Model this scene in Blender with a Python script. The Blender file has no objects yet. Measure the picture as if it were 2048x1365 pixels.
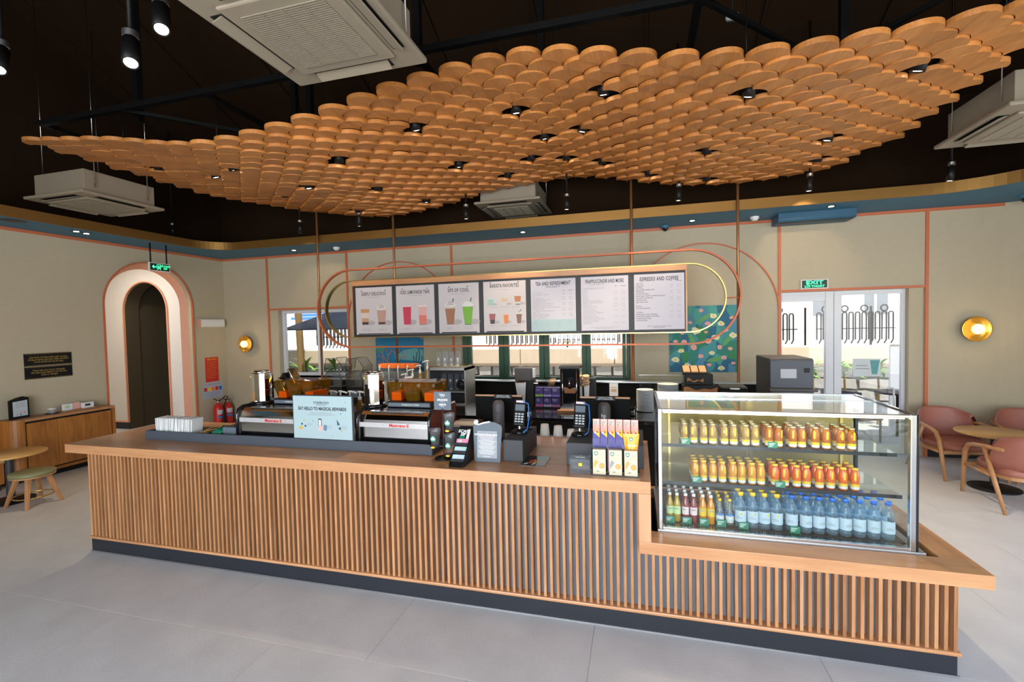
import bpy, bmesh, math, random
from mathutils import Vector, Matrix
random.seed(7)
SC = bpy.context.scene
COL = SC.collection
PI = math.pi

# ------------------------------------------------------------------ camera
cam_d = bpy.data.cameras.new('camera')
cam = bpy.data.objects.new('camera', cam_d)
COL.objects.link(cam)
cam_d.sensor_fit = 'HORIZONTAL'
cam_d.sensor_width = 36.0
cam_d.lens = 926.8 / 2048 * 36.0
cam_d.clip_start = 0.05
cam_d.clip_end = 200
_r = Vector((0.96490085, 0.26169258, -0.02198513))
_u = Vector((0.012175, 0.03904988, 0.99916309))
_f = Vector((-0.26233208, 0.96436098, -0.03449316))
cam.matrix_world = Matrix(((_r.x, _u.x, -_f.x, 4.4745), (_r.y, _u.y, -_f.y, -2.7833), (_r.z, _u.z, -_f.z, 1.8323), (0, 0, 0, 1)))
SC.camera = cam

# ------------------------------------------------------------------ world, sun, daylight, exposure
w = bpy.data.worlds.new('sky')
SC.world = w
w.use_nodes = True
nt = w.node_tree
sky = nt.nodes.new('ShaderNodeTexSky')
sky.sky_type = 'NISHITA'
sky.sun_disc = False
sky.sun_elevation = math.radians(58)
sky.sun_rotation = math.radians(200)
sky.dust_density = 2.0
nt.links.new(sky.outputs[0], nt.nodes['Background'].inputs[0])
nt.nodes['Background'].inputs[1].default_value = 0.42

def light(name, kind, loc, energy, color=(1, 1, 1), rot=None, **kw):
    d = bpy.data.lights.new(name, kind)
    d.energy = energy
    d.color = color
    for k, v in kw.items():
        setattr(d, k, v)
    o = bpy.data.objects.new(name, d)
    COL.objects.link(o)
    o.location = loc
    if rot is not None:
        o.rotation_euler = rot
    return o

def aim(o, target):
    o.rotation_euler = (Vector(target) - o.location).to_track_quat('-Z', 'Y').to_euler()

sun = light('sun', 'SUN', (0, -10, 20), 6.5, (1.0, 0.93, 0.82), angle=0.01)
aim(sun, (-2, -5, 0))
DAY = (0.86, 0.93, 1.0)
# daylight entering through the big shop-front windows behind and beside the viewer
for i, (cx, wd, pw) in enumerate([(2.2, 3.0, 235), (5.4, 2.4, 175)]):
    light('window_daylight', 'AREA', (cx, -5.9, 1.75), pw, DAY, (PI / 2, 0, 0), shape='RECTANGLE', size=wd, size_y=2.7)
light('window_daylight', 'AREA', (9.45, -1.2, 1.65), 95, DAY, (PI / 2, 0, PI / 2), shape='RECTANGLE', size=5.6, size_y=2.6)

SC.view_settings.view_transform = 'Standard'
SC.view_settings.look = 'None'
SC.view_settings.gamma = 1.0
SC.view_settings.use_curve_mapping = False
SC.view_settings.exposure = 0.36
SC.cycles.use_denoising = True
SC.cycles.max_bounces = 7
SC.cycles.diffuse_bounces = 4
SC.cycles.glossy_bounces = 4
SC.cycles.transparent_max_bounces = 24
SC.cycles.transmission_bounces = 4
SC.cycles.sample_clamp_indirect = 6.0
SC.cycles.caustics_reflective = False
SC.cycles.caustics_refractive = False

# ------------------------------------------------------------------ materials
M = {}
def _nodes(name):
    m = bpy.data.materials.new(name)
    m.use_nodes = True
    n = m.node_tree.nodes
    return m, n, m.node_tree.links, n['Principled BSDF']

def sc(c, k):
    return (min(1, c[0] * k), min(1, c[1] * k), min(1, c[2] * k), 1)

def mat(name, col, rough=0.5, metal=0.0, var=0.06, scale=9.0, bump=0.0, emit=None, es=0.0, spec=0.5, coat=0.0, stretch=(1, 1, 1), bscale=None):
    m, n, l, p = _nodes(name)
    tc = n.new('ShaderNodeTexCoord')
    mp = n.new('ShaderNodeMapping')
    mp.inputs['Scale'].default_value = stretch
    l.new(tc.outputs['Object'], mp.inputs[0])
    nz = n.new('ShaderNodeTexNoise')
    nz.inputs['Scale'].default_value = scale
    nz.inputs['Detail'].default_value = 4
    l.new(mp.outputs[0], nz.inputs['Vector'])
    mx = n.new('ShaderNodeMix')
    mx.data_type = 'RGBA'
    mx.inputs[6].default_value = sc(col, 1 - var)
    mx.inputs[7].default_value = sc(col, 1 + var)
    l.new(nz.outputs['Fac'], mx.inputs[0])
    l.new(mx.outputs[2], p.inputs['Base Color'])
    p.inputs['Roughness'].default_value = rough
    p.inputs['Metallic'].default_value = metal
    p.inputs['Specular IOR Level'].default_value = spec
    p.inputs['Coat Weight'].default_value = coat
    if emit:
        p.inputs['Emission Color'].default_value = (*emit, 1)
        p.inputs['Emission Strength'].default_value = es
    if bump:
        b = n.new('ShaderNodeBump')
        b.inputs['Strength'].default_value = bump
        b.inputs['Distance'].default_value = 0.01
        nb = n.new('ShaderNodeTexNoise')
        nb.inputs['Scale'].default_value = bscale or scale * 6
        nb.inputs['Detail'].default_value = 3
        l.new(mp.outputs[0], nb.inputs['Vector'])
        l.new(nb.outputs['Fac'], b.inputs['Height'])
        l.new(b.outputs[0], p.inputs['Normal'])
    M[name] = m
    return m

def wood(name, c1, c2, axis=0, scale=6.0, rough=0.4, rnd=0.12, coat=0.0, island=False, rings=0.5):
    m, n, l, p = _nodes(name)
    tc = n.new('ShaderNodeTexCoord')
    oi = n.new('ShaderNodeObjectInfo')
    mp = n.new('ShaderNodeMapping')
    s = [1.0, 1.0, 1.0]
    s[axis] = 0.09
    mp.inputs['Scale'].default_value = s
    l.new(tc.outputs['Object'], mp.inputs[0])
    rv = oi.outputs['Random']
    if island:
        ge = n.new('ShaderNodeNewGeometry')
        ad = n.new('ShaderNodeMath')
        ad.operation = 'ADD'
        l.new(oi.outputs['Random'], ad.inputs[0])
        l.new(ge.outputs['Random Per Island'], ad.inputs[1])
        fr = n.new('ShaderNodeMath')
        fr.operation = 'FRACT'
        l.new(ad.outputs[0], fr.inputs[0])
        rv = fr.outputs[0]
    mu = n.new('ShaderNodeMath')
    mu.operation = 'MULTIPLY'
    mu.inputs[1].default_value = 37.0
    l.new(rv, mu.inputs[0])
    cb = n.new('ShaderNodeCombineXYZ')
    for k in range(3):
        l.new(mu.outputs[0], cb.inputs[k])
    va = n.new('ShaderNodeVectorMath')
    l.new(mp.outputs[0], va.inputs[0])
    l.new(cb.outputs[0], va.inputs[1])
    nz = n.new('ShaderNodeTexNoise')
    nz.inputs['Scale'].default_value = scale
    nz.inputs['Detail'].default_value = 6
    nz.inputs['Distortion'].default_value = 0.6
    l.new(va.outputs[0], nz.inputs['Vector'])
    wv = n.new('ShaderNodeTexNoise')
    wv.inputs['Scale'].default_value = scale * 9
    wv.inputs['Detail'].default_value = 3
    l.new(va.outputs[0], wv.inputs['Vector'])
    ma = n.new('ShaderNodeMath')
    ma.operation = 'MULTIPLY_ADD'
    ma.inputs[1].default_value = rings
    l.new(wv.outputs['Fac'], ma.inputs[0])
    sb = n.new('ShaderNodeMath')
    sb.operation = 'SUBTRACT'
    sb.inputs[1].default_value = rings * 0.5
    l.new(nz.outputs['Fac'], sb.inputs[0])
    l.new(sb.outputs[0], ma.inputs[2])
    rp = n.new('ShaderNodeValToRGB')
    rp.color_ramp.elements[0].position = 0.3
    rp.color_ramp.elements[0].color = (*c1, 1)
    rp.color_ramp.elements[1].position = 0.7
    rp.color_ramp.elements[1].color = (*c2, 1)
    l.new(ma.outputs[0], rp.inputs[0])
    hs = n.new('ShaderNodeHueSaturation')
    mr = n.new('ShaderNodeMapRange')
    mr.inputs['To Min'].default_value = 1 - rnd
    mr.inputs['To Max'].default_value = 1 + rnd
    l.new(rv, mr.inputs[0])
    l.new(mr.outputs[0], hs.inputs['Value'])
    l.new(rp.outputs[0], hs.inputs['Color'])
    l.new(hs.outputs[0], p.inputs['Base Color'])
    p.inputs['Roughness'].default_value = rough
    p.inputs['Coat Weight'].default_value = coat
    b = n.new('ShaderNodeBump')
    b.inputs['Strength'].default_value = 0.08
    b.inputs['Distance'].default_value = 0.004
    l.new(wv.outputs['Fac'], b.inputs['Height'])
    l.new(b.outputs[0], p.inputs['Normal'])
    M[name] = m
    return m

def glass(name, tint=(1, 1, 1), ior=1.45, body=0.0, bodycol=(1, 1, 1), rough=0.0):
    # thin clear sheet: tinted see-through plus a fresnel reflection, with an optional milky body
    m, n, l, p = _nodes(name)
    n.remove(p)
    out = n['Material Output']
    tr = n.new('ShaderNodeBsdfTransparent')
    tr.inputs[0].default_value = (*tint, 1)
    gl = n.new('ShaderNodeBsdfGlossy')
    gl.inputs['Roughness'].default_value = rough
    # Schlick reflectance, the same from either side of the sheet
    lw = n.new('ShaderNodeLayerWeight')
    lw.inputs[0].default_value = 0.5
    pw = n.new('ShaderNodeMath')
    pw.operation = 'POWER'
    pw.inputs[1].default_value = 5.0
    l.new(lw.outputs['Facing'], pw.inputs[0])
    f0 = ((ior - 1) / (ior + 1)) ** 2
    fr = n.new('ShaderNodeMath')
    fr.operation = 'MULTIPLY_ADD'
    fr.inputs[1].default_value = 1 - f0
    fr.inputs[2].default_value = f0
    l.new(pw.outputs[0], fr.inputs[0])
    base = tr.outputs[0]
    if body:
        df = n.new('ShaderNodeBsdfDiffuse')
        nz = n.new('ShaderNodeTexNoise')
        nz.inputs['Scale'].default_value = 20
        mc = n.new('ShaderNodeMix')
        mc.data_type = 'RGBA'
        mc.inputs[6].default_value = sc(bodycol, 0.92)
        mc.inputs[7].default_value = sc(bodycol, 1.05)
        l.new(nz.outputs['Fac'], mc.inputs[0])
        l.new(mc.outputs[2], df.inputs[0])
        m0 = n.new('ShaderNodeMixShader')
        m0.inputs[0].default_value = body
        l.new(base, m0.inputs[1])
        l.new(df.outputs[0], m0.inputs[2])
        base = m0.outputs[0]
    mx = n.new('ShaderNodeMixShader')
    l.new(fr.outputs[0], mx.inputs[0])
    l.new(base, mx.inputs[1])
    l.new(gl.outputs[0], mx.inputs[2])
    l.new(mx.outputs[0], out.inputs[0])
    M[name] = m
    return m

def glow(name, col, s):
    m, n, l, p = _nodes(name)
    nz = n.new('ShaderNodeTexNoise')
    nz.inputs['Scale'].default_value = 3
    mx = n.new('ShaderNodeMix')
    mx.data_type = 'RGBA'
    mx.inputs[6].default_value = sc(col, 0.97)
    mx.inputs[7].default_value = sc(col, 1.0)
    l.new(nz.outputs['Fac'], mx.inputs[0])
    l.new(mx.outputs[2], p.inputs['Base Color'])
    l.new(mx.outputs[2], p.inputs['Emission Color'])
    p.inputs['Emission Strength'].default_value = s
    M[name] = m
    return m

mat('wall', (0.49, 0.42, 0.295), 0.85, var=0.05, scale=14, bump=0.15, bscale=180)
mat('wall_white', (0.74, 0.72, 0.70), 0.8, var=0.03)
mat('copper', (0.56, 0.155, 0.065), 0.42, var=0.05, spec=0.4)
mat('copper_pale', (0.80, 0.36, 0.22), 0.5, var=0.05)
mat('bronze', (0.29, 0.155, 0.04), 0.45, 0.75, var=0.15, scale=2, stretch=(0.5, 0.5, 3))
mat('brass', (0.62, 0.44, 0.15), 0.28, 0.9, var=0.06)
mat('bronze_pole', (0.36, 0.17, 0.07), 0.4, 0.7, var=0.08)
mat('blue_soffit', (0.035, 0.15, 0.24), 0.6, var=0.08, scale=2)
mat('ceiling_dark', (0.021, 0.011, 0.0055), 0.95, var=0.25, scale=1.2, spec=0.05)
mat('black_metal', (0.005, 0.005, 0.005), 0.4, 0.0, var=0.1, spec=0.2)
mat('black', (0.006, 0.0055, 0.0055), 0.45, var=0.1, spec=0.3)
mat('matt_black', (0.004, 0.0038, 0.0038), 0.7, var=0.1, spec=0.12)
mat('gloss_black', (0.008, 0.008, 0.009), 0.08, var=0.1, coat=0.4)
mat('charcoal', (0.030, 0.031, 0.036), 0.55, var=0.1, scale=5)
mat('riser', (0.055, 0.066, 0.085), 0.6, var=0.1, scale=5)
mat('slate', (0.10, 0.125, 0.15), 0.6, var=0.06)
mat('kick', (0.018, 0.020, 0.026), 0.5, var=0.15, scale=3, spec=0.35)
mat('back_panel', (0.19, 0.215, 0.245), 0.7, var=0.06, scale=3)
mat('steel', (0.62, 0.61, 0.59), 0.22, 1.0, var=0.06, scale=3, stretch=(0.2, 1, 6))
mat('steel_brushed', (0.55, 0.55, 0.55), 0.38, 1.0, var=0.08, scale=4, stretch=(0.1, 1, 12))
mat('chrome', (0.82, 0.80, 0.77), 0.06, 1.0, var=0.03)
mat('tile', (0.60, 0.585, 0.58), 0.42, var=0.17, scale=3.2, bump=0.06, bscale=60)
mat('grout', (0.46, 0.455, 0.455), 0.9, var=0.1)
mat('white', (0.80, 0.80, 0.79), 0.5, var=0.03)
mat('white_plastic', (0.74, 0.72, 0.68), 0.4, var=0.03)
mat('ac_white_shaded', (0.27, 0.225, 0.16), 0.55, var=0.04)  # white plastic, with the dim ceiling shade put into its colour
mat('ac_dark', (0.16, 0.13, 0.09), 0.6, var=0.1)
mat('frame_white', (0.72, 0.73, 0.76), 0.4, var=0.03)
mat('green_frame', (0.045, 0.115, 0.06), 0.5, var=0.1)
mat('paper', (0.86, 0.83, 0.84), 0.6, var=0.015)
mat('ink', (0.035, 0.035, 0.045), 0.7)
mat('ink_grey', (0.30, 0.30, 0.33), 0.7)
mat('orange', (0.95, 0.20, 0.03), 0.35)
mat('green', (0.0, 0.17, 0.09), 0.5)
mat('logo_green', (0.0, 0.20, 0.12), 0.5)
mat('pink', (0.82, 0.42, 0.36), 0.5)
mat('red', (0.62, 0.025, 0.02), 0.35)
mat('yellow', (0.86, 0.62, 0.02), 0.4)
mat('blue', (0.02, 0.16, 0.55), 0.4)
mat('leather', (0.36, 0.125, 0.085), 0.48, var=0.08, scale=5, bump=0.12, bscale=160)
mat('green_leather', (0.215, 0.21, 0.10), 0.42, var=0.06, bump=0.06, bscale=160)
wood('oak', (0.46, 0.205, 0.085), (0.62, 0.315, 0.145), 0, 7, 0.36, 0.05, coat=0.15)
wood('oak_y', (0.45, 0.20, 0.08), (0.60, 0.30, 0.135), 1, 7, 0.36, 0.05, coat=0.15)
wood('oak_z', (0.47, 0.225, 0.105), (0.61, 0.325, 0.17), 2, 7, 0.36, 0.05)
wood('slat_oak', (0.34, 0.14, 0.05), (0.53, 0.265, 0.12), 2, 9, 0.45, 0.16)
wood('canopy_wood', (0.41, 0.148, 0.029), (0.55, 0.226, 0.058), 1, 7, 0.42, 0.16, island=True, rings=0.7)
wood('canopy_rim', (0.60, 0.25, 0.055), (0.74, 0.34, 0.08), 0, 5, 0.42, 0.1, island=True)
wood('cabinet_oak', (0.28, 0.095, 0.015), (0.44, 0.165, 0.03), 2, 6, 0.42, 0.06, rings=0.8)
wood('cabinet_top', (0.36, 0.16, 0.06), (0.46, 0.22, 0.09), 1, 6, 0.4, 0.05)
wood('table_oak', (0.52, 0.27, 0.08), (0.68, 0.38, 0.13), 0, 5, 0.4, 0.05)
wood('chair_wood', (0.36, 0.16, 0.06), (0.52, 0.26, 0.11), 2, 7, 0.45, 0.08)
glass('pane', (0.97, 0.98, 0.98), 1.45)
glass('case_glass', (0.96, 0.985, 0.97), 1.42)
glass('acrylic', (0.96, 0.97, 0.98), 1.45)
glass('cup_glass', (0.90, 0.92, 0.94), 1.5, 0.06, (0.8, 0.85, 0.9))
glass('amber', (0.78, 0.50, 0.07), 1.5, 0.12, (0.40, 0.22, 0.02))
glass('smoke', (0.86, 0.87, 0.88), 1.45)
glass('water', (0.72, 0.86, 0.95), 1.4, 0.10, (0.6, 0.78, 0.92))
glass('clear_bottle', (0.93, 0.92, 0.86), 1.45, 0.08, (0.85, 0.85, 0.78))
glow('lamp_white', (1.0, 0.90, 0.72), 9.0)
glow('lamp_warm', (1.0, 0.72, 0.40), 1.1)

# ------------------------------------------------------------------ mesh helpers
class MB:
    def __init__(s):
        s.v, s.f, s.sm = [], [], []
    def add(s, vs, fs, smooth=False):
        o = len(s.v)
        s.v += [tuple(v) for v in vs]
        s.f += [tuple(i + o for i in f) for f in fs]
        s.sm += [smooth] * len(fs)
        return s
    def box(s, x0, x1, y0, y1, z0, z1, c=0.0):
        if c <= 0:
            vs = [(x, y, z) for z in (z0, z1) for y in (y0, y1) for x in (x0, x1)]
            return s.add(vs, [(0, 2, 3, 1), (4, 5, 7, 6), (0, 1, 5, 4), (2, 6, 7, 3), (0, 4, 6, 2), (1, 3, 7, 5)])
        c = min(c, (x1 - x0) / 2.01, (y1 - y0) / 2.01, (z1 - z0) / 2.01)
        bm = bmesh.new()
        bmesh.ops.create_cube(bm, size=1.0)
        for v in bm.verts:
            v.co = ((x0 + x1) / 2 + v.co.x * (x1 - x0), (y0 + y1) / 2 + v.co.y * (y1 - y0), (z0 + z1) / 2 + v.co.z * (z1 - z0))
        bmesh.ops.bevel(bm, geom=bm.edges[:], offset=c, segments=2, profile=0.5, affect='EDGES')
        bm.verts.index_update()
        s.add([v.co[:] for v in bm.verts], [[v.index for v in f.verts] for f in bm.faces])
        bm.free()
        return s
    def lathe(s, prof, c=(0, 0, 0), seg=24, axis='z', smooth=True, sx=1.0, sy=1.0):
        vs, fs = [], []
        n = len(prof)
        for k in range(seg):
            a = 2 * PI * k / seg
            for r, h in prof:
                p = (r * math.cos(a) * sx, r * math.sin(a) * sy, h)
                if axis == 'y':
                    p = (p[0], h, p[1])
                elif axis == 'x':
                    p = (h, p[0], p[1])
                vs.append((c[0] + p[0], c[1] + p[1], c[2] + p[2]))
        for k in range(seg):
            k2 = (k + 1) % seg
            for i in range(n - 1):
                a, b, cc, d = k * n + i, k2 * n + i, k2 * n + i + 1, k * n + i + 1
                if axis == 'y':
                    fs.append((a, d, cc, b))
                else:
                    fs.append((a, b, cc, d))
        return s.add(vs, fs, smooth)
    def cyl(s, c, r, h, seg=20, axis='z', r2=None, smooth=True):
        r2 = r if r2 is None else r2
        return s.lathe([(0.0001, 0), (r, 0)], c, seg, axis, False).lathe([(r, 0), (r2, h)], c, seg, axis, smooth).lathe([(r2, h), (0.0001, h)], c, seg, axis, False)
    def prism(s, pts, d0, d1, axis='y'):
        n = len(pts)
        def P(a, b, d):
            return (a, d, b) if axis == 'y' else ((a, b, d) if axis == 'z' else (d, a, b))
        vs = [P(a, b, d0) for a, b in pts] + [P(a, b, d1) for a, b in pts]
        fs = [tuple(range(n)), tuple(range(2 * n - 1, n - 1, -1))]
        fs += [(i, i + n, (i + 1) % n + n, (i + 1) % n) for i in range(n)]
        return s.add(vs, fs)
    def tube(s, pts, r, seg=8, closed=False, caps=True, rect=None, up=None):
        pts = [Vector(p) for p in pts]
        n = len(pts)
        vs, fs = [], []
        prev = None
        R = r if isinstance(r, (list, tuple)) else [r] * n
        for i, p in enumerate(pts):
            a = pts[(i - 1) % n] if (closed or i > 0) else p
            b = pts[(i + 1) % n] if (closed or i < n - 1) else p
            t = (b - a).normalized()
            if up is not None:
                q = Vector(up)
                q = (q - t * q.dot(t)).normalized()
            elif prev is None:
                q = t.orthogonal().normalized()
            else:
                q = (prev - t * prev.dot(t)).normalized()
            prev = q
            w = t.cross(q)
            if rect:
                for ku, kw in ((-1, -1), (1, -1), (1, 1), (-1, 1)):
                    vs.append(p + q * (ku * rect[0] / 2) + w * (kw * rect[1] / 2))
            else:
                for k in range(seg):
                    a_ = 2 * PI * k / seg
                    vs.append(p + q * (R[i] * math.cos(a_)) + w * (R[i] * math.sin(a_)))
        sg = 4 if rect else seg
        for i in range(n if closed else n - 1):
            j = (i + 1) % n
            for k in range(sg):
                k2 = (k + 1) % sg
                fs.append((i * sg + k, i * sg + k2, j * sg + k2, j * sg + k))
        if caps and not closed:
            fs.append(tuple(range(sg - 1, -1, -1)))
            fs.append(tuple((n - 1) * sg + k for k in range(sg)))
        return s.add(vs, fs, not rect)
    def ball(s, c, r, seg=16, rings=8, sx=1, sy=1, sz=1):
        prof = [(max(0.0001, r * math.sin(PI * i / rings)), -r * sz * math.cos(PI * i / rings)) for i in range(rings + 1)]
        return s.lathe(prof, c, seg, 'z', True, sx, sy)
    def build(s, name, m, parent=None, loc=(0, 0, 0), rot=None, bevel=0.0, fix=True):
        me = bpy.data.meshes.new(name)
        me.from_pydata(s.v, [], s.f)
        me.update()
        if fix:
            bm = bmesh.new()
            bm.from_mesh(me)
            bmesh.ops.recalc_face_normals(bm, faces=bm.faces[:])
            bm.to_mesh(me)
            bm.free()
        me.polygons.foreach_set('use_smooth', s.sm)
        me.materials.append(M[m] if isinstance(m, str) else m)
        o = bpy.data.objects.new(name, me)
        COL.objects.link(o)
        o.location = loc
        if rot:
            o.rotation_euler = rot
        if parent:
            o.parent = parent
            PARTS.setdefault(parent.name, []).append(o)
        if bevel:
            b = o.modifiers.new('bevel', 'BEVEL')
            b.width = bevel
            b.segments = 2
            b.limit_method = 'ANGLE'
        return o

def B(*a, **k):
    return MB().box(*a, **k)

def tag(o, label, cat, group=None):
    o['label'] = label
    o['category'] = cat
    if group:
        o['group'] = group
    return o

def thing(name, label, cat, loc=(0, 0, 0), rz=0.0, group=None):
    o = bpy.data.objects.new(name, None)
    o.empty_display_size = 0.1
    COL.objects.link(o)
    o.location = loc
    o.rotation_euler = (0, 0, rz)
    return tag(o, label, cat, group)

def struct(o, label=None, cat=None):
    o['kind'] = 'structure'
    if label:
        o['label'] = label
        o['category'] = cat or 'wall'
    return o

PARTS = {}
def copy_tree(o, parent=None):
    c = o.copy()
    COL.objects.link(c)
    if parent:
        c.parent = parent
        PARTS.setdefault(parent.name, []).append(c)
    for ch in PARTS.get(o.name, []):
        copy_tree(ch, c)
    return c

TEXTS = []
FACE_Y = (PI / 2, 0, 0)
FACE_X = (PI / 2, 0, PI / 2)
def text(body, loc, size, m, parent=None, rot=FACE_Y, align='CENTER', name='lettering', space=1.0, sx=1.0, bold=0.0, line=1.0):
    cu = bpy.data.curves.new(name, 'FONT')
    cu.body = body
    cu.size = size
    cu.align_x = align
    cu.align_y = 'CENTER'
    cu.space_character = space
    cu.space_line = line
    cu.offset = bold
    cu.resolution_u = 2
    o = bpy.data.objects.new(name, cu)
    COL.objects.link(o)
    o.location = loc
    o.rotation_euler = rot
    o.scale = (sx, 1, 1)
    if parent:
        o.parent = parent
    TEXTS.append((o, m))
    return o

def flush_texts():
    dg = bpy.context.evaluated_depsgraph_get()
    for o, m in TEXTS:
        me = bpy.data.meshes.new_from_object(o.evaluated_get(dg))
        me.materials.clear()
        me.materials.append(M[m])
        n = bpy.data.objects.new(o.name, me)
        nm = o.name
        n.matrix_basis = o.matrix_basis.copy()
        par = o.parent
        cu = o.data
        bpy.data.objects.remove(o)
        bpy.data.curves.remove(cu)
        n.name = nm
        COL.objects.link(n)
        if par:
            n.parent = par
    TEXTS.clear()

TM = {}
def text_mesh(body, size, space=1.0):
    # one lettering mesh, made at once so that copies can share it
    if (body, size) not in TM:
        cu = bpy.data.curves.new('lettering', 'FONT')
        cu.body = body
        cu.size = size
        cu.align_x = 'CENTER'
        cu.align_y = 'CENTER'
        cu.space_character = space
        cu.resolution_u = 2
        o = bpy.data.objects.new('lettering', cu)
        COL.objects.link(o)
        dg = bpy.context.evaluated_depsgraph_get()
        me = bpy.data.meshes.new_from_object(o.evaluated_get(dg))
        me.materials.clear()
        bpy.data.objects.remove(o)
        bpy.data.curves.remove(cu)
        TM[(body, size)] = me
    return TM[(body, size)]

ORD = ['first', 'second', 'third', 'fourth', 'fifth', 'sixth', 'seventh', 'eighth', 'ninth', 'tenth', 'eleventh', 'twelfth', 'thirteenth', 'fourteenth', 'fifteenth', 'sixteenth']
def arc(cx, cz, r, a0, a1, n):
    return [(cx + r * math.cos(math.radians(a0 + (a1 - a0) * i / n)), cz + r * math.sin(math.radians(a0 + (a1 - a0) * i / n))) for i in range(n + 1)]
# ================================================================== the setting
XL, YB, ZS = -3.2, 4.4, 3.208
XR, YF = 9.3, -6.0

fl = struct(B(XL - 3.4, XR + 0.2, YF - 0.2, YB + 2.8, -0.12, -0.004).build('floor', 'grout'), 'pale grey stone-look tiled shop floor', 'floor')
tm = B(0.001, 1.199, 0.001, 0.599, -0.02, 0.0, c=0.0008).build('tile', 'tile', fl)
first = True
nx, ny = 11, 18
for j in range(ny):
    for i in range(nx):
        x = XL - 0.4 + i * 1.2 + (0.6 if j % 2 else 0.0)
        y = YF + j * 0.6
        if x < XL - 0.3 and not (2.0 < y < 4.0):
            pass
        t = tm if first else tm.copy()
        if not first:
            COL.objects.link(t)
        first = False
        t.location = (x, y, 0)
B(XL - 3.4, XL - 0.2, 1.0, YB + 2.7, -0.02, 0.0).build('tile', 'tile', fl)

# ---- back wall with window and door openings
wb = MB()
def seg(x0, x1, z0, z1):
    wb.box(x0, x1, YB, YB + 0.22, z0, z1)
WL = (-1.97, -0.49, 0.98, 2.19)
WM = (1.66, 4.36, 0.93, 2.2)
DR = (6.39, 8.05, 0.0, 2.2)
seg(XL - 0.2, WL[0], 0, ZS + 0.1)
seg(WL[0], WL[1], 0, WL[2]); seg(WL[0], WL[1], WL[3], ZS + 0.1)
seg(WL[1], WM[0], 0, ZS + 0.1)
seg(WM[0], WM[1], 0, WM[2]); seg(WM[0], WM[1], WM[3], ZS + 0.1)
seg(WM[1], DR[0], 0, ZS + 0.1)
seg(DR[0], DR[1], DR[3], ZS + 0.1)
seg(DR[1], 8.75, 0, ZS + 0.1)
struct(wb.build('wall_back', 'wall'), 'sage beige plaster wall behind the coffee bar', 'wall')
# rounded corner and right wall
rw = MB()
pts = arc(8.75, 3.85, 0.55, 90, 0, 10)
outer = arc(8.75, 3.85, 0.77, 90, 0, 10)
rw.prism(pts + outer[::-1], 0, ZS + 0.1, 'z')
rw.box(XR, XR + 0.22, 1.8, 3.85, 0, ZS + 0.1)
rw.box(XR, XR + 0.22, -4.2, 1.8, 0, 0.3)
rw.box(XR, XR + 0.22, -4.2, 1.8, 3.0, ZS + 0.1)
rw.box(XR, XR + 0.22, YF, -4.2, 0, ZS + 0.1)
struct(rw.build('wall_right', 'wall'), 'sage beige wall curving round behind the pink chairs', 'wall')
# front wall behind the viewer, with the shop windows open to the street
fw = MB()
for a, b in ((XL, 0.65), (3.75, 4.15), (6.65, 6.95), (9.2, XR)):
    fw.box(a, b, YF - 0.2, YF, 0, 3.3)
fw.box(XL, XR, YF - 0.2, YF, 3.1, 3.4)
fw.box(XL, 6.65, YF - 0.2, YF, 0, 0.35)
struct(fw.build('wall_front', 'wall'), 'shop front wall with tall windows behind the viewer', 'wall')

# ---- left wall with the big arched opening
AY, AR, ASP = 3.007, 0.697, 2.265
wl = MB()
wl.box(XL - 0.194, XL, YF, AY - AR, 0, ZS + 0.1)
wl.box(XL - 0.194, XL, AY + AR, YB + 0.02, 0, ZS + 0.1)
a_ = arc(AY, ASP, AR, 180, 0, 32)
for (y0, z0), (y1, z1) in zip(a_[:-1], a_[1:]):
    wl.prism([(y0, z0), (y1, z1), (y1, ZS + 0.1), (y0, ZS + 0.1)], XL - 0.194, XL, 'x')
struct(wl.build('wall_left', 'wall'), 'sage beige wall with a tall arched passage', 'wall')
path = [(AY - AR, 0.0)] + arc(AY, ASP, AR, 180, 0, 40) + [(AY + AR, 0.0)]
# coloured lining of the passage and its face band
tr = MB()
tr.tube([(XL - 0.085, y, z) for y, z in path], 0, rect=(0.012, 0.224), up=None)
struct(tr.build('trim_1', 'copper_pale'), 'salmon lining inside the arched passage', 'trim')
tr = MB()
band = [(AY - AR - 0.016, 0.0)] + arc(AY, ASP, AR + 0.016, 180, 0, 40) + [(AY + AR + 0.016, 0.0)]
tr.tube([(XL + 0.008, y, z) for y, z in band], 0, rect=(0.034, 0.018), up=(1, 0, 0))
tr.v = tr.v
struct(tr.build('trim_2', 'copper'), 'terracotta band round the arched passage', 'trim')

# ---- passage behind the arch: pale cross wall with a second arch, then a dark corridor
PX, PR, PSP, PY = -4.402, 0.525, 2.25, 3.8
pw = MB()
pw.box(-6.4, PX - PR, PY, PY + 0.22, 0.15, 3.3)
pw.box(PX + PR, XL - 0.194, PY, PY + 0.22, 0.15, 3.3)
a_ = arc(PX, PSP, PR, 180, 0, 32)
for (x0, z0), (x1, z1) in zip(a_[:-1], a_[1:]):
    pw.prism([(x0, z0), (x1, z1), (x1, 3.3), (x0, 3.3)], PY, PY + 0.22, 'y')
struct(pw.build('wall_passage', 'wall_white'), 'pale inner wall with a smaller arch seen through the passage', 'wall')
ib = MB()
ib.tube([(x, PY - 0.008, z) for x, z in [(PX - PR - 0.012, 0.15)] + arc(PX, PSP, PR + 0.012, 180, 0, 40) + [(PX + PR + 0.012, 0.15)]], 0, rect=(0.04, 0.02), up=(0, 1, 0))
struct(ib.build('trim_3', 'copper_pale'), 'salmon rim round the inner arch', 'trim')
ib = MB()
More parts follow.
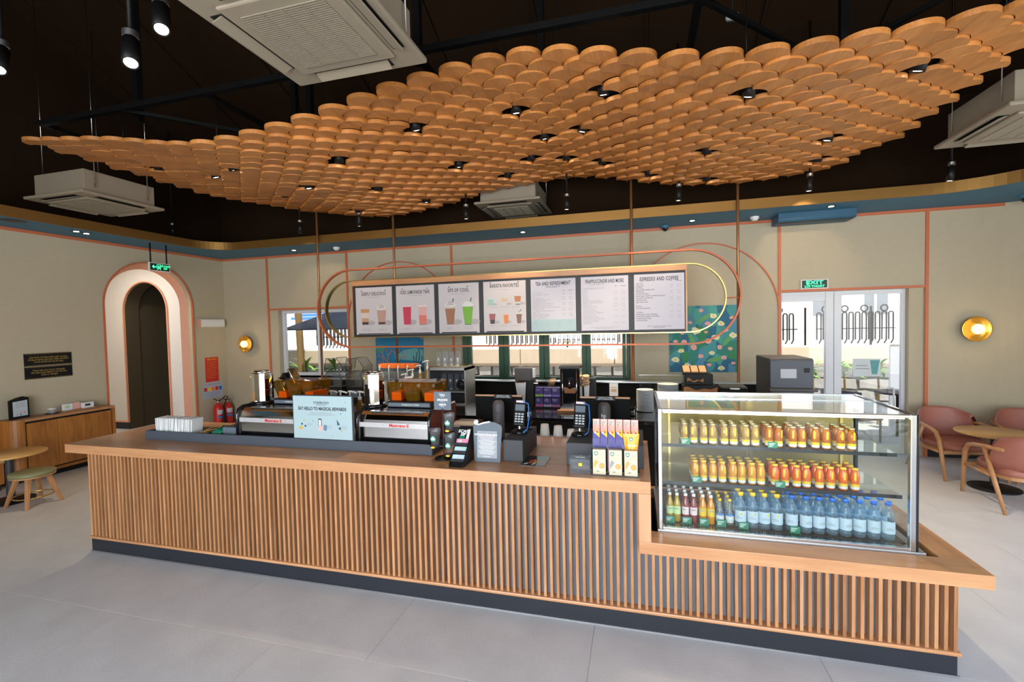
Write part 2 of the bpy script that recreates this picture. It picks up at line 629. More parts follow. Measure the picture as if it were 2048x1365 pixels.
ib.tube([(x, PY + 0.125, z) for x, z in [(PX - PR + 0.006, 0.0)] + arc(PX, PSP, PR - 0.006, 180, 0, 40) + [(PX + PR - 0.006, 0.0)]], 0, rect=(0.25, 0.012), up=(0, 1, 0))
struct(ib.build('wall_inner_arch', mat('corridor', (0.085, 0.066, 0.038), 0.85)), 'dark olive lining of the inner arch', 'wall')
ib = MB()
ib.box(-6.4, PX - PR, PY - 0.012, PY, 0.128, 0.155)
ib.box(PX + PR, XL - 0.2, PY - 0.012, PY, 0.128, 0.155)
struct(ib.build('trim_4', 'copper_pale'), 'salmon strip above the passage skirting', 'trim')
ib = MB()
ib.box(-6.4, PX - PR, PY - 0.01, PY + 0.22, 0, 0.13)
ib.box(PX + PR, XL - 0.2, PY - 0.01, PY + 0.22, 0, 0.13)
ib.box(PX - PR - 0.2, PX - PR - 0.004, PY + 0.2, 6.0, 0, 0.13)
struct(ib.build('baseboard_passage', 'kick'), 'dark skirting in the passage', 'baseboard')
dk = MB()
dk.box(-6.5, -6.4, 0.9, PY + 0.3, 0, 3.3)
dk.box(-6.5, XL - 0.194, 0.8, 0.9, 0, 3.3)
dk.box(-6.5, XL - 0.1, 0.8, 7.0, 3.3, 3.4)
struct(dk.build('wall_vestibule', 'wall_white'), 'pale side walls of the passage', 'wall')
dk = MB()
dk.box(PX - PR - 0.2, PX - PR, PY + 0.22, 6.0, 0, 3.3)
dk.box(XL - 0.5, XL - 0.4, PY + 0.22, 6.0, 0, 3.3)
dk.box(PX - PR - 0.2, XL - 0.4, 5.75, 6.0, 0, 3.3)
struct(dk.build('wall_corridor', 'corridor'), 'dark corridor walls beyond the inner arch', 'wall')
d3 = struct(B(-4.62, -3.74, 5.70, 5.75, 0.0, 2.15).build('door_3', mat('door_brown', (0.075, 0.055, 0.035), 0.6)), 'dark brown staff door at the end of the corridor', 'door')
B(-4.70, -4.62, 5.68, 5.75, 0, 2.22).build('door_frame', 'corridor', d3)
B(-4.70, -3.7, 5.68, 5.75, 2.15, 2.22).build('door_frame', 'corridor', d3)
B(-4.42, -4.02, 5.685, 5.70, 1.52, 1.60).build('door_sign', 'black', d3)
text('STAFF ONLY', (-4.22, 5.683, 1.56), 0.055, 'white', d3)
B(-4.56, -4.5, 5.66, 5.70, 0.98, 1.02).build('handle', 'steel', d3)

light('passage_lamp_light', 'AREA', (-4.3, 2.6, 3.25), 34, (1.0, 0.86, 0.70), (0, 0, 0), shape='DISK', size=0.5)
# ---- soffit ring, bronze fascia, upper walls, roof
inner = [(-2.45, YF)] + arc(-1.95, 3.06, 0.5, 180, 90, 12) + arc(7.6, 2.56, 1.0, 90, 0, 16) + [(8.6, YF)]
so = MB()
def strip(p, q):
    so.prism([p[0], p[1], q[1], q[0]], ZS, ZS + 0.09, 'z')
wallpts = [(XL, YF), (XL, 3.06), (XL, YB), (-1.95, YB), (7.6, YB), (9.0, 4.34), (XR, 3.85), (XR, 2.56), (XR, YF)]
so.prism([(XL, YF), (-2.45, YF), (-2.45, 3.06), (XL, 3.06)], ZS, ZS + 0.09, 'z')
so.prism([(XL, 3.06)] + arc(-1.95, 3.06, 0.5, 180, 90, 12) + [(-1.95, YB), (XL, YB)], ZS, ZS + 0.09, 'z')
so.prism([(-1.95, 3.56), (7.6, 3.56), (7.6, YB), (-1.95, YB)], ZS, ZS + 0.09, 'z')
so.prism([(7.6, YB)] + arc(7.6, 2.56, 1.0, 90, 0, 16) + [(XR, 2.56), (XR, YB)], ZS, ZS + 0.09, 'z')
so.prism([(8.6, YF), (XR, YF), (XR, 2.56), (8.6, 2.56)], ZS, ZS + 0.09, 'z')
struct(so.build('ceiling_soffit', 'blue_soffit'), 'deep blue dropped soffit along the walls', 'soffit')
fa = MB()
fa.tube([(x, y, ZS + 0.05) for x, y in inner], 0, rect=(0.125, 0.012), up=(0, 0, 1))
struct(fa.build('trim_5', 'bronze'), 'bronze fascia along the soffit edge', 'trim')
ce = MB()
def rz(y):
    return 6.7 - 0.48 * y if y > -0.7 else 7.036 + 0.48 * (y + 0.7)
for y0, y1 in ((-6.2, -0.7), (-0.7, 4.8)):
    ce.prism([(y0, rz(y0)), (y1, rz(y1)), (y1, rz(y1) + 0.15), (y0, rz(y0) + 0.15)], XL - 3.6, XR + 0.4, 'x')
# rafters and panel joints
for k in range(11):
    x = XL + 0.3 + k * 1.25
    ce.prism([(-0.7, rz(-0.7) - 0.05), (4.7, rz(4.7) - 0.05), (4.7, rz(4.7)), (-0.7, rz(-0.7))], x, x + 0.03, 'x')
ce.box(XL - 0.2, XR + 0.2, YB, YB + 0.22, ZS + 0.1, rz(YB) + 0.05)
ce.box(XL - 0.2, XR + 0.2, YF - 0.2, YF, 3.3, rz(YF) + 0.1)
for x in (XL - 0.2, XR):
    ce.prism([(YF, ZS + 0.1), (YB, ZS + 0.1), (YB, rz(YB) + 0.05), (-0.7, rz(-0.7) + 0.05), (YF, rz(YF) + 0.05)], x, x + 0.2, 'x')
struct(ce.build('ceiling', 'ceiling_dark'), 'dark brown pitched ceiling', 'ceiling')

# ---- terracotta trims on the walls
TN = [5]
def trim(mb, label, m='copper'):
    TN[0] += 1
    return struct(mb.build('trim_%d' % TN[0], m), label, 'trim')
yt0, yt1 = YB - 0.014, YB + 0.002
trim(B(XL, 9.0, yt0, yt1, ZS - 0.038, ZS), 'terracotta cornice strip along the back wall')
trim(B(XL - 0.002, XL + 0.014, YF, YB, ZS - 0.038, ZS), 'terracotta cornice strip along the left wall')
for x, nm in ((-2.175, 'left of the window'), (-0.473, 'right of the window'), (1.515, 'left of the green windows'), (4.385, 'right of the green windows'), (6.372, 'left of the glass door'), (8.07, 'right of the glass door')):
    trim(B(x - 0.018, x + 0.018, yt0 - 0.002, yt1, 0, ZS - 0.038), 'upright terracotta strip ' + nm)
trim(B(-2.157, -0.49, yt0, yt1, 2.20, 2.232), 'terracotta strip above the left window')
trim(B(6.39, 8.052, yt0, yt1, 2.20, 2.232), 'terracotta strip above the glass door')
for cx, zt, nm in ((0.521, 2.96, 'over the sea mural'), (5.378, 2.945, 'over the flower mural')):
    t = MB()
    t.tube([(x, YB - 0.006, z) for x, z in arc(cx, zt - 0.99, 0.985, 180, 0, 40)], 0, rect=(0.034, 0.016), up=(0, 1, 0))
    trim(t, 'terracotta half-round strip ' + nm)
struct(B(8.09, 8.75, YB - 0.012, YB + 0.002, 0, 0.1).build('baseboard_back', 'kick'), 'dark skirting behind the pink chairs', 'baseboard')
struct(B(-3.2, -3.188, -6, AY - AR - 0.05, 0, 0.1).build('baseboard_left', 'kick'), 'dark skirting on the left wall', 'baseboard')

# ---- windows and door in the back wall
def framed(name, label, cat, x0, x1, z0, z1, m, posts, fw_=0.05, y=YB + 0.10, dy=0.06, rail=True):
    t = thing(name, label, cat, (0, 0, 0))
    t['kind'] = 'structure'
    B(x0, x0 + fw_, y, y + dy, z0, z1).build('window_frame', m, t, bevel=0.003)
    B(x1 - fw_, x1, y, y + dy, z0, z1).build('window_frame', m, t, bevel=0.003)
    B(x0 + fw_, x1 - fw_, y, y + dy, z1 - fw_, z1).build('window_frame', m, t, bevel=0.003)
    if rail:
        B(x0 + fw_, x1 - fw_, y, y + dy, z0, z0 + fw_).build('window_frame', m, t, bevel=0.003)
    for a, b in posts:
        B(a, b, y - 0.01, y + dy, z0, z1 - 0.002).build('mullion', m, t, bevel=0.003)
    return t
w1 = framed('window_1', 'white framed sliding window beside the left sconce', 'window', WL[0], WL[1], WL[2], WL[3], 'frame_white', [(-1.205, -1.145)], 0.055)
B(-1.915, -1.205, YB + 0.125, YB + 0.131, 1.03, 2.14).build('pane', 'pane', w1)
B(-1.145, -0.545, YB + 0.125, YB + 0.131, 1.03, 2.14).build('pane', 'pane', w1)
struct(B(WL[0], WL[1], YB, YB + 0.1, WL[2] - 0.03, WL[2]).build('window_sill', 'frame_white', w1))
w2 = framed('window_2', 'green framed folding windows behind the brewers', 'window', WM[0], WM[1], WM[2], WM[3], 'green_frame', [], 0.06)
G = [(1.667, 1.799), (2.274, 2.443), (2.946, 3.107), (3.625, 3.763), (4.243, 4.353)]
for a, b in G:
    c = (a + b) / 2
    for q0, q1 in ((a, c - 0.003), (c + 0.003, b)):
        B(q0, q1, YB + 0.06, YB + 0.13, WM[2], WM[3] - 0.06).build('stile', 'green_frame', w2, bevel=0.004)
for (a0, a1), (b0, b1) in zip(G[:-1], G[1:]):
    B(a1, b0, YB + 0.07, YB + 0.12, WM[2], WM[2] + 0.05).build('rail', 'green_frame', w2)
    B(a1, b0, YB + 0.095, YB + 0.101, WM[2] + 0.05, WM[3] - 0.06).build('pane', 'pane', w2)
d1 = framed('door_1', 'white framed glass door to the terrace', 'door', 6.39, 7.89, 0.0, 2.2, 'frame_white', [(6.965, 7.06), (7.066, 7.155)], 0.04, rail=False)
B(6.43, 6.965, YB + 0.1, YB + 0.15, 2.07, 2.16).build('rail', 'frame_white', d1, bevel=0.003)
B(6.43, 6.965, YB + 0.1, YB + 0.15, 0.0, 0.12).build('rail', 'frame_white', d1, bevel=0.003)
B(7.155, 7.85, YB + 0.1, YB + 0.15, 2.14, 2.16).build('rail', 'frame_white', d1)
B(7.155, 7.85, YB + 0.1, YB + 0.15, 0.0, 0.1).build('rail', 'frame_white', d1)
B(6.43, 6.965, YB + 0.122, YB + 0.128, 0.12, 2.07).build('pane', 'pane', d1)
B(7.155, 7.85, YB + 0.122, YB + 0.128, 0.1, 2.14).build('pane', 'pane', d1)
hb = MB().tube([(7.74, YB + 0.1, 0.88), (7.74, YB + 0.04, 0.88), (7.74, YB + 0.04, 0.62), (7.74, YB + 0.1, 0.62)], 0.012, 8)
hb.build('handle', 'white_plastic', d1)
st = B(7.30, 7.62, YB + 0.116, YB + 0.121, 1.03, 1.27).build('sticker', mat('sticker', (0.62, 0.66, 0.66), 0.5), d1)
MB().prism([(7.52, 1.06), (7.58, 1.06), (7.61, 1.25), (7.50, 1.25)], YB + 0.113, YB + 0.116, 'y').build('printed_cup', mat('teal', (0.10, 0.33, 0.34), 0.5), d1)
B(7.33, 7.47, YB + 0.114, YB + 0.116, 1.17, 1.18).build('printed_line', 'ink_grey', d1)
B(7.33, 7.49, YB + 0.114, YB + 0.116, 1.13, 1.14).build('printed_line', 'ink_grey', d1)
struct(B(7.89, 8.052, YB + 0.02, YB + 0.2, 0, 2.2).build('wall_jamb', 'wall'), 'plaster reveal right of the glass door', 'wall')

# ================================================================== outdoors
mat('paving', (0.62, 0.56, 0.48), 0.8, var=0.1, scale=2)
mat('stone', (0.44, 0.42, 0.38), 0.85, var=0.3, scale=6, bump=0.6, bscale=25)
mat('mortar', (0.30, 0.28, 0.24), 0.9)
mat('coping', (0.72, 0.58, 0.42), 0.7, var=0.08, scale=3)
mat('render_white', (0.86, 0.85, 0.83), 0.8, var=0.03)
mat('leaf', (0.16, 0.34, 0.03), 0.45, var=0.35, scale=7)
mat('trunk', (0.32, 0.21, 0.07), 0.8, var=0.25, scale=6, stretch=(3, 3, 0.6), bump=0.3)
mat('canvas', (0.045, 0.055, 0.07), 0.75)
mat('blue_roof', (0.05, 0.20, 0.55), 0.5, var=0.1)
struct(B(-14, 20, YB + 0.22, 30, -0.16, -0.06).build('ground_terrace', 'paving'), 'sunlit paved terrace outside', 'ground')
struct(B(-14, 20, -30, YF - 0.2, -0.16, -0.06).build('ground_street', 'paving'), 'paved street in front of the shop', 'ground')
rwall = tag(bpy.data.objects.new('retaining_wall', None), 'rubble stone retaining wall with cream coping outside the windows', 'stone wall')
COL.objects.link(rwall)
rwall.location = (3.5, 7.2, 0)
def rp(mb, n, m):
    o = mb.build(n, m, rwall)
    o.matrix_parent_inverse = Matrix.Translation((-3.5, -7.2, 0))
    return o
rp(B(-6, 14, 7.08, 7.45, -0.1, 0.93), 'mortar_core', 'mortar')
for k in range(10):
    rp(B(-6 + k * 2 + 0.006, -4 + k * 2 - 0.006, 6.95, 7.5, 0.98, 1.32, c=0.02), 'coping_block', 'coping')
rp(B(-6, 14, 7.0, 7.4, 0.93, 0.985), 'coping_bed', 'coping')
rnd = random.Random(3)
for row in range(4):
    x = -3.6
    z0 = 0.08 + row * 0.215
    while x < 10.5:
        wd = rnd.uniform(0.22, 0.62)
        if 4.9 < x < 6.6:
            x += wd
            continue
        h = 0.205
        pts = [(x + 0.015 + rnd.uniform(0, .03), z0 + rnd.uniform(0, .04)), (x + wd - 0.02, z0 + rnd.uniform(0, .03)), (x + wd - 0.015 - rnd.uniform(0, .03), z0 + h - rnd.uniform(0, .035)), (x + wd * 0.5, z0 + h), (x + 0.02 + rnd.uniform(0, .03), z0 + h - rnd.uniform(0, .03))]
        rp(MB().prism(pts, 7.03 - rnd.uniform(0, 0.04), 7.12, 'y'), 'stone', 'stone')
        x += wd
# ornate fence on the retaining wall
fc = thing('iron_fence', 'dark iron fence of hairpin bars and rings on the stone wall', 'fence', (0, 7.2, 1.32))
hp = MB()
def hair(x):
    return [(x - 0.035, 0, 0.10), (x - 0.035, 0, 0.58)] + [(x + 0.035 * math.cos(math.radians(a)), 0, 0.58 + 0.035 * math.sin(math.radians(a))) for a in range(180, -1, -45)] + [(x + 0.035, 0, 0.10), (x, 0, 0.03)]
hm = MB().tube(hair(0), 0.014, 5).build('hairpin_bar', 'black_metal', fc)
firsth = True
for x0, x1 in ((-3.3, -1.3), (1.2, 4.6), (7.0, 7.42), (7.78, 9.0)):
    x = x0
    k = 0
    while x < x1:
        o = hm if firsth else hm.copy()
        if not firsth:
            COL.objects.link(o)
        firsth = False
        o.location = (x, 0, 0)
        if k % 3 == 1:
            MB().tube([(x + 0.055 * math.cos(t * PI / 6), 0, 0.68 + 0.055 * math.sin(t * PI / 6)) for t in range(12)], 0.014, 5, closed=True).build('ring', 'black_metal', fc)
        x += 0.105
        k += 1
    B(x0 - 0.05, x1, -0.01, 0.01, 0.30, 0.32).build('rail', 'black_metal', fc)
for x in (7.55, 8.62, -2.0, 3.0):
    B(x - 0.015, x + 0.015, -0.015, 0.015, -0.0, 0.72).build('post', 'black_metal', fc)
# white house beyond
hs = thing('house', 'sunlit white rendered house beyond the fence', 'building', (4, 11, 0))
def hp_(mb, n, m):
    return mb.build(n, m, hs)
hp_(B(-12, 12, 0, 4, -0.1, 7), 'facade', 'render_white')
mat('window_dark', (0.16, 0.18, 0.20), 0.3, var=0.2)
for x in (4.9, 6.0, 0.3, -3.3):
    f = hp_(B(x, x + 0.55, -0.04, 0.02, 1.9, 4.2), 'window', 'window_dark')
    o = B(x + 0.25, x + 0.3, -0.06, -0.03, 1.9, 4.2).build('glazing_bar', 'render_white', f)
for x in (5.55, 2.0, -5.2):
    hp_(B(x, x + 0.4, -0.25, 0, -0.1, 7), 'pilaster', 'render_white')
hp_(B(-12, 12, -0.3, 0, 0.9, 1.1), 'string_course', 'coping')
# plants by the wall
lfm = MB()
lv = []
for i in range(6):
    t = i / 5
    wd = 0.032 * math.sin(PI * (0.12 + 0.88 * t)) + 0.001
    lv += [(-wd, 0.34 * t, 0.16 * t - 0.22 * t * t), (0, 0.34 * t, 0.16 * t - 0.22 * t * t + 0.006), (wd, 0.34 * t, 0.16 * t - 0.22 * t * t)]
lf = []
for i in range(5):
    a = i * 3
    lf += [(a, a + 1, a + 4, a + 3), (a + 1, a + 2, a + 5, a + 4)]
lfm.add(lv, lf, True)
leaf_me = lfm.build('leaf', 'leaf', fix=False)
leaf_data = leaf_me.data
bpy.data.objects.remove(leaf_me)
PN = [0]
def plant(x, y, zc, spread, n, label, stem=0.4, ground=-0.06):
    t = thing('shrub', label, 'plant', (x, y, ground), 0, 'shrubs outside the windows')
    MB().tube([(0, 0, 0), (0.02, 0, zc * 0.6), (0, 0, zc)], 0.016, 6).build('stem', 'trunk', t)
    r = random.Random(PN[0] + 11)
    PN[0] += 1
    for k in range(n):
        o = bpy.data.objects.new('leaf', leaf_data)
        COL.objects.link(o)
        o.parent = t
        o.location = (r.uniform(-.12, .12) * spread, r.uniform(-.1, .1) * spread, zc + r.uniform(-.16, .08))
        o.rotation_euler = (r.uniform(-0.3, 1.0), r.uniform(-.3, .3), r.uniform(0, 2 * PI))
        s = r.uniform(0.8, 1.25) * spread
        o.scale = (s, s, s)
for i, (x, lab) in enumerate([(-3.15, 'leafy shrub just behind the timber post outside the left window'), (-2.38, 'bushy green shrub outside the right pane of the left window'), (-1.6, 'low green shrub behind the blender hoods outside the window'), (7.42, 'leafy shrub outside the left leaf of the glass door'), (7.9, 'leafy shrub beside the door post, left of the door sticker'), (8.4, 'yellow-green shrub beside the grey banner outside the door')]):
    plant(x, 6.42, 0.97 if x < 0 else 1.02, 0.95 if x < 0 else 0.66, 28, lab)
tp = tag(MB().tube([(-2.86, 6.0, -0.06), (-2.83, 6.0, 1.0), (-2.86, 6.0, 2.2), (-2.84, 6.0, 3.4)], 0.075, 10).build('timber_post', 'trunk'), 'round timber post outside the left window', 'post')
um = thing('patio_umbrella', 'dark grey patio umbrella outside the left window', 'umbrella', (-1.4, 5.75, -0.06))
MB().lathe([(0.001, 2.45), (0.7, 2.12), (1.3, 1.90), (1.28, 1.88), (0.7, 2.09), (0.001, 2.42)], (0, 0, 0), 8, smooth=False).build('canopy', 'canvas', um)
MB().cyl((0, 0, 0), 0.025, 2.43).build('pole', 'black_metal', um)
MB().cyl((0, 0, 0), 0.3, 0.06).build('base', 'black_metal', um)
br = thing('blue_roof_house', 'blue roofed building far behind the umbrella', 'building', (-4.5, 9.8, 0))
B(-1.6, 3.0, 0, 1.2, -0.1, 2.15).build('facade', 'render_white', br)
for k in range(6):
    B(-1.7, 3.1, -0.15 + k * 0.16, 0.02 + k * 0.16, 2.15 + k * 0.10, 2.23 + k * 0.10).build('roof_course', 'blue_roof', br)
bn = thing('roll_up_banner', 'grey roll-up banner standing outside the glass door', 'banner', (8.66, 5.95, -0.06))
B(-0.28, 0.42, -0.02, 0.02, 0.02, 1.42).build('panel', mat('banner_grey', (0.20, 0.22, 0.22), 0.6), bn)
B(-0.30, -0.06, -0.03, 0.021, 0.02, 1.42).build('pale_edge', mat('banner_pale', (0.60, 0.62, 0.64), 0.6), bn)
B(-0.32, 0.46, -0.06, 0.06, 0.0, 0.04).build('base', 'steel', bn)
B(-0.31, 0.45, -0.03, 0.03, 1.42, 1.45).build('top_rail', 'steel', bn)
text('CÀ PHÊ\nSÁNG\nBREWED', (0.19, -0.024, 1.10), 0.135, 'white', bn, space=1.0)
ot = thing('terrace_table', 'small dark terrace table beside the banner outside', 'table', (8.3, 5.55, -0.06))
MB().cyl((0, 0, 0.72), 0.3, 0.03).build('table_top', 'charcoal', ot)
MB().cyl((0, 0, 0.02), 0.03, 0.7).build('leg', 'black_metal', ot)
MB().cyl((0, 0, 0), 0.2, 0.02).build('base', 'black_metal', ot)
oc = thing('terrace_chair', 'low dark woven terrace chair outside the glass door', 'chair', (7.6, 5.25, -0.06), 0.3)
B(-0.25, 0.25, -0.25, 0.25, 0.38, 0.44, c=0.02).build('seat', 'canvas', oc)
MB().prism([(-0.28, 0.44), (0.28, 0.44), (0.30, 0.72), (-0.30, 0.80)], 0.22, 0.27, 'y').build('backrest', 'canvas', oc)
for sx in (-0.22, 0.22):
    for sy in (-0.22, 0.22):
        MB().cyl((sx, sy, 0), 0.016, 0.38, 8).build('leg', 'black_metal', oc)
# greenery inside the far front window (mirrored in the display case glass)
for i, (x, lab) in enumerate([(7.3, 'leafy potted palm at the left of the front window'), (8.35, 'leafy potted palm at the right of the front window')]):
    plant(x, -4.7, 0.34, 1.2, 46, lab, ground=0.0)
# ================================================================== service counter
L = 6.012
ZT, ZU, Z2, Z2U = 0.93, 0.86, 0.583, 0.513
XS0, XS1 = 4.466, 4.534
ct = thing('service_counter', 'long slatted oak service counter with a dark plinth', 'counter', (0, 0, 0))
B(0.0, L, 0.0, 0.03, 0.012, 0.113).build('plinth', 'kick', ct)
B(0.0, 0.03, 0.03, 0.82, 0.012, 0.113).build('plinth', 'kick', ct)
B(L - 0.03, L, 0.03, 0.82, 0.012, 0.113).build('plinth', 'kick', ct)
B(-0.006, L + 0.008, -0.008, 0.0, 0.0, 0.012).build('floor_strip', 'steel_brushed', ct)
B(-0.012, L + 0.014, -0.014, 0.82, 0.113, 0.134, c=0.006).build('base_moulding', 'oak', ct)
B(0.03, XS0, 0.047, 0.06, 0.134, ZU).build('back_panel', 'back_panel', ct)
B(XS0, L - 0.03, 0.047, 0.06, 0.134, Z2U).build('back_panel', 'back_panel', ct)
B(0.035, 0.05, 0.05, 0.80, 0.134, ZU).build('side_panel', 'back_panel', ct)
B(L - 0.05, L - 0.035, 0.05, 0.80, 0.134, Z2U).build('side_panel', 'back_panel', ct)
B(0.05, XS0, 0.78, 0.80, 0.0, ZU).build('rear_panel', 'charcoal', ct)
B(XS0, L - 0.05, 0.78, 0.80, 0.0, Z2U).build('rear_panel', 'charcoal', ct)
NS = 149
pitch = (L - 0.016) / (NS - 1)
hi = B(0, 0.0165, 0, 0.046, 0.134, ZU).build('slat', 'slat_oak', ct)
lo = B(0, 0.0165, 0, 0.046, 0.134, Z2U).build('slat', 'slat_oak', ct)
uh = ul = False
for k in range(NS):
    x = k * pitch
    if x < XS0 + 0.02:
        o = hi if not uh else hi.copy()
        new = uh
        uh = True
    else:
        o = lo if not ul else lo.copy()
        new = ul
        ul = True
    if new:
        COL.objects.link(o)
    o.location = (x, 0, 0)
for xx, zt in ((0.0, ZU), (L - 0.034, Z2U)):
    e = MB().box(0, 0.034, 0, 0.0165, 0.134, zt).build('slat', 'slat_oak', ct)
    for k in range(1, 18):
        o = e if k == 1 else e.copy()
        if k > 1:
            COL.objects.link(o)
        o.location = (xx, 0.0 + k * 0.0425, 0)
wt = thing('counter_worktop', 'thick mitred oak worktop stepping down beside the display case', 'worktop', (0, 0, 0))
YF0, YR = -0.094, 0.86
B(-0.106, XS1, YF0, YR, ZU, ZT, c=0.003).build('upper_slab', 'oak', wt)
B(XS0, XS1, YF0, 0.80, Z2, ZU - 0.0005, c=0.003).build('step_panel', 'oak_z', wt)
B(XS0, L + 0.095, YF0, 0.066, Z2U, Z2, c=0.003).build('lower_slab', 'oak', wt)
B(5.965, L + 0.095, 0.066, YR, Z2U, Z2, c=0.003).build('lower_slab', 'oak_y', wt)
B(XS1, 5.965, 0.80, YR, Z2U, Z2, c=0.003).build('lower_slab', 'oak', wt)
# dark mat with printed coffee row let into the worktop
mt = tag(B(3.73, 3.893, 0.07, 0.285, ZT, ZT + 0.004).build('counter_mat', 'gloss_black'), 'black printed mat lying on the worktop between the registers', 'mat')
for i, (dx, dy, c) in enumerate([(0.03, 0.03, 'white'), (0.055, 0.06, 'orange'), (0.08, 0.03, 'white'), (0.05, 0.10, 'red'), (0.085, 0.07, 'yellow'), (0.075, 0.11, 'orange')]):
    MB().box(-0.008, 0.008, -0.016, 0.016, 0, 0.0006).build('printed_cup', c, mt, (3.735 + dx, 0.075 + dy, ZT + 0.0042), (0, 0, -0.5))

# ================================================================== scalloped wooden ceiling canopy
FX = [(-1.7, 3.84), (-1.4, 3.80), (-1.0, 3.74), (-.6, 3.695), (-.2, 3.65), (.25, 3.56), (.7, 3.495), (1.1, 3.49), (1.6, 3.53), (2.1, 3.605), (2.5, 3.69), (2.9, 3.73), (3.3, 3.765), (3.7, 3.78), (4.0, 3.745), (4.4, 3.65), (4.85, 3.56), (5.3, 3.51), (5.8, 3.50), (6.2, 3.52), (6.6, 3.56), (7.2, 3.64)]
def fz0(x):
    for (a, za), (b, zb) in zip(FX[:-1], FX[1:]):
        if a <= x <= b:
            return za + (zb - za) * (x - a) / (b - a)
    return FX[0][1] if x < 0 else FX[-1][1]
def fz(x):
    return sum(fz0(x + d * 0.08) for d in (-3, -2, -1, 0, 1, 2, 3)) / 7
PT = 0.2655
RD = 0.134
cp = thing('ceiling_canopy', 'wave-shaped canopy of overlapping scale-like oak discs hung over the counter', 'canopy', (2.75, 2.0, 3.75))
def disc_parts(th=0.034):
    # scale-shaped piece: round towards the room, two hollow quarter arcs meeting in a point on the far side
    g = 0.006
    R = PT / 2
    r1, r2 = R - g * 0.6, R + g * 0.6
    pts = []
    for k in range(17):
        a = PI + PI * k / 16
        pts.append((r1 * math.cos(a), r1 * math.sin(a)))
    for k in range(1, 8):
        a = 1.5 * PI - (PI / 2) * k / 7 * 0.97
        pts.append((R + r2 * math.cos(a), R + r2 * math.sin(a)))
    for k in range(0, 7):
        a = -(PI / 2) * (k / 7) - 0.03 * (PI / 2) * (1 - k / 7)
        pts.append((-R + r2 * math.cos(a), R + r2 * math.sin(a)))
    m = MB()
    n = len(pts)
    vs = [(x, y, -th / 2) for x, y in pts] + [(x, y, th / 2) for x, y in pts] + [(0, 0, -th / 2), (0, 0, th / 2)]
    fs = []
    for k in range(n):
        q = (k + 1) % n
        fs += [(k, q, q + n, k + n), (2 * n, q, k), (2 * n + 1, k + n, q + n)]
    return m.add(vs, fs)
LAMP_PX = [(-0.93, 1.35), (-0.3, 1.72), (0.05, 2.45), (0.62, 3.0), (0.75, 2.0), (1.55, 1.35), (1.42, 2.3), (1.75, 3.1), (2.45, 1.2), (2.45, 2.3), (2.9, 3.0), (3.32, 1.35), (3.25, 2.55), (3.55, 2.05), (3.72, 2.75), (3.95, 2.0), (4.12, 2.75), (4.25, 1.15), (4.62, 3.2), (5.2, 2.35), (5.3, 1.15), (5.3, 3.25), (6.2, 2.3), (6.35, 1.2), (6.3, 2.9), (0.35, 1.3)]
discs = []
NR = 25
for j in range(NR):
    y = 0.57 + j * PT / 2
    off = 0 if j % 2 == 0 else PT / 2
    for i in range(33):
        x = -1.346 + i * PT + off
        if x > 6.93:
            continue
        # rounded far corners
        if x < -0.3 and y > 2.45 + (x + 1.4) * 1.05:
            continue
        if x > 6.35 and y > 2.75 + (6.95 - x) * 1.5:
            continue
        if y > 3.40:
            continue
        discs.append((x, y))
lamps = []
for lx, ly in LAMP_PX:
    d = min(discs, key=lambda p: (p[0] - lx) ** 2 + (p[1] - ly) ** 2)
    if d not in lamps:
        lamps.append(d)
discs = [d for d in discs if d not in lamps]
TILT = 0.075
def disc_mat(x, y):
    sl = (fz(x + 0.05) - fz(x - 0.05)) / 0.1
    return Matrix.Translation((x, y, fz(x) + 0.006 * math.sin(x * 91.7 + y * 57.3))) @ Matrix.Rotation(-math.atan(sl) * 0.15, 4, 'Y') @ Matrix.Rotation(TILT, 4, 'X')
camp = Vector((4.4745, -2.7833, 1.8323))
discs.sort(key=lambda p: (Vector((p[0], p[1], fz(p[0]))) - camp).length)
fm = disc_parts()
rootinv = Matrix.Translation((-2.75, -2.0, -3.75))
d0 = fm.build('disc', 'canopy_wood', cp)
for n, (x, y) in enumerate(discs[:300]):
    o = d0 if n == 0 else d0.copy()
    if n:
        COL.objects.link(o)
    o.matrix_basis = rootinv @ disc_mat(x, y) @ Matrix.Rotation(random.uniform(-0.02, 0.02), 4, 'Z')
rest = MB()
for x, y in discs[300:]:
    mm = rootinv @ disc_mat(x, y) @ Matrix.Rotation(random.uniform(-0.02, 0.02), 4, 'Z')
    rest.add([mm @ Vector(v) for v in fm.v], fm.f)
ro = rest.build('far_discs', 'canopy_wood', cp)
ro['kind'] = 'stuff'
ro['label'] = 'smaller round oak discs on the far side of the canopy'
# hanging wires and black carrier frame above
fr = thing('hanging_steel_grid', 'black steel grid hanging above the wooden canopy', 'steel frame', (2.7, 2.0, 4.05))
def fp(mb, n='frame_bar', m='black_metal'):
    o = mb.build(n, m, fr)
    o.matrix_basis = Matrix.Translation((-2.7, -2.0, -4.05))
    return o
for y in (0.62, 1.75, 2.9):
    fp(MB().tube([(-1.42, y, 4.0), (7.0, y, 4.0)], 0, rect=(0.05, 0.05), up=(0, 0, 1)))
for x in (-1.40, 0.7, 2.8, 4.9, 6.98):
    fp(MB().tube([(x, 0.62, 4.0), (x, 2.9, 4.0)], 0, rect=(0.04, 0.05), up=(0, 0, 1)))
for a, b in (((-0.3, 0.62), (0.7, 1.75)), ((0.7, 1.75), (1.9, 2.9)), ((4.9, 0.62), (6.0, 1.75)), ((6.0, 1.75), (6.9, 0.62))):
    fp(MB().tube([(a[0], a[1], 3.99), (b[0], b[1], 3.99)], 0, rect=(0.035, 0.035), up=(0, 0, 1)), 'brace')
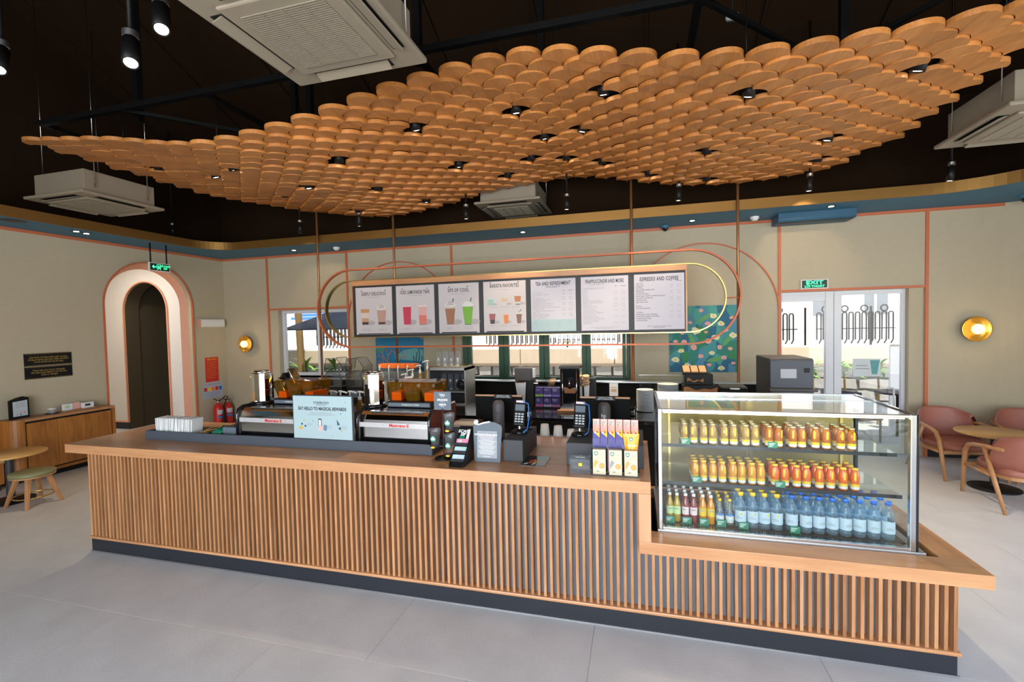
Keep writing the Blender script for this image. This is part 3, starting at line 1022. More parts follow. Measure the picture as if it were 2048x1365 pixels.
for x, y in ((-0.45, 0.9), (0.75, 1.75), (0.95, 1.75), (2.75, 0.8), (2.8, 2.9), (4.95, 0.7), (6.1, 1.6), (3.6, 1.75)):
    fp(MB().tube([(x, y, 4.0), (x, y, rz(y) - 0.02)], 0, rect=(0.06, 0.06), up=(0, 1, 0)), 'hanger_post')
for x, y in ((-1.35, 0.7), (-0.4, 0.7), (0.75, 0.7), (1.9, 0.7), (3.9, 0.7), (5.2, 0.7), (6.6, 0.7), (-1.1, 2.2), (6.7, 2.3), (2.8, 2.8)):
    fp(MB().tube([(x, y, fz(x) + 0.02), (x, y, 4.0)], 0.004, 5), 'wire')
# downlights let into gaps between the discs
for n, (x, y) in enumerate(lamps):
    t = thing('canopy_downlight', 'small black downlight in a canopy gap, %s from the left end' % (ORD[n] if n < 16 else '%dth' % (n + 1)), 'downlight', (x, y, fz(x) - 0.02), 0, 'downlights in the canopy')
    rr = random.Random(n)
    tx = rr.uniform(-0.25, 0.25)
    ry = (0.15 + rr.uniform(0, .15), tx, 0)
    MB().lathe([(0.001, 0.12), (0.045, 0.12), (0.045, 0.0), (0.038, 0.0), (0.036, 0.03), (0.001, 0.03)], (0, 0, 0), 16).build('can', 'black', t, rot=ry)
    MB().cyl((0, 0, 0.008), 0.034, 0.01, 16).build('lens', 'lamp_white', t, rot=ry)
    MB().tube([(0, 0, 0.12), (0, 0, 0.24)], 0.008, 6).build('stem', 'black', t)
    if n % 2 == 0:
        light('downlight_light', 'SPOT', (x, y, fz(x) - 0.05), 105, (1.0, 0.80, 0.52), (0, 0, 0), spot_size=1.15, spot_blend=0.7, shadow_soft_size=0.03)
# ================================================================== refrigerated display case and its drinks
CX0, CX1, CY0, CY1, CZ0, CZ1 = 4.586, 5.878, 0.073, 0.80, 0.594, 1.318
cs = thing('display_case', 'glass-fronted refrigerated drinks display case with steel edges', 'display case', (CX0, CY0, Z2))
cs.location = (0, 0, 0)
B(CX0 - 0.012, CX1 + 0.035, CY0 - 0.004, CY1, 0.40, CZ0, c=0.003).build('base', 'steel_brushed', cs)
B(CX0, CX1, CY0 + 0.01, CY0 + 0.016, CZ0, CZ1 - 0.012).build('front_glass', 'case_glass', cs)
B(CX0 + 0.01, CX1 - 0.01, CY0 + 0.01, CY1 - 0.02, CZ1 - 0.010, CZ1 - 0.004).build('top_glass', 'case_glass', cs)
B(CX1 - 0.010, CX1 - 0.004, CY0 + 0.03, CY1 - 0.02, CZ0, CZ1 - 0.012).build('side_glass', 'case_glass', cs)
B(CX0 + 0.006, CX0 + 0.012, CY0 + 0.03, CY1 - 0.02, CZ0, CZ1 - 0.012).build('side_glass', 'smoke', cs)
B(CX0 - 0.004, CX0 + 0.018, CY0, CY0 + 0.028, CZ0, CZ1, c=0.003).build('corner_post', 'steel', cs)
B(CX1 - 0.036, CX1 - 0.010, CY0, CY0 + 0.028, CZ0, CZ1, c=0.003).build('corner_post', 'steel', cs)
B(CX1 - 0.010, CX1 + 0.004, CY0 + 0.002, CY0 + 0.034, CZ0, CZ1, c=0.003).build('corner_post', 'gloss_black', cs)
B(CX0 + 0.018, CX1 - 0.036, CY0 - 0.001, CY0 + 0.02, CZ1 - 0.018, CZ1, c=0.003).build('top_rail', 'steel', cs)
B(CX0 + 0.018, CX1 - 0.036, CY0 - 0.001, CY0 + 0.022, CZ0, CZ0 + 0.016, c=0.003).build('bottom_rail', 'steel', cs)
for x in (CX0 - 0.002, CX1 - 0.014):
    B(x, x + 0.016, CY0 + 0.03, CY1, CZ1 - 0.014, CZ1 + 0.002).build('top_rail', 'gloss_black', cs)
    B(x, x + 0.016, CY1 - 0.03, CY1, CZ0, CZ1).build('rear_post', 'gloss_black', cs)
B(CX0 + 0.014, CX1 - 0.014, CY1 - 0.025, CY1, CZ1 - 0.05, CZ1).build('rear_rail', 'steel', cs)
B(CX0 + 0.014, CX1 - 0.014, CY0 + 0.46, CY0 + 0.475, CZ1 - 0.012, CZ1 - 0.002).build('glass_joint', 'steel', cs)
mat('case_back', (0.42, 0.30, 0.10), 0.3, 0.3, var=0.15, scale=2)
mat('case_floor', (0.10, 0.08, 0.05), 0.35, 0.4)
for k in range(2):
    x = CX0 + 0.02 + k * 0.63
    B(x, x + 0.615, CY1 - 0.03, CY1 - 0.022, CZ0 + 0.03, CZ1 - 0.06).build('rear_door', 'case_back', cs)
B(CX0 + 0.615, CX0 + 0.655, CY1 - 0.04, CY1 - 0.031, CZ0 + 0.03, CZ1 - 0.06).build('door_stile', 'brass', cs)
B(CX0 + 0.012, CX1 - 0.012, CY0 + 0.09, CY1 - 0.03, CZ0, CZ0 + 0.006).build('floor_pan', 'case_floor', cs)
gr = B(CX0 + 0.03, CX1 - 0.04, CY0 + 0.024, CY0 + 0.088, CZ0, CZ0 + 0.003).build('air_grille', 'black', cs)
gm = MB()
for k in range(118):
    x = CX0 + 0.035 + k * 0.0103
    gm.add([(x, CY0 + 0.026, CZ0 + 0.0045), (x + 0.005, CY0 + 0.026, CZ0 + 0.0045), (x + 0.009, CY0 + 0.086, CZ0 + 0.0045), (x + 0.004, CY0 + 0.086, CZ0 + 0.0045)], [(0, 1, 2, 3)])
go = gm.build('grille_louvre', 'steel', cs)
go['kind'] = 'stuff'
SH = [(1.066, 0.255, 0.56), (0.848, 0.20, 0.62)]
for z, y0, y1 in SH:
    B(CX0 + 0.014, CX1 - 0.014, y0, y1, z - 0.008, z).build('shelf', 'case_glass', cs)
    B(CX0 + 0.014, CX1 - (0.30 if z > 1 else 0.22), y0 + 0.002, y1, z - 0.014, z - 0.009).build('shelf_liner', 'case_floor', cs)
    B(CX0 + 0.014, CX1 - 0.014, y0 - 0.004, y0, z - 0.018, z + 0.002).build('shelf_edge', 'gloss_black', cs)
for x in (CX0 + 0.10, CX0 + 0.635, CX1 - 0.1):
    B(x - 0.008, x + 0.008, CY1 - 0.05, CY1 - 0.036, CZ0 + 0.02, CZ1 - 0.05).build('shelf_upright', 'brass', cs)
tl = B(CX0 + 0.03, CX1 - 0.05, CY0 + 0.03, CY0 + 0.045, CZ1 - 0.028, CZ1 - 0.018).build('case_lamp', 'lamp_white', cs)
light('case_lamp_light', 'AREA', (5.22, 0.16, 1.285), 1.7, (1.0, 0.84, 0.55), (0, 0, 0), shape='RECTANGLE', size=1.15, size_y=0.05)
light('case_lamp_light', 'AREA', (5.22, 0.24, 0.835), 0.9, (1.0, 0.90, 0.70), (0, 0, 0), shape='RECTANGLE', size=1.15, size_y=0.03)

def juice(name, c, trans=0.0):
    if trans:
        glass(name, tuple(min(1, k * 1.6) for k in c), 1.45, 1 - trans, c)
    else:
        mat(name, c, 0.15, var=0.1, scale=12, coat=0.25)
juice('juice_pear', (0.27, 0.15, 0.022))
juice('juice_apple', (0.48, 0.15, 0.006), 0.35)
juice('juice_mango', (0.56, 0.225, 0.003))
juice('juice_orange', (0.62, 0.105, 0.002))
juice('soda_green', (0.40, 0.25, 0.012))
juice('soda_red', (0.20, 0.010, 0.006))
juice('soda_orange', (0.60, 0.22, 0.003))
mat('cap_silver', (0.55, 0.50, 0.30), 0.35, 0.7)
mat('lid_yellow', (0.85, 0.52, 0.05), 0.35, 0.2)
mat('tab_yellow', (0.65, 0.53, 0.01), 0.4)
mat('label_green', (0.50, 0.66, 0.32), 0.5)
mat('label_pink', (0.72, 0.56, 0.58), 0.5)
mat('label_yellow', (0.68, 0.46, 0.01), 0.5)
mat('label_white', (0.58, 0.60, 0.62), 0.5)
mat('label_ice', (0.46, 0.57, 0.67), 0.5)
mat('label_blue', (0.05, 0.20, 0.55), 0.5)
mat('cap_blue', (0.01, 0.13, 0.60), 0.35)
mat('cap_yellow', (0.90, 0.55, 0.01), 0.35)
BODY = {
 'jar': [(0.001, 0), (0.024, 0), (0.027, 0.006), (0.0275, 0.045), (0.030, 0.07), (0.0305, 0.085), (0.027, 0.105), (0.020, 0.122), (0.018, 0.132), (0.001, 0.132)],
 'soda': [(0.001, 0), (0.024, 0), (0.0275, 0.006), (0.0275, 0.105), (0.024, 0.125), (0.013, 0.150), (0.011, 0.172), (0.001, 0.172)],
 'tonic': [(0.001, 0), (0.022, 0), (0.028, 0.01), (0.031, 0.035), (0.029, 0.07), (0.020, 0.10), (0.012, 0.13), (0.010, 0.150), (0.001, 0.150)],
 'water': [(0.001, 0), (0.028, 0), (0.033, 0.008), (0.0335, 0.025), (0.031, 0.03), (0.0335, 0.036), (0.0335, 0.108), (0.031, 0.112), (0.0335, 0.118), (0.030, 0.142), (0.016, 0.172), (0.012, 0.182), (0.012, 0.196), (0.001, 0.196)],
}
def band(r, z0, z1, a0, a1, n=12):
    m = MB()
    vs = []
    for k in range(n + 1):
        a = math.radians(a0 + (a1 - a0) * k / n)
        vs += [(r * math.cos(a), r * math.sin(a), z0), (r * math.cos(a), r * math.sin(a), z1)]
    return m.add(vs, [(2 * k, 2 * k + 2, 2 * k + 3, 2 * k + 1) for k in range(n)], True)
RS = {'jar': 0.785, 'soda': 0.80, 'tonic': 0.78, 'water': 0.93}
HS = {'jar': 0.89, 'soda': 0.95, 'tonic': 0.98, 'water': 0.99}
def make_bottle(kind, body, cap, style):
    t = _make_bottle(kind, body, cap, style)
    for o in PARTS[t.name]:
        for v in o.data.vertices:
            v.co.x *= RS[kind]
            v.co.y *= RS[kind]
            v.co.z *= HS[kind]
    return t
def _make_bottle(kind, body, cap, style):
    t = thing('bottle', 'x', 'bottle', (0, 0, 0))
    MB().lathe(BODY[kind], (0, 0, 0), 16).build('body', body, t, fix=False)
    if kind == 'jar':
        MB().lathe([(0.001, 0.142), (0.0205, 0.142), (0.0205, 0.131), (0.017, 0.131)], (0, 0, 0), 14).build('lid', cap, t)
        band(0.0308, 0.068, 0.118, 262, 284, 4).build('neck_tab', 'tab_yellow', t, fix=False)
        band(0.0282, 0.010, 0.026, 150, 390).build('label', 'label_white', t, fix=False)
        band(0.0283, 0.026, 0.044, 150, 390).build('label_top', 'label_yellow', t, fix=False)
    elif kind == 'soda':
        MB().lathe([(0.001, 0.185), (0.0125, 0.185), (0.0135, 0.168), (0.011, 0.168)], (0, 0, 0), 12).build('cap', 'white', t)
        band(0.0279, 0.052, 0.102, 190, 350).build('label', style, t, fix=False)
        band(0.0281, 0.082, 0.090, 232, 300).build('printed_word', 'ink_grey', t, fix=False)
    elif kind == 'tonic':
        MB().lathe([(0.001, 0.162), (0.012, 0.162), (0.0125, 0.147), (0.010, 0.147)], (0, 0, 0), 12).build('cap', cap, t)
        MB().lathe([(0.0298, 0.062), (0.0305, 0.050), (0.0312, 0.040), (0.0298, 0.022)], (0, 0, 0), 16).build('label', 'label_white', t, fix=False)
        MB().lathe([(0.0288, 0.074), (0.0303, 0.064)], (0, 0, 0), 16).build('label_stripe', 'label_blue', t, fix=False)
    else:
        MB().lathe([(0.001, 0.212), (0.0165, 0.212), (0.0165, 0.192), (0.012, 0.192)], (0, 0, 0), 14).build('cap', cap, t)
        band(0.0340, 0.038, 0.106, 170, 370, 16).build('label', 'label_ice', t, fix=False)
        wm = text_mesh('alba', 0.024).copy()
        for v in wm.vertices:
            a = math.radians(270) + v.co.x / 0.0343
            v.co = (0.0344 * math.cos(a), 0.0344 * math.sin(a), v.co.y + 0.066)
        wm.materials.append(M['ink_grey'])
        o = bpy.data.objects.new('lettering', wm)
        COL.objects.link(o)
        o.parent = t
        PARTS.setdefault(t.name, []).append(o)
        if cap == 'cap_yellow':
            band(0.0342, 0.084, 0.094, 284, 306, 3).build('printed_mark', 'tab_yellow', t, fix=False)
    return t
KINDS = {}
def bottle(key, args, loc, label, group, rz):
    if key not in KINDS:
        KINDS[key] = make_bottle(*args)
        o = KINDS[key]
    else:
        o = copy_tree(KINDS[key])
    o.location = loc
    o.rotation_euler = (0, 0, rz)
    tag(o, label, 'bottle', group)
ROWN = ['front', 'middle', 'back']
rb = random.Random(5)
def px2x(u0, x_l, u_l, x_r, u_r):
    return x_l + (x_r - x_l) * (u0 - u_l) / (u_r - u_l)
S1 = [248, 322, 404, 470, 563, 632, 722, 791, 893, 960, 1063, 1130, 1225, 1295, 1395, 1470]
S2 = [333, 398, 472, 542, 625, 690, 766, 832, 935, 1005, 1087, 1158, 1247, 1325, 1410, 1487]
def place_row(us, xl, ul, xr, ur, z, y0, dy, spec, shelf):
    cnt = {}
    for i, u in enumerate(us):
        # a small perspective correction keeps the spacing even in the case
        x = px2x(u, xl, ul, xr, ur)
        key, args, word = spec(i)
        cnt[word] = cnt.get(word, 0) + 1
        for r in range(3):
            bottle(key, args, (x + rb.uniform(-.001, .001), y0 + r * dy + rb.uniform(-.003, .003), z), '%s on the %s, %s from left, %s row' % (word, shelf, ORD[cnt[word] - 1], ROWN[r]), word + 's on the ' + shelf, rb.uniform(-0.6, 0.6))
place_row(S1, 4.748, 248, 5.662, 1475, 1.067, 0.29, 0.062, lambda i: ('pear', ('jar', 'juice_pear', 'cap_silver', None), 'cloudy tan juice bottle') if i < 8 else ('apple', ('jar', 'juice_apple', 'cap_silver', None), 'clear amber juice bottle'), 'top shelf')
place_row(S2, 4.805, 333, 5.655, 1487, 0.849, 0.238, 0.062, lambda i: ('mango', ('jar', 'juice_mango', 'lid_yellow', None), 'yellow mango juice bottle') if i < 8 else ('carrot', ('jar', 'juice_orange', 'lid_yellow', None), 'deep orange juice bottle'), 'middle shelf')
S3 = [130, 195, 270, 340, 420, 490, 568, 648]
place_row(S3, 4.652, 130, 4.993, 648, 0.6005, 0.205, 0.066, lambda i: [('sg', ('soda', 'soda_green', 'white', 'label_green'), 'olive yellow soda bottle'), ('sr', ('soda', 'soda_red', 'white', 'label_pink'), 'dark red soda bottle'), ('so', ('soda', 'soda_orange', 'white', 'label_yellow'), 'bright orange soda bottle'), ('to', ('tonic', 'clear_bottle', 'cap_yellow', None), 'round clear tonic bottle')][i // 2], 'case floor')
S4 = [745, 835, 920, 1008, 1115, 1210, 1300, 1392, 1480, 1573, 1665, 1758]
place_row(S4, 5.052, 745, 5.800, 1758, 0.6005, 0.20, 0.082, lambda i: ('wy', ('water', 'water', 'cap_yellow', None), 'yellow capped water bottle') if i < 4 else ('wb', ('water', 'water', 'cap_blue', None), 'blue capped water bottle'), 'case floor')
# small green price cards
PC = [(4.752, 0.252, 1.062, 'below the first tan juice bottle on the top shelf'), (5.24, 0.252, 1.062, 'below the first amber juice bottle on the top shelf'), (4.81, 0.197, 0.844, 'below the first yellow juice bottle on the middle shelf'), (5.265, 0.197, 0.844, 'below the first deep orange juice bottle on the middle shelf'), (4.652, 0.165, 0.6005, 'before the olive yellow sodas on the case floor'), (4.748, 0.165, 0.6005, 'before the red sodas on the case floor'), (4.846, 0.165, 0.6005, 'before the orange sodas on the case floor'), (4.942, 0.165, 0.6005, 'before the tonic bottles on the case floor'), (5.062, 0.157, 0.6005, 'before the yellow capped water bottles'), (5.33, 0.157, 0.6005, 'before the blue capped water bottles')]
for x, y, z, w_ in PC:
    t = thing('price_card', 'green price card ' + w_, 'price card', (x, y, z), 0, 'green price cards in the display case')
    MB().prism([(0, 0), (0.012, 0), (0.003, 0.042)], -0.026, 0.026, 'x').build('card', 'green', t, rot=(0, 0, 0))
    for k, wd in enumerate((0.034, 0.026, 0.02)):
        MB().box(-0.021, -0.021 + wd, -0.0012, -0.0004, 0.030 - k * 0.008, 0.033 - k * 0.008).build('printed_line', 'white', t, rot=(-0.07, 0, 0))

# ================================================================== hanging menu board
YM = 3.47
mb_ = thing('menu_board', 'long hanging menu board in copper and brass loops on bronze poles', 'menu board', (2.69, YM, 1.7))
def mp_(m, n, ma, par=None, **k):
    o = m.build(n, ma, par or mb_, **k)
    if par is None:
        o.location = (-2.69, -YM, -1.7)
    return o
BX0, BX1, BZ0, BZ1 = 0.262, 5.078, 1.70, 2.55
mp_(B(BX0, BX1, YM - 0.05, YM + 0.034, 2.475, BZ1, c=0.004), 'top_beam', 'oak')
mp_(B(BX0, BX0 + 0.02, YM - 0.05, YM + 0.034, BZ0, 2.475), 'side_board', 'oak_z')
mp_(B(BX1 - 0.02, BX1, YM - 0.05, YM + 0.034, BZ0, 2.475), 'side_board', 'oak_z')
mp_(B(BX0 + 0.02, BX1 - 0.02, YM - 0.035, YM + 0.034, BZ0, 2.475), 'backing', 'charcoal')
mp_(B(BX0, BX1, YM - 0.05, YM + 0.034, BZ0 - 0.012, BZ0), 'bottom_strip', 'brass')
def stadium(x0, x1, z0, z1, rect, m, name):
    r = (z1 - z0) / 2
    zc = (z0 + z1) / 2
    pts = arc(x0 + r, zc, r, 90, 270, 24) + arc(x1 - r, zc, r, -90, 90, 24)
    o = MB().tube([(x, YM, z) for x, z in pts], 0, closed=True, rect=rect, up=(0, 1, 0))
    mp_(o, name, m)
stadium(-0.37, 5.70, 1.545, 2.73, (0.055, 0.022), 'copper', 'copper_loop')
stadium(-0.222, 5.53, 1.695, 2.555, (0.07, 0.014), 'brass', 'brass_loop')
mp_(MB().tube([(5.53, YM, 2.11), (5.70, YM, 2.11)], 0.008, 8), 'strut', 'copper')
mp_(MB().tube([(-0.37, YM, 2.17), (-0.222, YM, 2.17)], 0.008, 8), 'strut', 'copper')
for x, y in ((-0.36, YM + 0.02), (0.949, YM + 0.055), (4.41, YM + 0.055), (5.68, YM + 0.045)):
    mp_(MB().tube([(x, y, 1.06), (x, y, 4.6)], 0.017, 10), 'pole', 'bronze_pole')
glow('screen', (0.40, 0.385, 0.44), 0.22)
glow('poster', (0.50, 0.46, 0.465), 0.14)
glow('screen_teal', (0.27, 0.36, 0.385), 0.22)
PWD = 0.683
HEAD = ['DEEPLY DELICIOUS', 'ICED LEMONADE TEAS', 'SIPS OF COOL', 'BARISTA FAVORITES', 'TEA AND REFRESHMENT', 'FRAPPUCCINO\u00ae AND MORE', 'ESPRESSO AND COFFEE']
def cupshape(x, z, w0, w1, h):
    return [(x - w0 / 2, z), (x + w0 / 2, z), (x + w1 / 2, z + h), (x - w1 / 2, z + h)]
def ell(x, z, a, b, n=16):
    return [(x + a * math.cos(2 * PI * k / n), z + b * math.sin(2 * PI * k / n)) for k in range(n)]
cols = {}
def flat(c, k=0.04):
    key = tuple(round(v, 3) for v in c)
    if key not in cols:
        cols[key] = glow('print_%d' % len(cols), tuple(v * 0.75 for v in c), k)
    return cols[key]
def drink(p, x, z, w0, w1, h, bands, top=None, straw=None, kind=0, y=-0.001):
    # printed picture of a drink: soft shadow, layered body, topping
    def put(pts, c, dy):
        MB().prism(pts, y - dy - 0.0004, y - dy, 'y').build('printed_drink', flat(c), p)
    put([(a + w1 * 0.55, b) for a, b in ell(x, z + h * 0.16, w1 * 0.55, h * 0.14)], (0.55, 0.50, 0.51), 0.0)
    n = len(bands)
    for i, (f0, f1, c) in enumerate(bands):
        wa = w0 + (w1 - w0) * f0
        wb_ = w0 + (w1 - w0) * f1
        put([(x - wa / 2, z + h * f0), (x + wa / 2, z + h * f0), (x + wb_ / 2, z + h * f1), (x - wb_ / 2, z + h * f1)], c, 0.0006)
    if straw:
        put([(x + w1 * .12, z + h), (x + w1 * .2, z + h), (x + w1 * .38, z + h * 1.36), (x + w1 * .28, z + h * 1.36)], straw, 0.0010)
    if top:
        put(ell(x, z + h * 1.02, w1 * 0.52, h * 0.10), top, 0.0014)
        put(ell(x, z + h * 1.10, w1 * 0.36, h * 0.09), top, 0.0016)
        if kind:
            for q in range(4):
                put([(x - w1 * (.36 - q * .07), z + h * (1.02 + q * .05)), (x + w1 * (.34 - q * .07), z + h * (1.05 + q * .05)), (x + w1 * (.34 - q * .07), z + h * (1.068 + q * .05)), (x - w1 * (.36 - q * .07), z + h * (1.036 + q * .05))], (0.22, 0.10, 0.07), 0.002 + q * 0.0003)
W_, CR = (0.75, 0.72, 0.71), (0.74, 0.64, 0.52)
ROWS5 = ['TEA LATTE', 'English Breakfast \u00b7 Earl Grey', 'Chai', 'Pure Matcha Latte', 'Pure Matcha & Espresso Fusion', 'REFRESHING TEA', 'Ruby Grapefruit & Honey Black Tea', 'Iced Pomegranate Pearls Hibiscus', 'Iced Shaken Strawberry Green Tea Lemonade', 'Red Tea Lemonade', '        Black Tea  Green Tea  Hibiscus', 'PURE TEA', 'Earl Grey, English Breakfast', 'Mint Citrus, Jade Citrus Mint', 'Hibiscus, Chamomile']
ROWS6 = ['COFFEE FRAPPUCCINO\u00ae', 'Coffee', 'Caramel', 'Mocha', 'Espresso', 'Java Chip', 'Brown Sugar Cream Oatmilk', 'CREAM FRAPPUCCINO\u00ae', 'Vanilla Cream', 'Strawberries & Cream', 'Green Tea Cream', 'Chocolate Chip Cream', 'BLENDED JUICE DRINKS', 'Mango Passion Fruit', 'Raspberry Black Currant', 'CHOCOLATE & CLASSICS', 'Signature Hot Chocolate', 'Steamed Milk']
ROWS7 = ['Caff\u00e8 Latte', 'Cappuccino', 'Flat White', 'Almond Milk Hazelnut Latte', 'Caff\u00e8 Mocha', 'Caramel Macchiato', 'Brown Sugar Oatmilk Iced Shaken Espresso', 'Cold Foam Iced Espresso', 'Caff\u00e8 Americano', 'Asian Dolce Latte', '', 'Espresso', 'Con Panna/Macchiato', '', 'Cold Brew', 'Vanilla Sweet Cream Cold Brew', 'Honey Ruby Grapefruit Cold Brew', 'Freshly Brewed Coffee', 'Iced Dolce Misto']
for i in range(7):
    x0 = 0.30 + i * PWD
    pc = x0 + PWD / 2
    lit = i >= 4
    z0, z1 = 1.735, 2.445
    p = B(-0.306, 0.306, -0.012, 0.0, z0 - 2.09, z1 - 2.09).build('menu_panel', 'screen' if lit else 'poster', mb_)
    p.location = (pc - 2.69, -0.036, 2.09 - 1.7)
    ti = 'ink'
    y = -0.0135
    text(HEAD[i], (0, y, 0.29 if i not in (0, 1, 2) else 0.255), 0.070, ti, p, space=1.12, sx=(0.62, 0.60, 0.66, 0.60, 0.56, 0.50, 0.58)[i], bold=0.0012)
    for sx in (-1, 1):
        if i < 4:
            MB().prism(ell(0.17 * sx + (0.03 * sx if i != 2 else -0.03 * sx), 0.305 if i < 3 else 0.335, 0.010, 0.008, 8), y - 0.0005, y, 'y').build('printed_leaf', 'ink', p)
            B(-0.27, 0.27, -0.016, -0.012, -0.352, -0.340).build('clip_bar', 'ink', p)
    if i < 3:
        text('HANDCRAFTED ' + ('BEVERAGES' if i != 1 else 'ICED TEAS'), (0, y, 0.205), 0.018, 'ink_grey', p)
    if i == 0:
        drink(p, -0.15, -0.22, 0.10, 0.15, 0.25, [(0, .06, W_), (.06, .22, (.10, .05, .04)), (.22, .45, (.72, .42, .25)), (.45, .78, (.88, .74, .64)), (.78, 1, (.72, .38, .16))], y=y)
        drink(p, 0.13, -0.22, 0.11, 0.16, 0.25, [(0, .05, W_), (.05, .2, (.16, .08, .07)), (.2, .9, (.66, .40, .32)), (.9, 1, CR)], (0.90, 0.84, 0.80), kind=1, y=y)
    elif i == 1:
        drink(p, -0.13, -0.23, 0.11, 0.135, 0.29, [(0, .04, W_), (.04, .94, (.72, .06, .12)), (.94, 1, (.90, .70, .70))], y=y)
        drink(p, 0.12, -0.23, 0.11, 0.135, 0.29, [(0, .04, (.35, .37, .42)), (.04, .5, (.92, .26, .20)), (.5, .92, (.93, .52, .48)), (.92, 1, (.94, .80, .78))], y=y)
    elif i == 2:
        drink(p, -0.13, -0.24, 0.10, 0.165, 0.28, [(0, .03, W_), (.03, .85, (.45, .21, .11)), (.85, 1, CR)], (0.92, 0.87, 0.84), (0.02, 0.20, 0.12), 1, y=y)
        drink(p, 0.14, -0.24, 0.10, 0.165, 0.28, [(0, .03, (.12, .16, .12)), (.03, .92, (.24, .55, .06)), (.92, 1, W_)], (0.90, 0.90, 0.86), (0.02, 0.20, 0.12), 0, y=y)
    elif i == 3:
        text('TRY THEM NOW', (0, y, 0.235), 0.018, 'ink_grey', p)
        drink(p, -0.20, 0.02, 0.075, 0.085, 0.11, [(0, .8, (.42, .66, .60)), (.8, 1, (.60, .80, .74))], y=y)
        drink(p, 0.0, 0.02, 0.06, 0.10, 0.11, [(0, .4, W_), (.4, .8, (.78, .55, .42)), (.8, 1, CR)], y=y)
        drink(p, 0.19, 0.02, 0.06, 0.10, 0.12, [(0, .12, (.2, .22, .24)), (.12, .35, W_), (.35, 1, (.60, .24, .10))], y=y)
        drink(p, -0.18, -0.235, 0.06, 0.095, 0.14, [(0, .4, (.10, .06, .07)), (.4, 1, (.45, .13, .14))], y=y)
        drink(p, 0.02, -0.235, 0.055, 0.07, 0.14, [(0, .85, (.92, .28, .06)), (.85, 1, (.95, .60, .50))], y=y)
        drink(p, 0.205, -0.235, 0.05, 0.085, 0.14, [(0, .9, (.30, .15, .11)), (.9, 1, CR)], (0.9, 0.85, 0.82), (.1, .1, .1), 1, y=y)
        text('Pure Matcha Latte      Caramel Macchiato      Iced Dolce Misto', (0, y, -0.005), 0.017, 'ink_grey', p)
        text('Iced Americano      Iced Strawberry Tea      Java Chip Frappuccino', (0, y, -0.262), 0.017, 'ink_grey', p)
    if i < 3:
        text([['Brown Sugar Oatmilk\nIced Shaken Espresso', 'Brown Sugar Cream\nOatmilk Frappuccino'], ['Iced Hibiscus Tea\nLemonade', 'Iced Strawberry\nGreen Tea Lemonade'], ['Java Chip\nFrappuccino', 'Green Tea Cream\nFrappuccino']][i][0], (-0.14, y, -0.285), 0.019, 'ink_grey', p)
        text([['Brown Sugar Oatmilk\nIced Shaken Espresso', 'Brown Sugar Cream\nOatmilk Frappuccino'], ['Iced Hibiscus Tea\nLemonade', 'Iced Strawberry\nGreen Tea Lemonade'], ['Java Chip\nFrappuccino', 'Green Tea Cream\nFrappuccino']][i][1], (0.14, y, -0.285), 0.019, 'ink_grey', p)
    if lit:
        rows = (ROWS5, ROWS6, ROWS7)[i - 4]
        zt = {4: 0.17, 5: 0.20, 6: 0.235}[i]
        dz = {4: 0.0245, 5: 0.0268, 6: 0.0262}[i]
        if i == 4:
            text('TEAVANA\u2122', (0.0, y, 0.245), 0.030, 'ink', p, space=1.3)
            B(-0.306, 0.306, -0.0132, -0.012, -0.355, -0.19).build('info_band', 'screen_teal', p)
            for k in range(4):
                text(['Milk', 'Size', 'Hot', 'Iced'][k], (-0.24 + k * 0.155, y - 0.001, -0.23), 0.024, 'ink_grey', p)
                B(-0.27 + k * 0.155, -0.21 + k * 0.155, y - 0.0008, y, -0.27, -0.268).build('printed_line', 'ink_grey', p)
        if i == 5:
            text('BLENDED BEVERAGES', (-0.10, y, 0.247), 0.02, 'ink_grey', p)
            text('All beverages are available in Tall, Grande and Venti sizes\nMilk alternatives available on request', (0, y, -0.32), 0.015, 'ink_grey', p)
        if i == 6:
            text('All prices are quoted in Vietnamese Dong\nPrices include VAT', (0, y, -0.32), 0.017, 'ink', p)
        for k, t_ in enumerate(rows):
            if not t_:
                continue
            up = t_.isupper()
            text(t_, (-0.285, y, zt - k * dz), 0.024 if not up else 0.026, 'ink_grey' if i < 6 else 'ink', p, align='LEFT', sx=0.85, space=1.15 if up else 1.0)
            if not up and (k * 7 + i) % 3 != 0:
                text('75 000', (0.145, y, zt - k * dz + 0.004), 0.017, 'ink_grey', p)
                text('85 000', (0.24, y, zt - k * dz + 0.004), 0.017, 'ink_grey', p)
        text('TALL', (0.145, y, zt + 0.022), 0.016, 'ink', p)
        text('GRANDE', (0.24, y, zt + 0.022), 0.016, 'ink', p)
# ================================================================== things on the service counter
ZT = 0.93
RY0 = 0.165
rs = thing('counter_riser', 'long charcoal riser tray behind the worktop edge', 'riser', (0, 0, ZT))
B(0.43, 3.075, RY0, RY0 + 0.018, 0, 0.074).build('front_board', 'riser', rs, bevel=0.002)
B(0.43, 0.448, RY0 + 0.018, 0.62, 0, 0.074).build('end_board', 'riser', rs)
B(3.057, 3.075, RY0 + 0.018, 0.62, 0, 0.074).build('end_board', 'charcoal', rs)
B(0.448, 3.057, RY0 + 0.018, 0.62, 0, 0.012).build('tray_floor', 'charcoal', rs)
zr = ZT + 0.0125
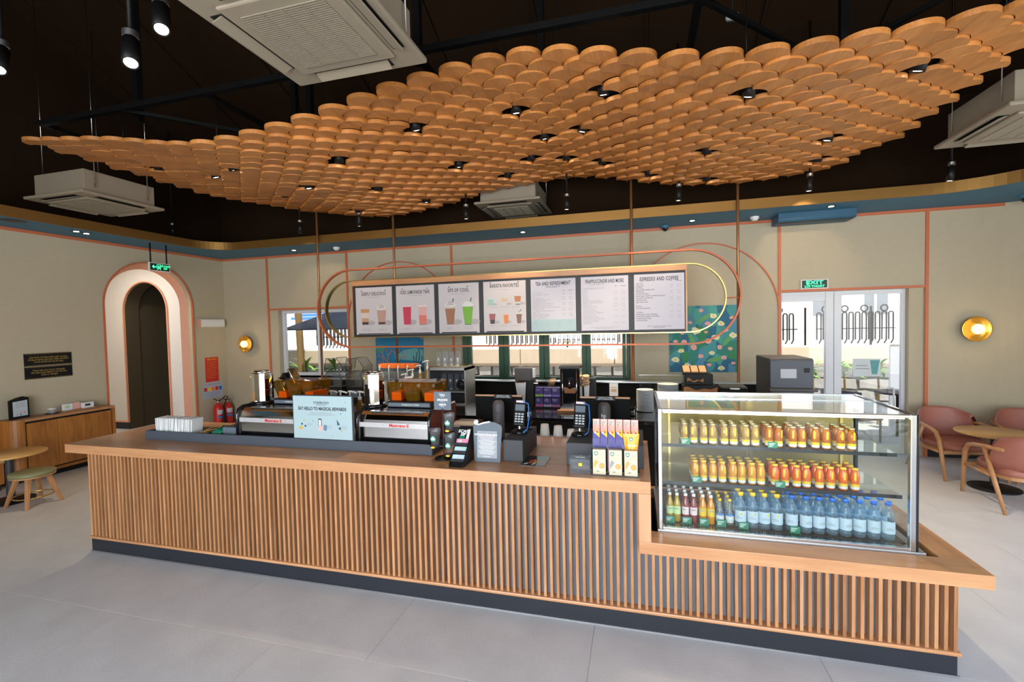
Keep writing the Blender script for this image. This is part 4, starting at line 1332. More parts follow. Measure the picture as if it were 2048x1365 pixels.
# napkins, sleeves and stirrers in the left end of the tray
nb = random.Random(2)
nd = thing('napkin_stack', 'standing stack of white paper napkins at the left end of the riser', 'napkins', (0.47, 0.26, zr))
nm = MB().box(-0.0035, 0.0035, -0.055, 0.055, 0, 0.162).build('napkin', 'white', nd)
for k in range(40):
    o = nm if k == 0 else nm.copy()
    if k:
        COL.objects.link(o)
    o.location = (0.01 + k * 0.0098, nb.uniform(-.008, .02), 0)
    o.rotation_euler = (nb.uniform(-.05, .05), nb.uniform(0.02, 0.16), nb.uniform(-.08, .08))
sl = thing('stirrer_cup', 'low holder of wooden stirrers beside the napkins', 'stirrers', (0.985, 0.27, zr))
B(-0.05, 0.05, -0.06, 0.06, 0, 0.05).build('tray', 'charcoal', sl)
for k in range(7):
    MB().box(-0.006, 0.006, -0.05, 0.05, 0, 0.004).build('stirrer', 'table_oak', sl, (-0.04 + k * 0.013, 0, 0.052 + 0.006 * (k % 3)), (nb.uniform(-.1, .3), nb.uniform(-.4, .4), nb.uniform(-.4, .4)))
ss = thing('straw_box', 'bundle of dark green wrapped straws beside the stirrers', 'straws', (1.115, 0.27, zr))
B(-0.055, 0.055, -0.06, 0.06, 0, 0.045).build('tray', 'charcoal', ss)
for k in range(9):
    MB().tube([(-0.04 + k * 0.01, -0.05, 0.05 + 0.008 * (k % 2)), (-0.045 + k * 0.011, 0.06, 0.075 + 0.01 * (k % 3))], 0.006, 6).build('straw', 'green', ss)
bx = tag(B(1.175, 1.325, 0.235, 0.40, zr, zr + 0.105, c=0.004).build('caddy_box', 'slate'), 'blue grey condiment caddy box left of the first espresso machine', 'box')

# espresso machines
mat('machine_brown', (0.14, 0.035, 0.02), 0.35)
mat('badge_strip', (0.62, 0.60, 0.60), 0.3, 0.4, var=0.25, scale=90)
def machine(x0, x1, label, word):
    t = thing('espresso_machine', label, 'espresso machine', (x0, 0.24, zr))
    w_ = x1 - x0
    D = 0.46
    H = 0.265
    prof = [(0, 0.0), (0.0, H - 0.055), (0.012, H - 0.02), (0.045, H), (D, H), (D, 0.0)]
    MB().prism([(a, b) for a, b in prof], 0.022, w_ - 0.022, 'x').build('body', 'chrome', t)
    for xa in (0.0, w_ - 0.022):
        pr = [(-0.012, 0.0), (-0.012, H - 0.05), (0.004, H - 0.012), (0.045, H + 0.008), (D + 0.01, H + 0.008), (D + 0.01, 0.0)]
        MB().prism(pr, xa, xa + 0.022, 'x').build('side_panel', 'machine_brown' if xa > 0 else 'black', t)
        MB().tube([(xa + 0.011, -0.013, 0.0), (xa + 0.011, -0.013, H - 0.05), (xa + 0.011, 0.003, H - 0.010), (xa + 0.011, 0.045, H + 0.009), (xa + 0.011, D, H + 0.009)], 0.012, 8).build('edge_bead', 'gloss_black', t)
    B(0.024, w_ - 0.024, -0.004, 0.0, 0.155, 0.19).build('badge_strip', 'badge_strip', t)
    text(word, (w_ * 0.58, -0.0055, 0.172), 0.032, 'red', t, space=1.0, sx=1.1, bold=0.001)
    B(0.022, w_ - 0.022, -0.006, 0.0, 0.0, 0.016).build('drip_lip', 'gloss_black', t)
    B(0.03, w_ - 0.03, 0.10, D - 0.03, H, H + 0.006).build('cup_tray', 'gloss_black', t)
    B(0.10, w_ - 0.08, 0.03, 0.09, H + 0.001, H + 0.004).build('light_strip', 'steel', t)
    return t
machine(1.325, 1.935, 'left espresso machine with mirror-like front behind the riser', 'Mastrena II')
machine(2.43, 3.04, 'right espresso machine with brown side behind the cup stand', 'Mastrena II')
zm = zr + 0.265 + 0.007
def tower(x, y, label):
    t = thing('milk_tower', label, 'milk frother', (x, y, zm))
    MB().lathe([(0.001, 0.0), (0.10, 0.0), (0.10, 0.012), (0.075, 0.02)], (0, 0, 0), 20).build('foot', 'gloss_black', t)
    MB().lathe([(0.072, 0.015), (0.078, 0.02), (0.078, 0.255), (0.070, 0.262), (0.001, 0.262)], (0, 0, 0), 12, smooth=False).build('shell', 'chrome', t)
    MB().lathe([(0.066, 0.262), (0.066, 0.276), (0.058, 0.276), (0.058, 0.266)], (0, 0, 0), 16).build('rim', 'chrome', t)
    B(-0.012, 0.012, 0.07, 0.12, 0.02, 0.23).build('rear_column', 'gloss_black', t)
    MB().prism([(-0.045, 0.225), (-0.028, 0.225), (-0.0365, 0.24)], -0.0785, -0.0775, 'y').build('warning_mark', 'yellow', t)
tower(1.36, 0.47, 'chrome faceted frothing tower on the left espresso machine')
tower(2.45, 0.46, 'chrome faceted frothing tower on the right espresso machine')
# a slim tilted screen and steam handle at the far left of machine one
lp = thing('tilted_tablet', 'black tilted screens leaning at the left end of the first machine', 'screen', (1.31, 0.55, zm - 0.004))
lp.location = (1.26, 0.43, ZT + 0.013)
MB().prism([(0.0, 0.0), (0.10, 0.0), (0.17, 0.33), (0.15, 0.34)], -0.02, 0.10, 'y').build('stand', 'black', lp)
lp.location = (1.10, 0.52, ZT + 0.013)
MB().box(-0.004, 0.004, -0.05, 0.07, 0, 0.22).build('screen_glass', 'steel', lp, (0.135, 0.02, 0.13), (0, 0.2, 0))
# amber bean hoppers
def hopper(x0, x1, y0, label, beans):
    t = thing('bean_hopper', label, 'bean hopper', (x0, y0, zm))
    w_, D = x1 - x0, 0.26
    B(0.0, w_ * 0.92, 0.0, D, 0.0, 0.045, c=0.004).build('base', 'black', t)
    B(0.012, w_ * 0.9, -0.003, 0.0, 0.008, 0.036).build('display', 'slate', t)
    text('STARBUCKS COFFEE', (w_ * 0.5, -0.004, 0.022), 0.016, 'white', t)
    for a, b in ((0.0, 0.30), (0.31, 0.69), (0.70, 1.0)):
        xa, xb = w_ * a, w_ * b
        xm = (xa + xb) / 2
        m = MB()
        rings = []
        for z, k in ((0.046, 0.74), (0.10, 0.90), (0.16, 1.0), (0.185, 1.0), (0.197, 0.93)):
            hw = (xb - xa) / 2 * k
            hd = D / 2 * k
            cc = 0.25 * hw
            rings.append([(xm - hw + cc, D / 2 - hd, z), (xm + hw - cc, D / 2 - hd, z), (xm + hw, D / 2 - hd + cc, z), (xm + hw, D / 2 + hd - cc, z), (xm + hw - cc, D / 2 + hd, z), (xm - hw + cc, D / 2 + hd, z), (xm - hw, D / 2 + hd - cc, z), (xm - hw, D / 2 - hd + cc, z)])
        vs = [p for r in rings for p in r]
        fs = []
        for i in range(len(rings) - 1):
            for k in range(8):
                fs.append((i * 8 + k, i * 8 + (k + 1) % 8, (i + 1) * 8 + (k + 1) % 8, (i + 1) * 8 + k))
        fs.append(tuple((len(rings) - 1) * 8 + k for k in range(8)))
        m.add(vs, fs).build('hopper', 'amber', t)
        bm_ = MB()
        hw, hd = (xb - xa) / 2 * 0.68, D / 2 * 0.68
        bm_.box(xm - hw, xm + hw, D / 2 - hd, D / 2 + hd, 0.048, beans)
        if a == 0.31:
            bm_.build('beans', mat('beans', (0.025, 0.012, 0.006), 0.5, var=0.8, scale=60, bump=0.8, bscale=90), t)
        else:
            bm_.build('sweep_panel', 'orange', t)
hopper(1.52, 1.90, 0.42, 'amber coffee bean hopper behind the pale blue sign', 0.10)
hopper(2.585, 2.985, 0.42, 'amber coffee bean hopper full of dark beans on the right machine', 0.11)
ch = thing('cup_lid_fan', 'row of tilted chrome and black grinder chutes left of the amber hopper', 'grinder chutes', (1.42, 0.62, zm))
for k in range(4):
    MB().box(-0.012, 0.012, -0.05, 0.05, 0, 0.15, c=0.006).build('chute', 'chrome' if k % 2 else 'gloss_black', ch, (0.0 + k * 0.028, 0.03 + k * 0.03, 0.03 + k * 0.035), (0, -0.5, 0))
# standing sign on the riser
sg = thing('rewards_sign', 'pale blue landscape rewards sign standing on the riser', 'sign', (2.19, RY0 - 0.004, ZT + 0.0745))
mat('sign_face', (0.36, 0.47, 0.49), 0.45, var=0.02)
B(-0.262, 0.262, 0.0, 0.02, -0.0, 0.335, c=0.003).build('frame', 'charcoal', sg)
B(-0.254, 0.254, -0.002, 0.0, 0.006, 0.328).build('face', 'sign_face', sg)
sg.location.y = RY0 + 0.0
text('STARBUCKS', (-0.005, -0.003, 0.278), 0.022, 'ink', sg, space=1.15, bold=0.0006)
text('REWARDS', (-0.005, -0.003, 0.261), 0.015, 'ink', sg, space=1.4)
text('SAY HELLO TO MAGICAL REWARDS', (0.0, -0.003, 0.232), 0.0335, 'ink', sg, space=1.05, sx=0.74, bold=0.0012)
text('Nhi\u1ec1u \u01b0u \u0111\u00e3i d\u00e0nh ri\u00eang cho b\u1ea1n\nkhi tr\u1edf th\u00e0nh h\u1ed9i vi\u00ean Starbucks Rewards', (-0.01, -0.003, 0.195), 0.014, 'ink_grey', sg)
mat('navy', (0.03, 0.08, 0.14), 0.5)
mat('gold', (0.55, 0.36, 0.08), 0.5)
for x, z, a, b, c in ((-0.18, 0.115, .008, .008, 'navy'), (-0.15, 0.10, .008, .008, 'navy'), (-0.19, 0.085, .018, .013, 'gold'), (0.15, 0.09, .010, .010, 'navy'), (0.165, 0.072, .006, .006, 'gold'), (-0.16, 0.143, .006, .006, 'gold'), (0.20, 0.285, .005, .005, 'ink_grey'), (0.16, 0.20, .004, .004, 'ink'), (-0.2, 0.25, .004, .004, 'ink_grey'), (0.09, 0.03, .004, .004, 'ink_grey'), (-0.08, 0.14, .003, .003, 'ink')):
    MB().prism(ell(x, z, a, b, 12), -0.0035, -0.002, 'y').build('printed_dot', c, sg)
MB().box(-0.034, -0.006, -0.0035, -0.002, 0.098, 0.158).build('printed_phone', 'ink', sg)
MB().box(-0.029, -0.011, -0.004, -0.0035, 0.105, 0.150).build('printed_screen', 'white', sg)
MB().prism([(-0.034, 0.068), (-0.006, 0.068), (-0.002, 0.10), (-0.030, 0.112)], -0.0042, -0.0035, 'y').build('printed_hand', 'pink', sg)
MB().prism([(0.008, 0.075), (0.034, 0.068), (0.040, 0.108), (0.014, 0.114)], -0.0038, -0.002, 'y').build('printed_card', mat('card_blue', (.12, .18, .26), .5), sg)
MB().prism([(0.125, 0.155), (0.152, 0.118), (0.130, 0.112)], -0.0036, -0.002, 'y').build('printed_tree', 'navy', sg)
for x0, z0, n in ((-0.12, 0.115, 2), (0.05, 0.105, 3), (0.18, 0.105, 3)):
    for k in range(n):
        B(x0 - 0.02, x0 + 0.03, -0.0028, -0.002, z0 - k * 0.009, z0 - k * 0.009 + 0.003).build('printed_line', 'ink_grey', sg)

# ---- cup stand with size sign
cu = thing('cup_stand', 'three-armed black stand showing clear cup sizes with a grey sign', 'cup stand', (3.185, 0.12, ZT))
MB().lathe([(0.001, 0.012), (0.06, 0.010), (0.066, 0.0), (0.001, 0.0)], (0, 0, 0), 24).build('base', 'black', cu)
MB().tube([(0, 0, 0.008), (0, 0, 0.345)], 0.004, 8).build('pole', 'charcoal', cu)
B(-0.062, 0.062, -0.003, 0.003, 0.335, 0.46).build('sign', 'slate', cu)
MB().lathe([(0.008, -0.008), (0.008, 0.006)], (0, 0, 0.335), 8, 'y').build('sign_clip', 'charcoal', cu)
for k, (a_, z) in enumerate((('TALL', 0.437), ('GRANDE', 0.403), ('VENTI', 0.370))):
    text(a_, (0, -0.004, z), 0.019, 'white', cu, bold=0.0005)
    text('%d ml' % (350, 470, 590)[k], (0, -0.004, z - 0.013), 0.009, 'white', cu)
def siren_logo(parent, x, y, z, r, bend=None):
    # round green emblem: ring, pale centre with a crowned figure, drawn flat
    MB().prism(ell(x, z, r, r, 18), y - 0.0006, y, 'y').build('emblem', 'logo_green', parent)
    MB().prism(ell(x, z, r * 0.42, r * 0.52, 12), y - 0.0010, y - 0.0006, 'y').build('emblem_figure', 'white', parent)
    MB().prism([(x - r * .3, z + r * .5), (x - r * .15, z + r * .62), (x, z + r * .85), (x + r * .15, z + r * .62), (x + r * .3, z + r * .5)], y - 0.0010, y - 0.0006, 'y').build('emblem_crown', 'white', parent)
    for s in (-1, 1):
        MB().prism([(x + s * r * .45, z - r * .5), (x + s * r * .6, z + r * .35), (x + s * r * .72, z + r * .3), (x + s * r * .62, z - r * .5)], y - 0.0010, y - 0.0006, 'y').build('emblem_tail', 'white', parent)
for k, (dx, dz, h, lab) in enumerate(((-0.062, 0.088, 0.105, 'clear lidded cup on the left arm of the cup stand'), (0.046, 0.205, 0.095, 'clear lidded cup on the top right arm of the cup stand'), (0.046, 0.036, 0.125, 'tall clear lidded cup on the lowest arm of the cup stand'))):
    MB().tube([(0, 0, dz - 0.004), (dx, 0, dz - 0.004)], 0.004, 6).build('arm', 'charcoal', cu)
    MB().cyl((dx, 0, dz - 0.006), 0.036, 0.005, 20).build('shelf', 'charcoal', cu)
    MB().prism(ell(dx, dz - 0.005, 0.015, 0.007, 12), -0.042, -0.036, 'y').build('size_tag', 'label_yellow', cu)
    t = thing('cold_cup', lab, 'cup', (3.185 + dx, 0.12, ZT + dz), 0, 'sample cups on the stand')
    MB().lathe([(0.001, 0), (0.026, 0), (0.038, h), (0.0385, h + 0.003)], (0, 0, 0), 20).build('cup', 'cup_glass', t, fix=False)
    MB().lathe([(0.0395, h), (0.040, h + 0.006), (0.034, h + 0.014), (0.001, h + 0.016)], (0, 0, 0), 20).build('lid', 'cup_glass', t, fix=False)
    siren_logo(t, 0.0, -0.0350, h * 0.50, 0.021)

# ---- gift card rack
gk = thing('gift_card_rack', 'narrow black stepped rack of gift cards beside the notice board', 'card rack', (3.345, -0.06, ZT))
MB().prism([(-0.004, 0.0), (0.20, 0.0), (0.215, 0.225), (-0.004, 0.018)], -0.048, -0.044, 'x').build('side_board', 'black', gk)
MB().prism([(-0.004, 0.0), (0.20, 0.0), (0.215, 0.225), (-0.004, 0.018)], 0.044, 0.048, 'x').build('side_board', 'black', gk)
sb_ = MB().box(-0.044, 0.044, -0.002, 0.002, 0, 0.30).build('back_board', 'black', gk, (0, 0.004, 0.002), (-0.75, 0, 0))
cards = [('pink', (0.75, 0.28, 0.42)), ('mint', (0.40, 0.62, 0.58)), ('ice', (0.50, 0.66, 0.76))]
for k, (nm_, c) in enumerate(cards):
    dist = 0.150 - k * 0.058                       # distance up the sloping board
    py, pz_ = 0.004 + dist * math.sin(0.75) - 0.006 * 0.73, 0.002 + dist * math.cos(0.75) + 0.006 * 0.68
    B(-0.044, 0.044, -0.010, -0.006, 0.0, 0.016).build('pocket', 'charcoal', gk, (0, py, pz_), (-0.75, 0, 0))
    cc = thing('gift_card', '%s gift card on the %s step of the rack' % (nm_, ('upper', 'middle', 'lowest')[k]), 'gift card', (3.345, -0.06 + py, ZT + pz_))
    MB().box(-0.041, 0.041, -0.003, -0.001, 0.002, 0.050, c=0.0004).build('card', mat('card_' + nm_, c, 0.4, var=0.35, scale=40), cc, rot=(-0.75, 0, 0))
    MB().prism(ell(-0.014 + k * 0.01, 0.030, 0.014, 0.012, 12), -0.0042, -0.003, 'y').build('printed_shape', 'label_white' if k else 'label_pink', cc, rot=(-0.75, 0, 0))
text('SCAN\nSIP', (0.0, 0.150, 0.190), 0.030, 'white', gk, rot=(PI / 2 - 0.75, 0, 0), bold=0.001, line=0.8)
pz = MB().box(0.018, 0.036, -0.004, -0.002, 0.20, 0.275).build('printed_phone', 'white', gk, (0, 0.004, 0.002), (-0.75, 0, 0))
MB().box(-0.03, 0.008, -0.004, -0.002, 0.205, 0.225).build('printed_green', 'green', gk, (0, 0.004, 0.002), (-0.75, 0, 0))

# ---- notice board with a scroll top
nt_ = thing('notice_board', 'slate notice board with a scroll-topped outline standing on the worktop', 'notice board', (3.503, 0.095, ZT))
out = [(-0.085, 0.0), (0.090, 0.0), (0.094, 0.10), (0.103, 0.225), (0.098, 0.245), (0.06, 0.262), (0.02, 0.268), (-0.02, 0.258), (-0.06, 0.244), (-0.098, 0.240), (-0.092, 0.10)]
MB().prism(out, 0.0, 0.014, 'y').build('board', 'slate', nt_, rot=(-0.06, 0, 0), bevel=0.002)
B(-0.068, 0.070, -0.003, 0.0, 0.028, 0.205).build('sheet', mat('sheet_grey', (0.30, 0.32, 0.35), 0.6), nt_, rot=(-0.06, 0, 0))
sp = [(-0.075 + 0.014 * (1 - k / 26) * math.cos(k * 0.42 + 2.6), 0.002, 0.265 + 0.014 * (1 - k / 26) * math.sin(k * 0.42 + 2.6)) for k in range(24)][::-1]
MB().tube(sp + [(-0.088, 0.002, 0.250), (-0.06, 0.002, 0.246), (-0.02, 0.002, 0.259), (0.02, 0.002, 0.266)], 0.006, 6).build('scroll', 'white_plastic', nt_, rot=(-0.06, 0, 0))
text('NOTICE/TH\u00d4NG B\u00c1O', (0, -0.0135, 0.186), 0.016, 'white', nt_, rot=(PI / 2 - 0.06, 0, 0), bold=0.0004)
for k in range(15):
    wd = 0.058 - (k % 4) * 0.006
    B(-wd, wd, -0.0038, -0.003, 0.172 - k * 0.0085, 0.1745 - k * 0.0085).build('printed_line', 'white_plastic' if k > 2 else 'label_pink', nt_, rot=(-0.06, 0, 0))
text('Starbucks', (0, -0.0055, 0.040), 0.013, 'white', nt_, rot=(PI / 2 - 0.06, 0, 0))

# ---- registers: boxes, monitors, card terminals, scanner
def till(x0, x1, label):
    return tag(B(x0, x1, 0.14, 0.58, ZT, ZT + 0.143, c=0.003).build('till_plinth', 'charcoal'), label, 'till box')
till(3.60, 3.736, 'charcoal till box behind the notice board')
till(4.024, 4.50, 'wide charcoal till box behind the snack rack')
zb = ZT + 0.1432
def monitor(x0, x1, cx, y, label, two):
    t = thing('till_screen', label, 'monitor', (cx, y, ZT))
    base = 0.0
    B(x0 - cx, x1 - cx, 0.145, 0.165, 0.105, 0.325, c=0.004).build('screen_back', 'matt_black', t)
    B(x0 - cx, x1 - cx, 0.143, 0.168, 0.318, 0.329).build('top_edge', 'cabinet_top', t)
    B(-0.075, 0.075, 0.130, 0.142, 0.305, 0.335).build('name_strip', 'black', t)
    text('STARBUCKS COFFEE\nNEXT CASHIER PLEASE', (0, 0.129, 0.320), 0.0115, 'white', t)
    MB().lathe([(0.001, 0.006), (0.044, 0.006), (0.0465, 0.02), (0.0465, 0.275), (0.040, 0.298), (0.026, 0.309), (0.001, 0.311)], (0, 0.0, 0.0), 24).build('stand_column', mat('taupe_plastic', (0.075, 0.062, 0.062), 0.55), t)
    B(-0.09, 0.09, -0.06, 0.18, 0.0, 0.008, c=0.002).build('foot', 'black', t)
    text('hp', (-0.002, -0.0475, 0.22), 0.045, 'white' if two else 'charcoal', t, rot=(PI / 2, 0, 0), sx=0.8)
monitor(3.16, 3.56, 3.404, 0.70, 'black till screen turned away with a rounded stand, left register', False)
monitor(4.03, 4.41, 4.226, 0.70, 'black till screen turned away with a rounded stand, right register', True)
mat('key_grey', (0.45, 0.47, 0.48), 0.5)
def terminal(x, label, strap):
    t = thing('card_terminal', label, 'card terminal', (x, 0.36, zb))
    MB().lathe([(0.001, 0.030), (0.03, 0.028), (0.056, 0.014), (0.060, 0.0), (0.001, 0.0)], (0, 0, 0), 20).build('base', 'gloss_black', t)
    MB().cyl((0, 0, 0.02), 0.016, 0.06, 12).build('neck', 'steel', t)
    rt = (-0.42, 0.06, 0.12)
    hd = MB().box(-0.042, 0.042, -0.02, 0.016, 0.0, 0.185, c=0.012).build('handset', 'black', t, (0, -0.02, 0.05), rt)
    B(-0.033, 0.033, -0.022, -0.0195, 0.105, 0.150).build('display', 'slate', hd)
    B(-0.030, 0.030, -0.022, -0.0195, 0.163, 0.178).build('label_strip', 'label_pink', hd)
    for r in range(4):
        for c in range(3):
            B(-0.030 + c * 0.022, -0.014 + c * 0.022, -0.0225, -0.0195, 0.022 + r * 0.018, 0.032 + r * 0.018).build('key', 'key_grey', hd)
    MB().tube([(0.03, 0.0, 0.22), (0.06, 0.03, 0.20), (0.065, 0.03, 0.10), (0.06, -0.02, 0.03), (0.04, -0.055, 0.012)], 0.004, 6).build('cable', 'blue', t)
terminal(3.66, 'black card payment terminal on the narrow till box', 0)
terminal(4.085, 'black card payment terminal at the left end of the wide till box', 0)
sn = thing('barcode_scanner', 'glossy black barcode scanner on the narrow till box', 'scanner', (3.69, 0.48, zb))
MB().lathe([(0.001, 0.008), (0.036, 0.006), (0.040, 0.0), (0.001, 0.0)], (0, 0, 0), 16).build('base', 'black', sn)
MB().ball((0, 0.0, 0.085), 0.078, 16, 10, sx=0.5, sy=0.35).build('head', 'gloss_black', sn)

# ---- acrylic donation box
db = thing('acrylic_box', 'small clear acrylic box with a yellow padlock on the worktop', 'box', (4.127, 0.015, ZT))
for b in ((-0.063, 0.063, -0.035, -0.032, 0, 0.085), (-0.063, 0.063, 0.045, 0.048, 0, 0.085), (-0.063, -0.060, -0.032, 0.045, 0, 0.085), (0.060, 0.063, -0.032, 0.045, 0, 0.085)):
    B(*b).build('wall', 'acrylic', db)
B(-0.065, 0.065, -0.037, 0.05, 0.085, 0.089).build('lid', 'acrylic', db)
B(-0.03, 0.03, -0.002, 0.004, 0.089, 0.0905).build('slot', 'white', db)
B(-0.063, 0.063, -0.035, 0.048, 0.0, 0.003).build('floor', 'acrylic', db)
B(-0.004, 0.016, -0.049, -0.039, 0.050, 0.068).build('padlock', 'yellow', db)
MB().tube([(0.001, -0.044, 0.068), (0.001, -0.044, 0.078), (0.011, -0.044, 0.078), (0.011, -0.044, 0.068)], 0.0015, 6).build('shackle', 'steel', db)

# ---- snack rack with bars, pouch and coffee sachet boxes
YS = -0.03
rk = thing('snack_rack', 'clear tiered countertop rack with a dark base for snack packs', 'snack rack', (4.336, YS, ZT))
B(-0.139, 0.137, -0.004, 0.16, 0.0, 0.006).build('base', 'charcoal', rk)
B(-0.139, 0.137, -0.006, -0.003, 0.0, 0.028).build('lip', 'acrylic', rk)
for x in (-0.139, 0.134):
    MB().prism([(-0.004, 0.006), (0.16, 0.006), (0.16, 0.25), (0.10, 0.25), (-0.004, 0.10)], x, x + 0.003, 'x').build('side', 'acrylic', rk)
B(-0.136, 0.134, 0.045, 0.16, 0.150, 0.153).build('shelf', 'acrylic', rk)
B(-0.136, 0.060, 0.045, 0.048, 0.153, 0.21).build('shelf_front', 'acrylic', rk)
mat('box_cream', (0.72, 0.60, 0.38), 0.5, var=0.04)
mat('box_teal', (0.16, 0.34, 0.34), 0.5)
mat('box_mauve', (0.48, 0.26, 0.36), 0.5)
mat('bar_pink', (0.82, 0.36, 0.30), 0.3)
mat('bar_purple', (0.055, 0.04, 0.26), 0.3)
mat('coffee_tan', (0.60, 0.34, 0.10), 0.5)
for k, (x, c, lab) in enumerate(((-0.092, 'gold', 'left'), (0.002, 'ink_grey', 'middle'), (0.090, 'coffee_tan', 'right'))):
    t = thing('coffee_sachet_box', 'cream instant coffee box with a cup picture, %s of three on the rack' % lab, 'coffee box', (4.336 + x, YS, ZT + 0.0062), 0, 'cream coffee boxes on the rack')
    B(-0.037, 0.037, 0.0, 0.035, 0.0, 0.148, c=0.001).build('carton', 'box_cream', t)
    siren_logo(t, -0.018, -0.0004, 0.125, 0.0125)
    text('VIA', (0.017, -0.001, 0.120), 0.018, 'ink_grey', t)
    text(('VANILLA LATTE', 'CAFFE MOCHA', 'CARAMEL LATTE')[k], (0, -0.001, 0.098), 0.008, 'coffee_tan', t)
    MB().prism(ell(0.014, 0.052, 0.024, 0.024, 18), -0.0012, 0.0, 'y').build('printed_saucer', 'white', t)
    MB().prism(ell(0.016, 0.052, 0.019, 0.019, 18), -0.0018, -0.0012, 'y').build('printed_coffee', 'coffee_tan', t)
    MB().prism([(-0.034, 0.06), (-0.022, 0.09), (-0.004, 0.074), (-0.03, 0.034)], -0.0010, 0.0, 'y').build('printed_sachet', c, t)
    MB().prism(ell(-0.008, 0.018, 0.010, 0.004, 8), -0.0010, 0.0, 'y').build('printed_beans', 'ink_grey', t)
for k, (x, c, lab) in enumerate(((-0.113, 'box_teal', 'teal coffee carton behind the left cream box, left one'), (-0.078, 'box_teal', 'teal coffee carton behind the left cream box, right one'), (-0.030, 'box_mauve', 'mauve coffee carton behind the middle cream box, left one'), (0.006, 'box_mauve', 'mauve coffee carton behind the middle cream box, right one'))):
    t = thing('small_coffee_carton', lab, 'carton', (4.336 + x, YS + 0.055, ZT + 0.0062), 0, 'small cartons behind the cream boxes')
    B(-0.017, 0.017, 0.0, 0.05, 0.0, 0.143, c=0.001).build('carton', c, t)
    siren_logo(t, 0.0, -0.0004, 0.130, 0.010)
for k in range(6):
    x = -0.112 + k * 0.045
    t = thing('snack_bar', 'pink and purple snack bar pack, %s from the left on the rack' % ORD[k], 'snack bar', (4.336 + x, YS + 0.075, ZT + 0.1535), 0, 'snack bars on the rack')
    pk = MB()
    prof = [(0.0, 0.003), (0.008, 0.009), (0.05, 0.011), (0.12, 0.010), (0.150, 0.004), (0.168, 0.0008)]
    vs, fs = [], []
    for z, d in prof:
        vs += [(-0.0205, 0, z), (0, -d, z), (0.0205, 0, z), (0, d, z)]
    for i in range(len(prof) - 1):
        for q in range(4):
            fs.append((i * 4 + q, i * 4 + (q + 1) % 4, (i + 1) * 4 + (q + 1) % 4, (i + 1) * 4 + q))
    pk.add(vs, fs)
    pk.build('wrapper', 'bar_pink', t)
    MB().prism([(-0.0205, 0.0), (0.0205, 0.0), (0.0205, 0.055), (-0.0205, 0.095)], -0.0135, -0.0125, 'y').build('printed_purple', 'bar_purple', t)
    MB().prism([(-0.006, 0.082), (0.0195, 0.058), (0.0195, 0.10), (0.008, 0.108)], -0.0140, -0.0127, 'y').build('printed_nuts', 'label_yellow', t)
    MB().prism(ell(0.006, 0.092, 0.007, 0.007, 8), -0.0146, -0.014, 'y').build('printed_berry', 'red', t)
    MB().prism(ell(-0.006, 0.088, 0.006, 0.006, 8), -0.0146, -0.014, 'y').build('printed_nut', 'white', t)
    siren_logo(t, -0.004, -0.0105, 0.147, 0.008)
po = thing('snack_pouch', 'shiny orange snack pouch leaning on the right of the rack', 'snack pouch', (4.428, YS + 0.036, ZT + 0.0062))
pk = MB()
prof = [(0.0, 0.034, 0.013), (0.03, 0.035, 0.016), (0.15, 0.036, 0.012), (0.22, 0.046, 0.005), (0.238, 0.047, 0.001)]
vs, fs = [], []
for z, hw, d in prof:
    vs += [(-hw, 0, z), (-hw * .5, -d, z), (hw * .5, -d, z), (hw, 0, z), (hw * .5, d * .5, z), (-hw * .5, d * .5, z)]
for i in range(len(prof) - 1):
    for q in range(6):
        fs.append((i * 6 + q, i * 6 + (q + 1) % 6, (i + 1) * 6 + (q + 1) % 6, (i + 1) * 6 + q))
fs.append(tuple(range(24, 30)))
pk.add(vs, fs).build('pouch', mat('pouch_orange', (0.90, 0.38, 0.02), 0.3), po)
siren_logo(po, 0.0, -0.014, 0.207, 0.011)
text('Chocolate', (0.004, -0.016, 0.172), 0.013, 'white', po, bold=0.0004)
po.location.y = YS + 0.052
# ================================================================== back bar and what stands on it
ZB = 0.85
bb = thing('back_bar', 'long gloss black back bar with an upstand behind the registers', 'back counter', (0, 0, 0))
B(0.25, 6.2, 1.96, 3.42, ZB - 0.04, ZB, c=0.003).build('worktop', 'gloss_black', bb)
B(-0.5, 6.2, 3.42, 3.55, 0.0, 1.045).build('upstand', 'matt_black', bb)
B(-0.5, 6.2, 3.41, 3.56, 1.045, 1.058).build('upstand_cap', 'steel_brushed', bb)
B(0.27, 6.18, 2.05, 3.42, 0.08, ZB - 0.04).build('carcass', 'matt_black', bb)
for k in range(10):
    B(0.28 + k * 0.59, 0.862 + k * 0.59, 2.03, 2.05, 0.12, ZB - 0.06, c=0.002).build('door', 'black', bb)
B(0.27, 6.18, 2.1, 3.4, 0.0, 0.08).build('plinth', 'kick', bb)
zb_ = ZB + 0.0005
# coffee grinder
t = thing('coffee_grinder', 'tall black and steel coffee grinder on the back bar', 'coffee grinder', (3.176, 2.52, zb_))
B(-0.10, 0.10, -0.09, 0.12, 0.0, 0.03, c=0.004).build('base', 'black', t)
B(-0.03, 0.11, -0.02, 0.12, 0.03, 0.33, c=0.004).build('column', 'black', t)
MB().prism([(-0.10, 0.31), (0.03, 0.31), (0.015, 0.06), (-0.06, 0.03)], -0.065, -0.055, 'y').build('chute_plate', 'steel_brushed', t)
B(-0.10, 0.10, -0.08, 0.12, 0.33, 0.475, c=0.006).build('hopper', mat('grinder_brown', (0.05, 0.04, 0.035), 0.4), t)
B(-0.09, 0.02, -0.085, -0.06, 0.305, 0.335).build('clamp', 'chrome', t)
MB().cyl((0.115, 0.0, 0.29), 0.022, 0.05, 14, 'x').build('knob', 'chrome', t)
B(0.101, 0.13, -0.03, 0.03, 0.36, 0.47, c=0.004).build('side_box', 'white_plastic', t)
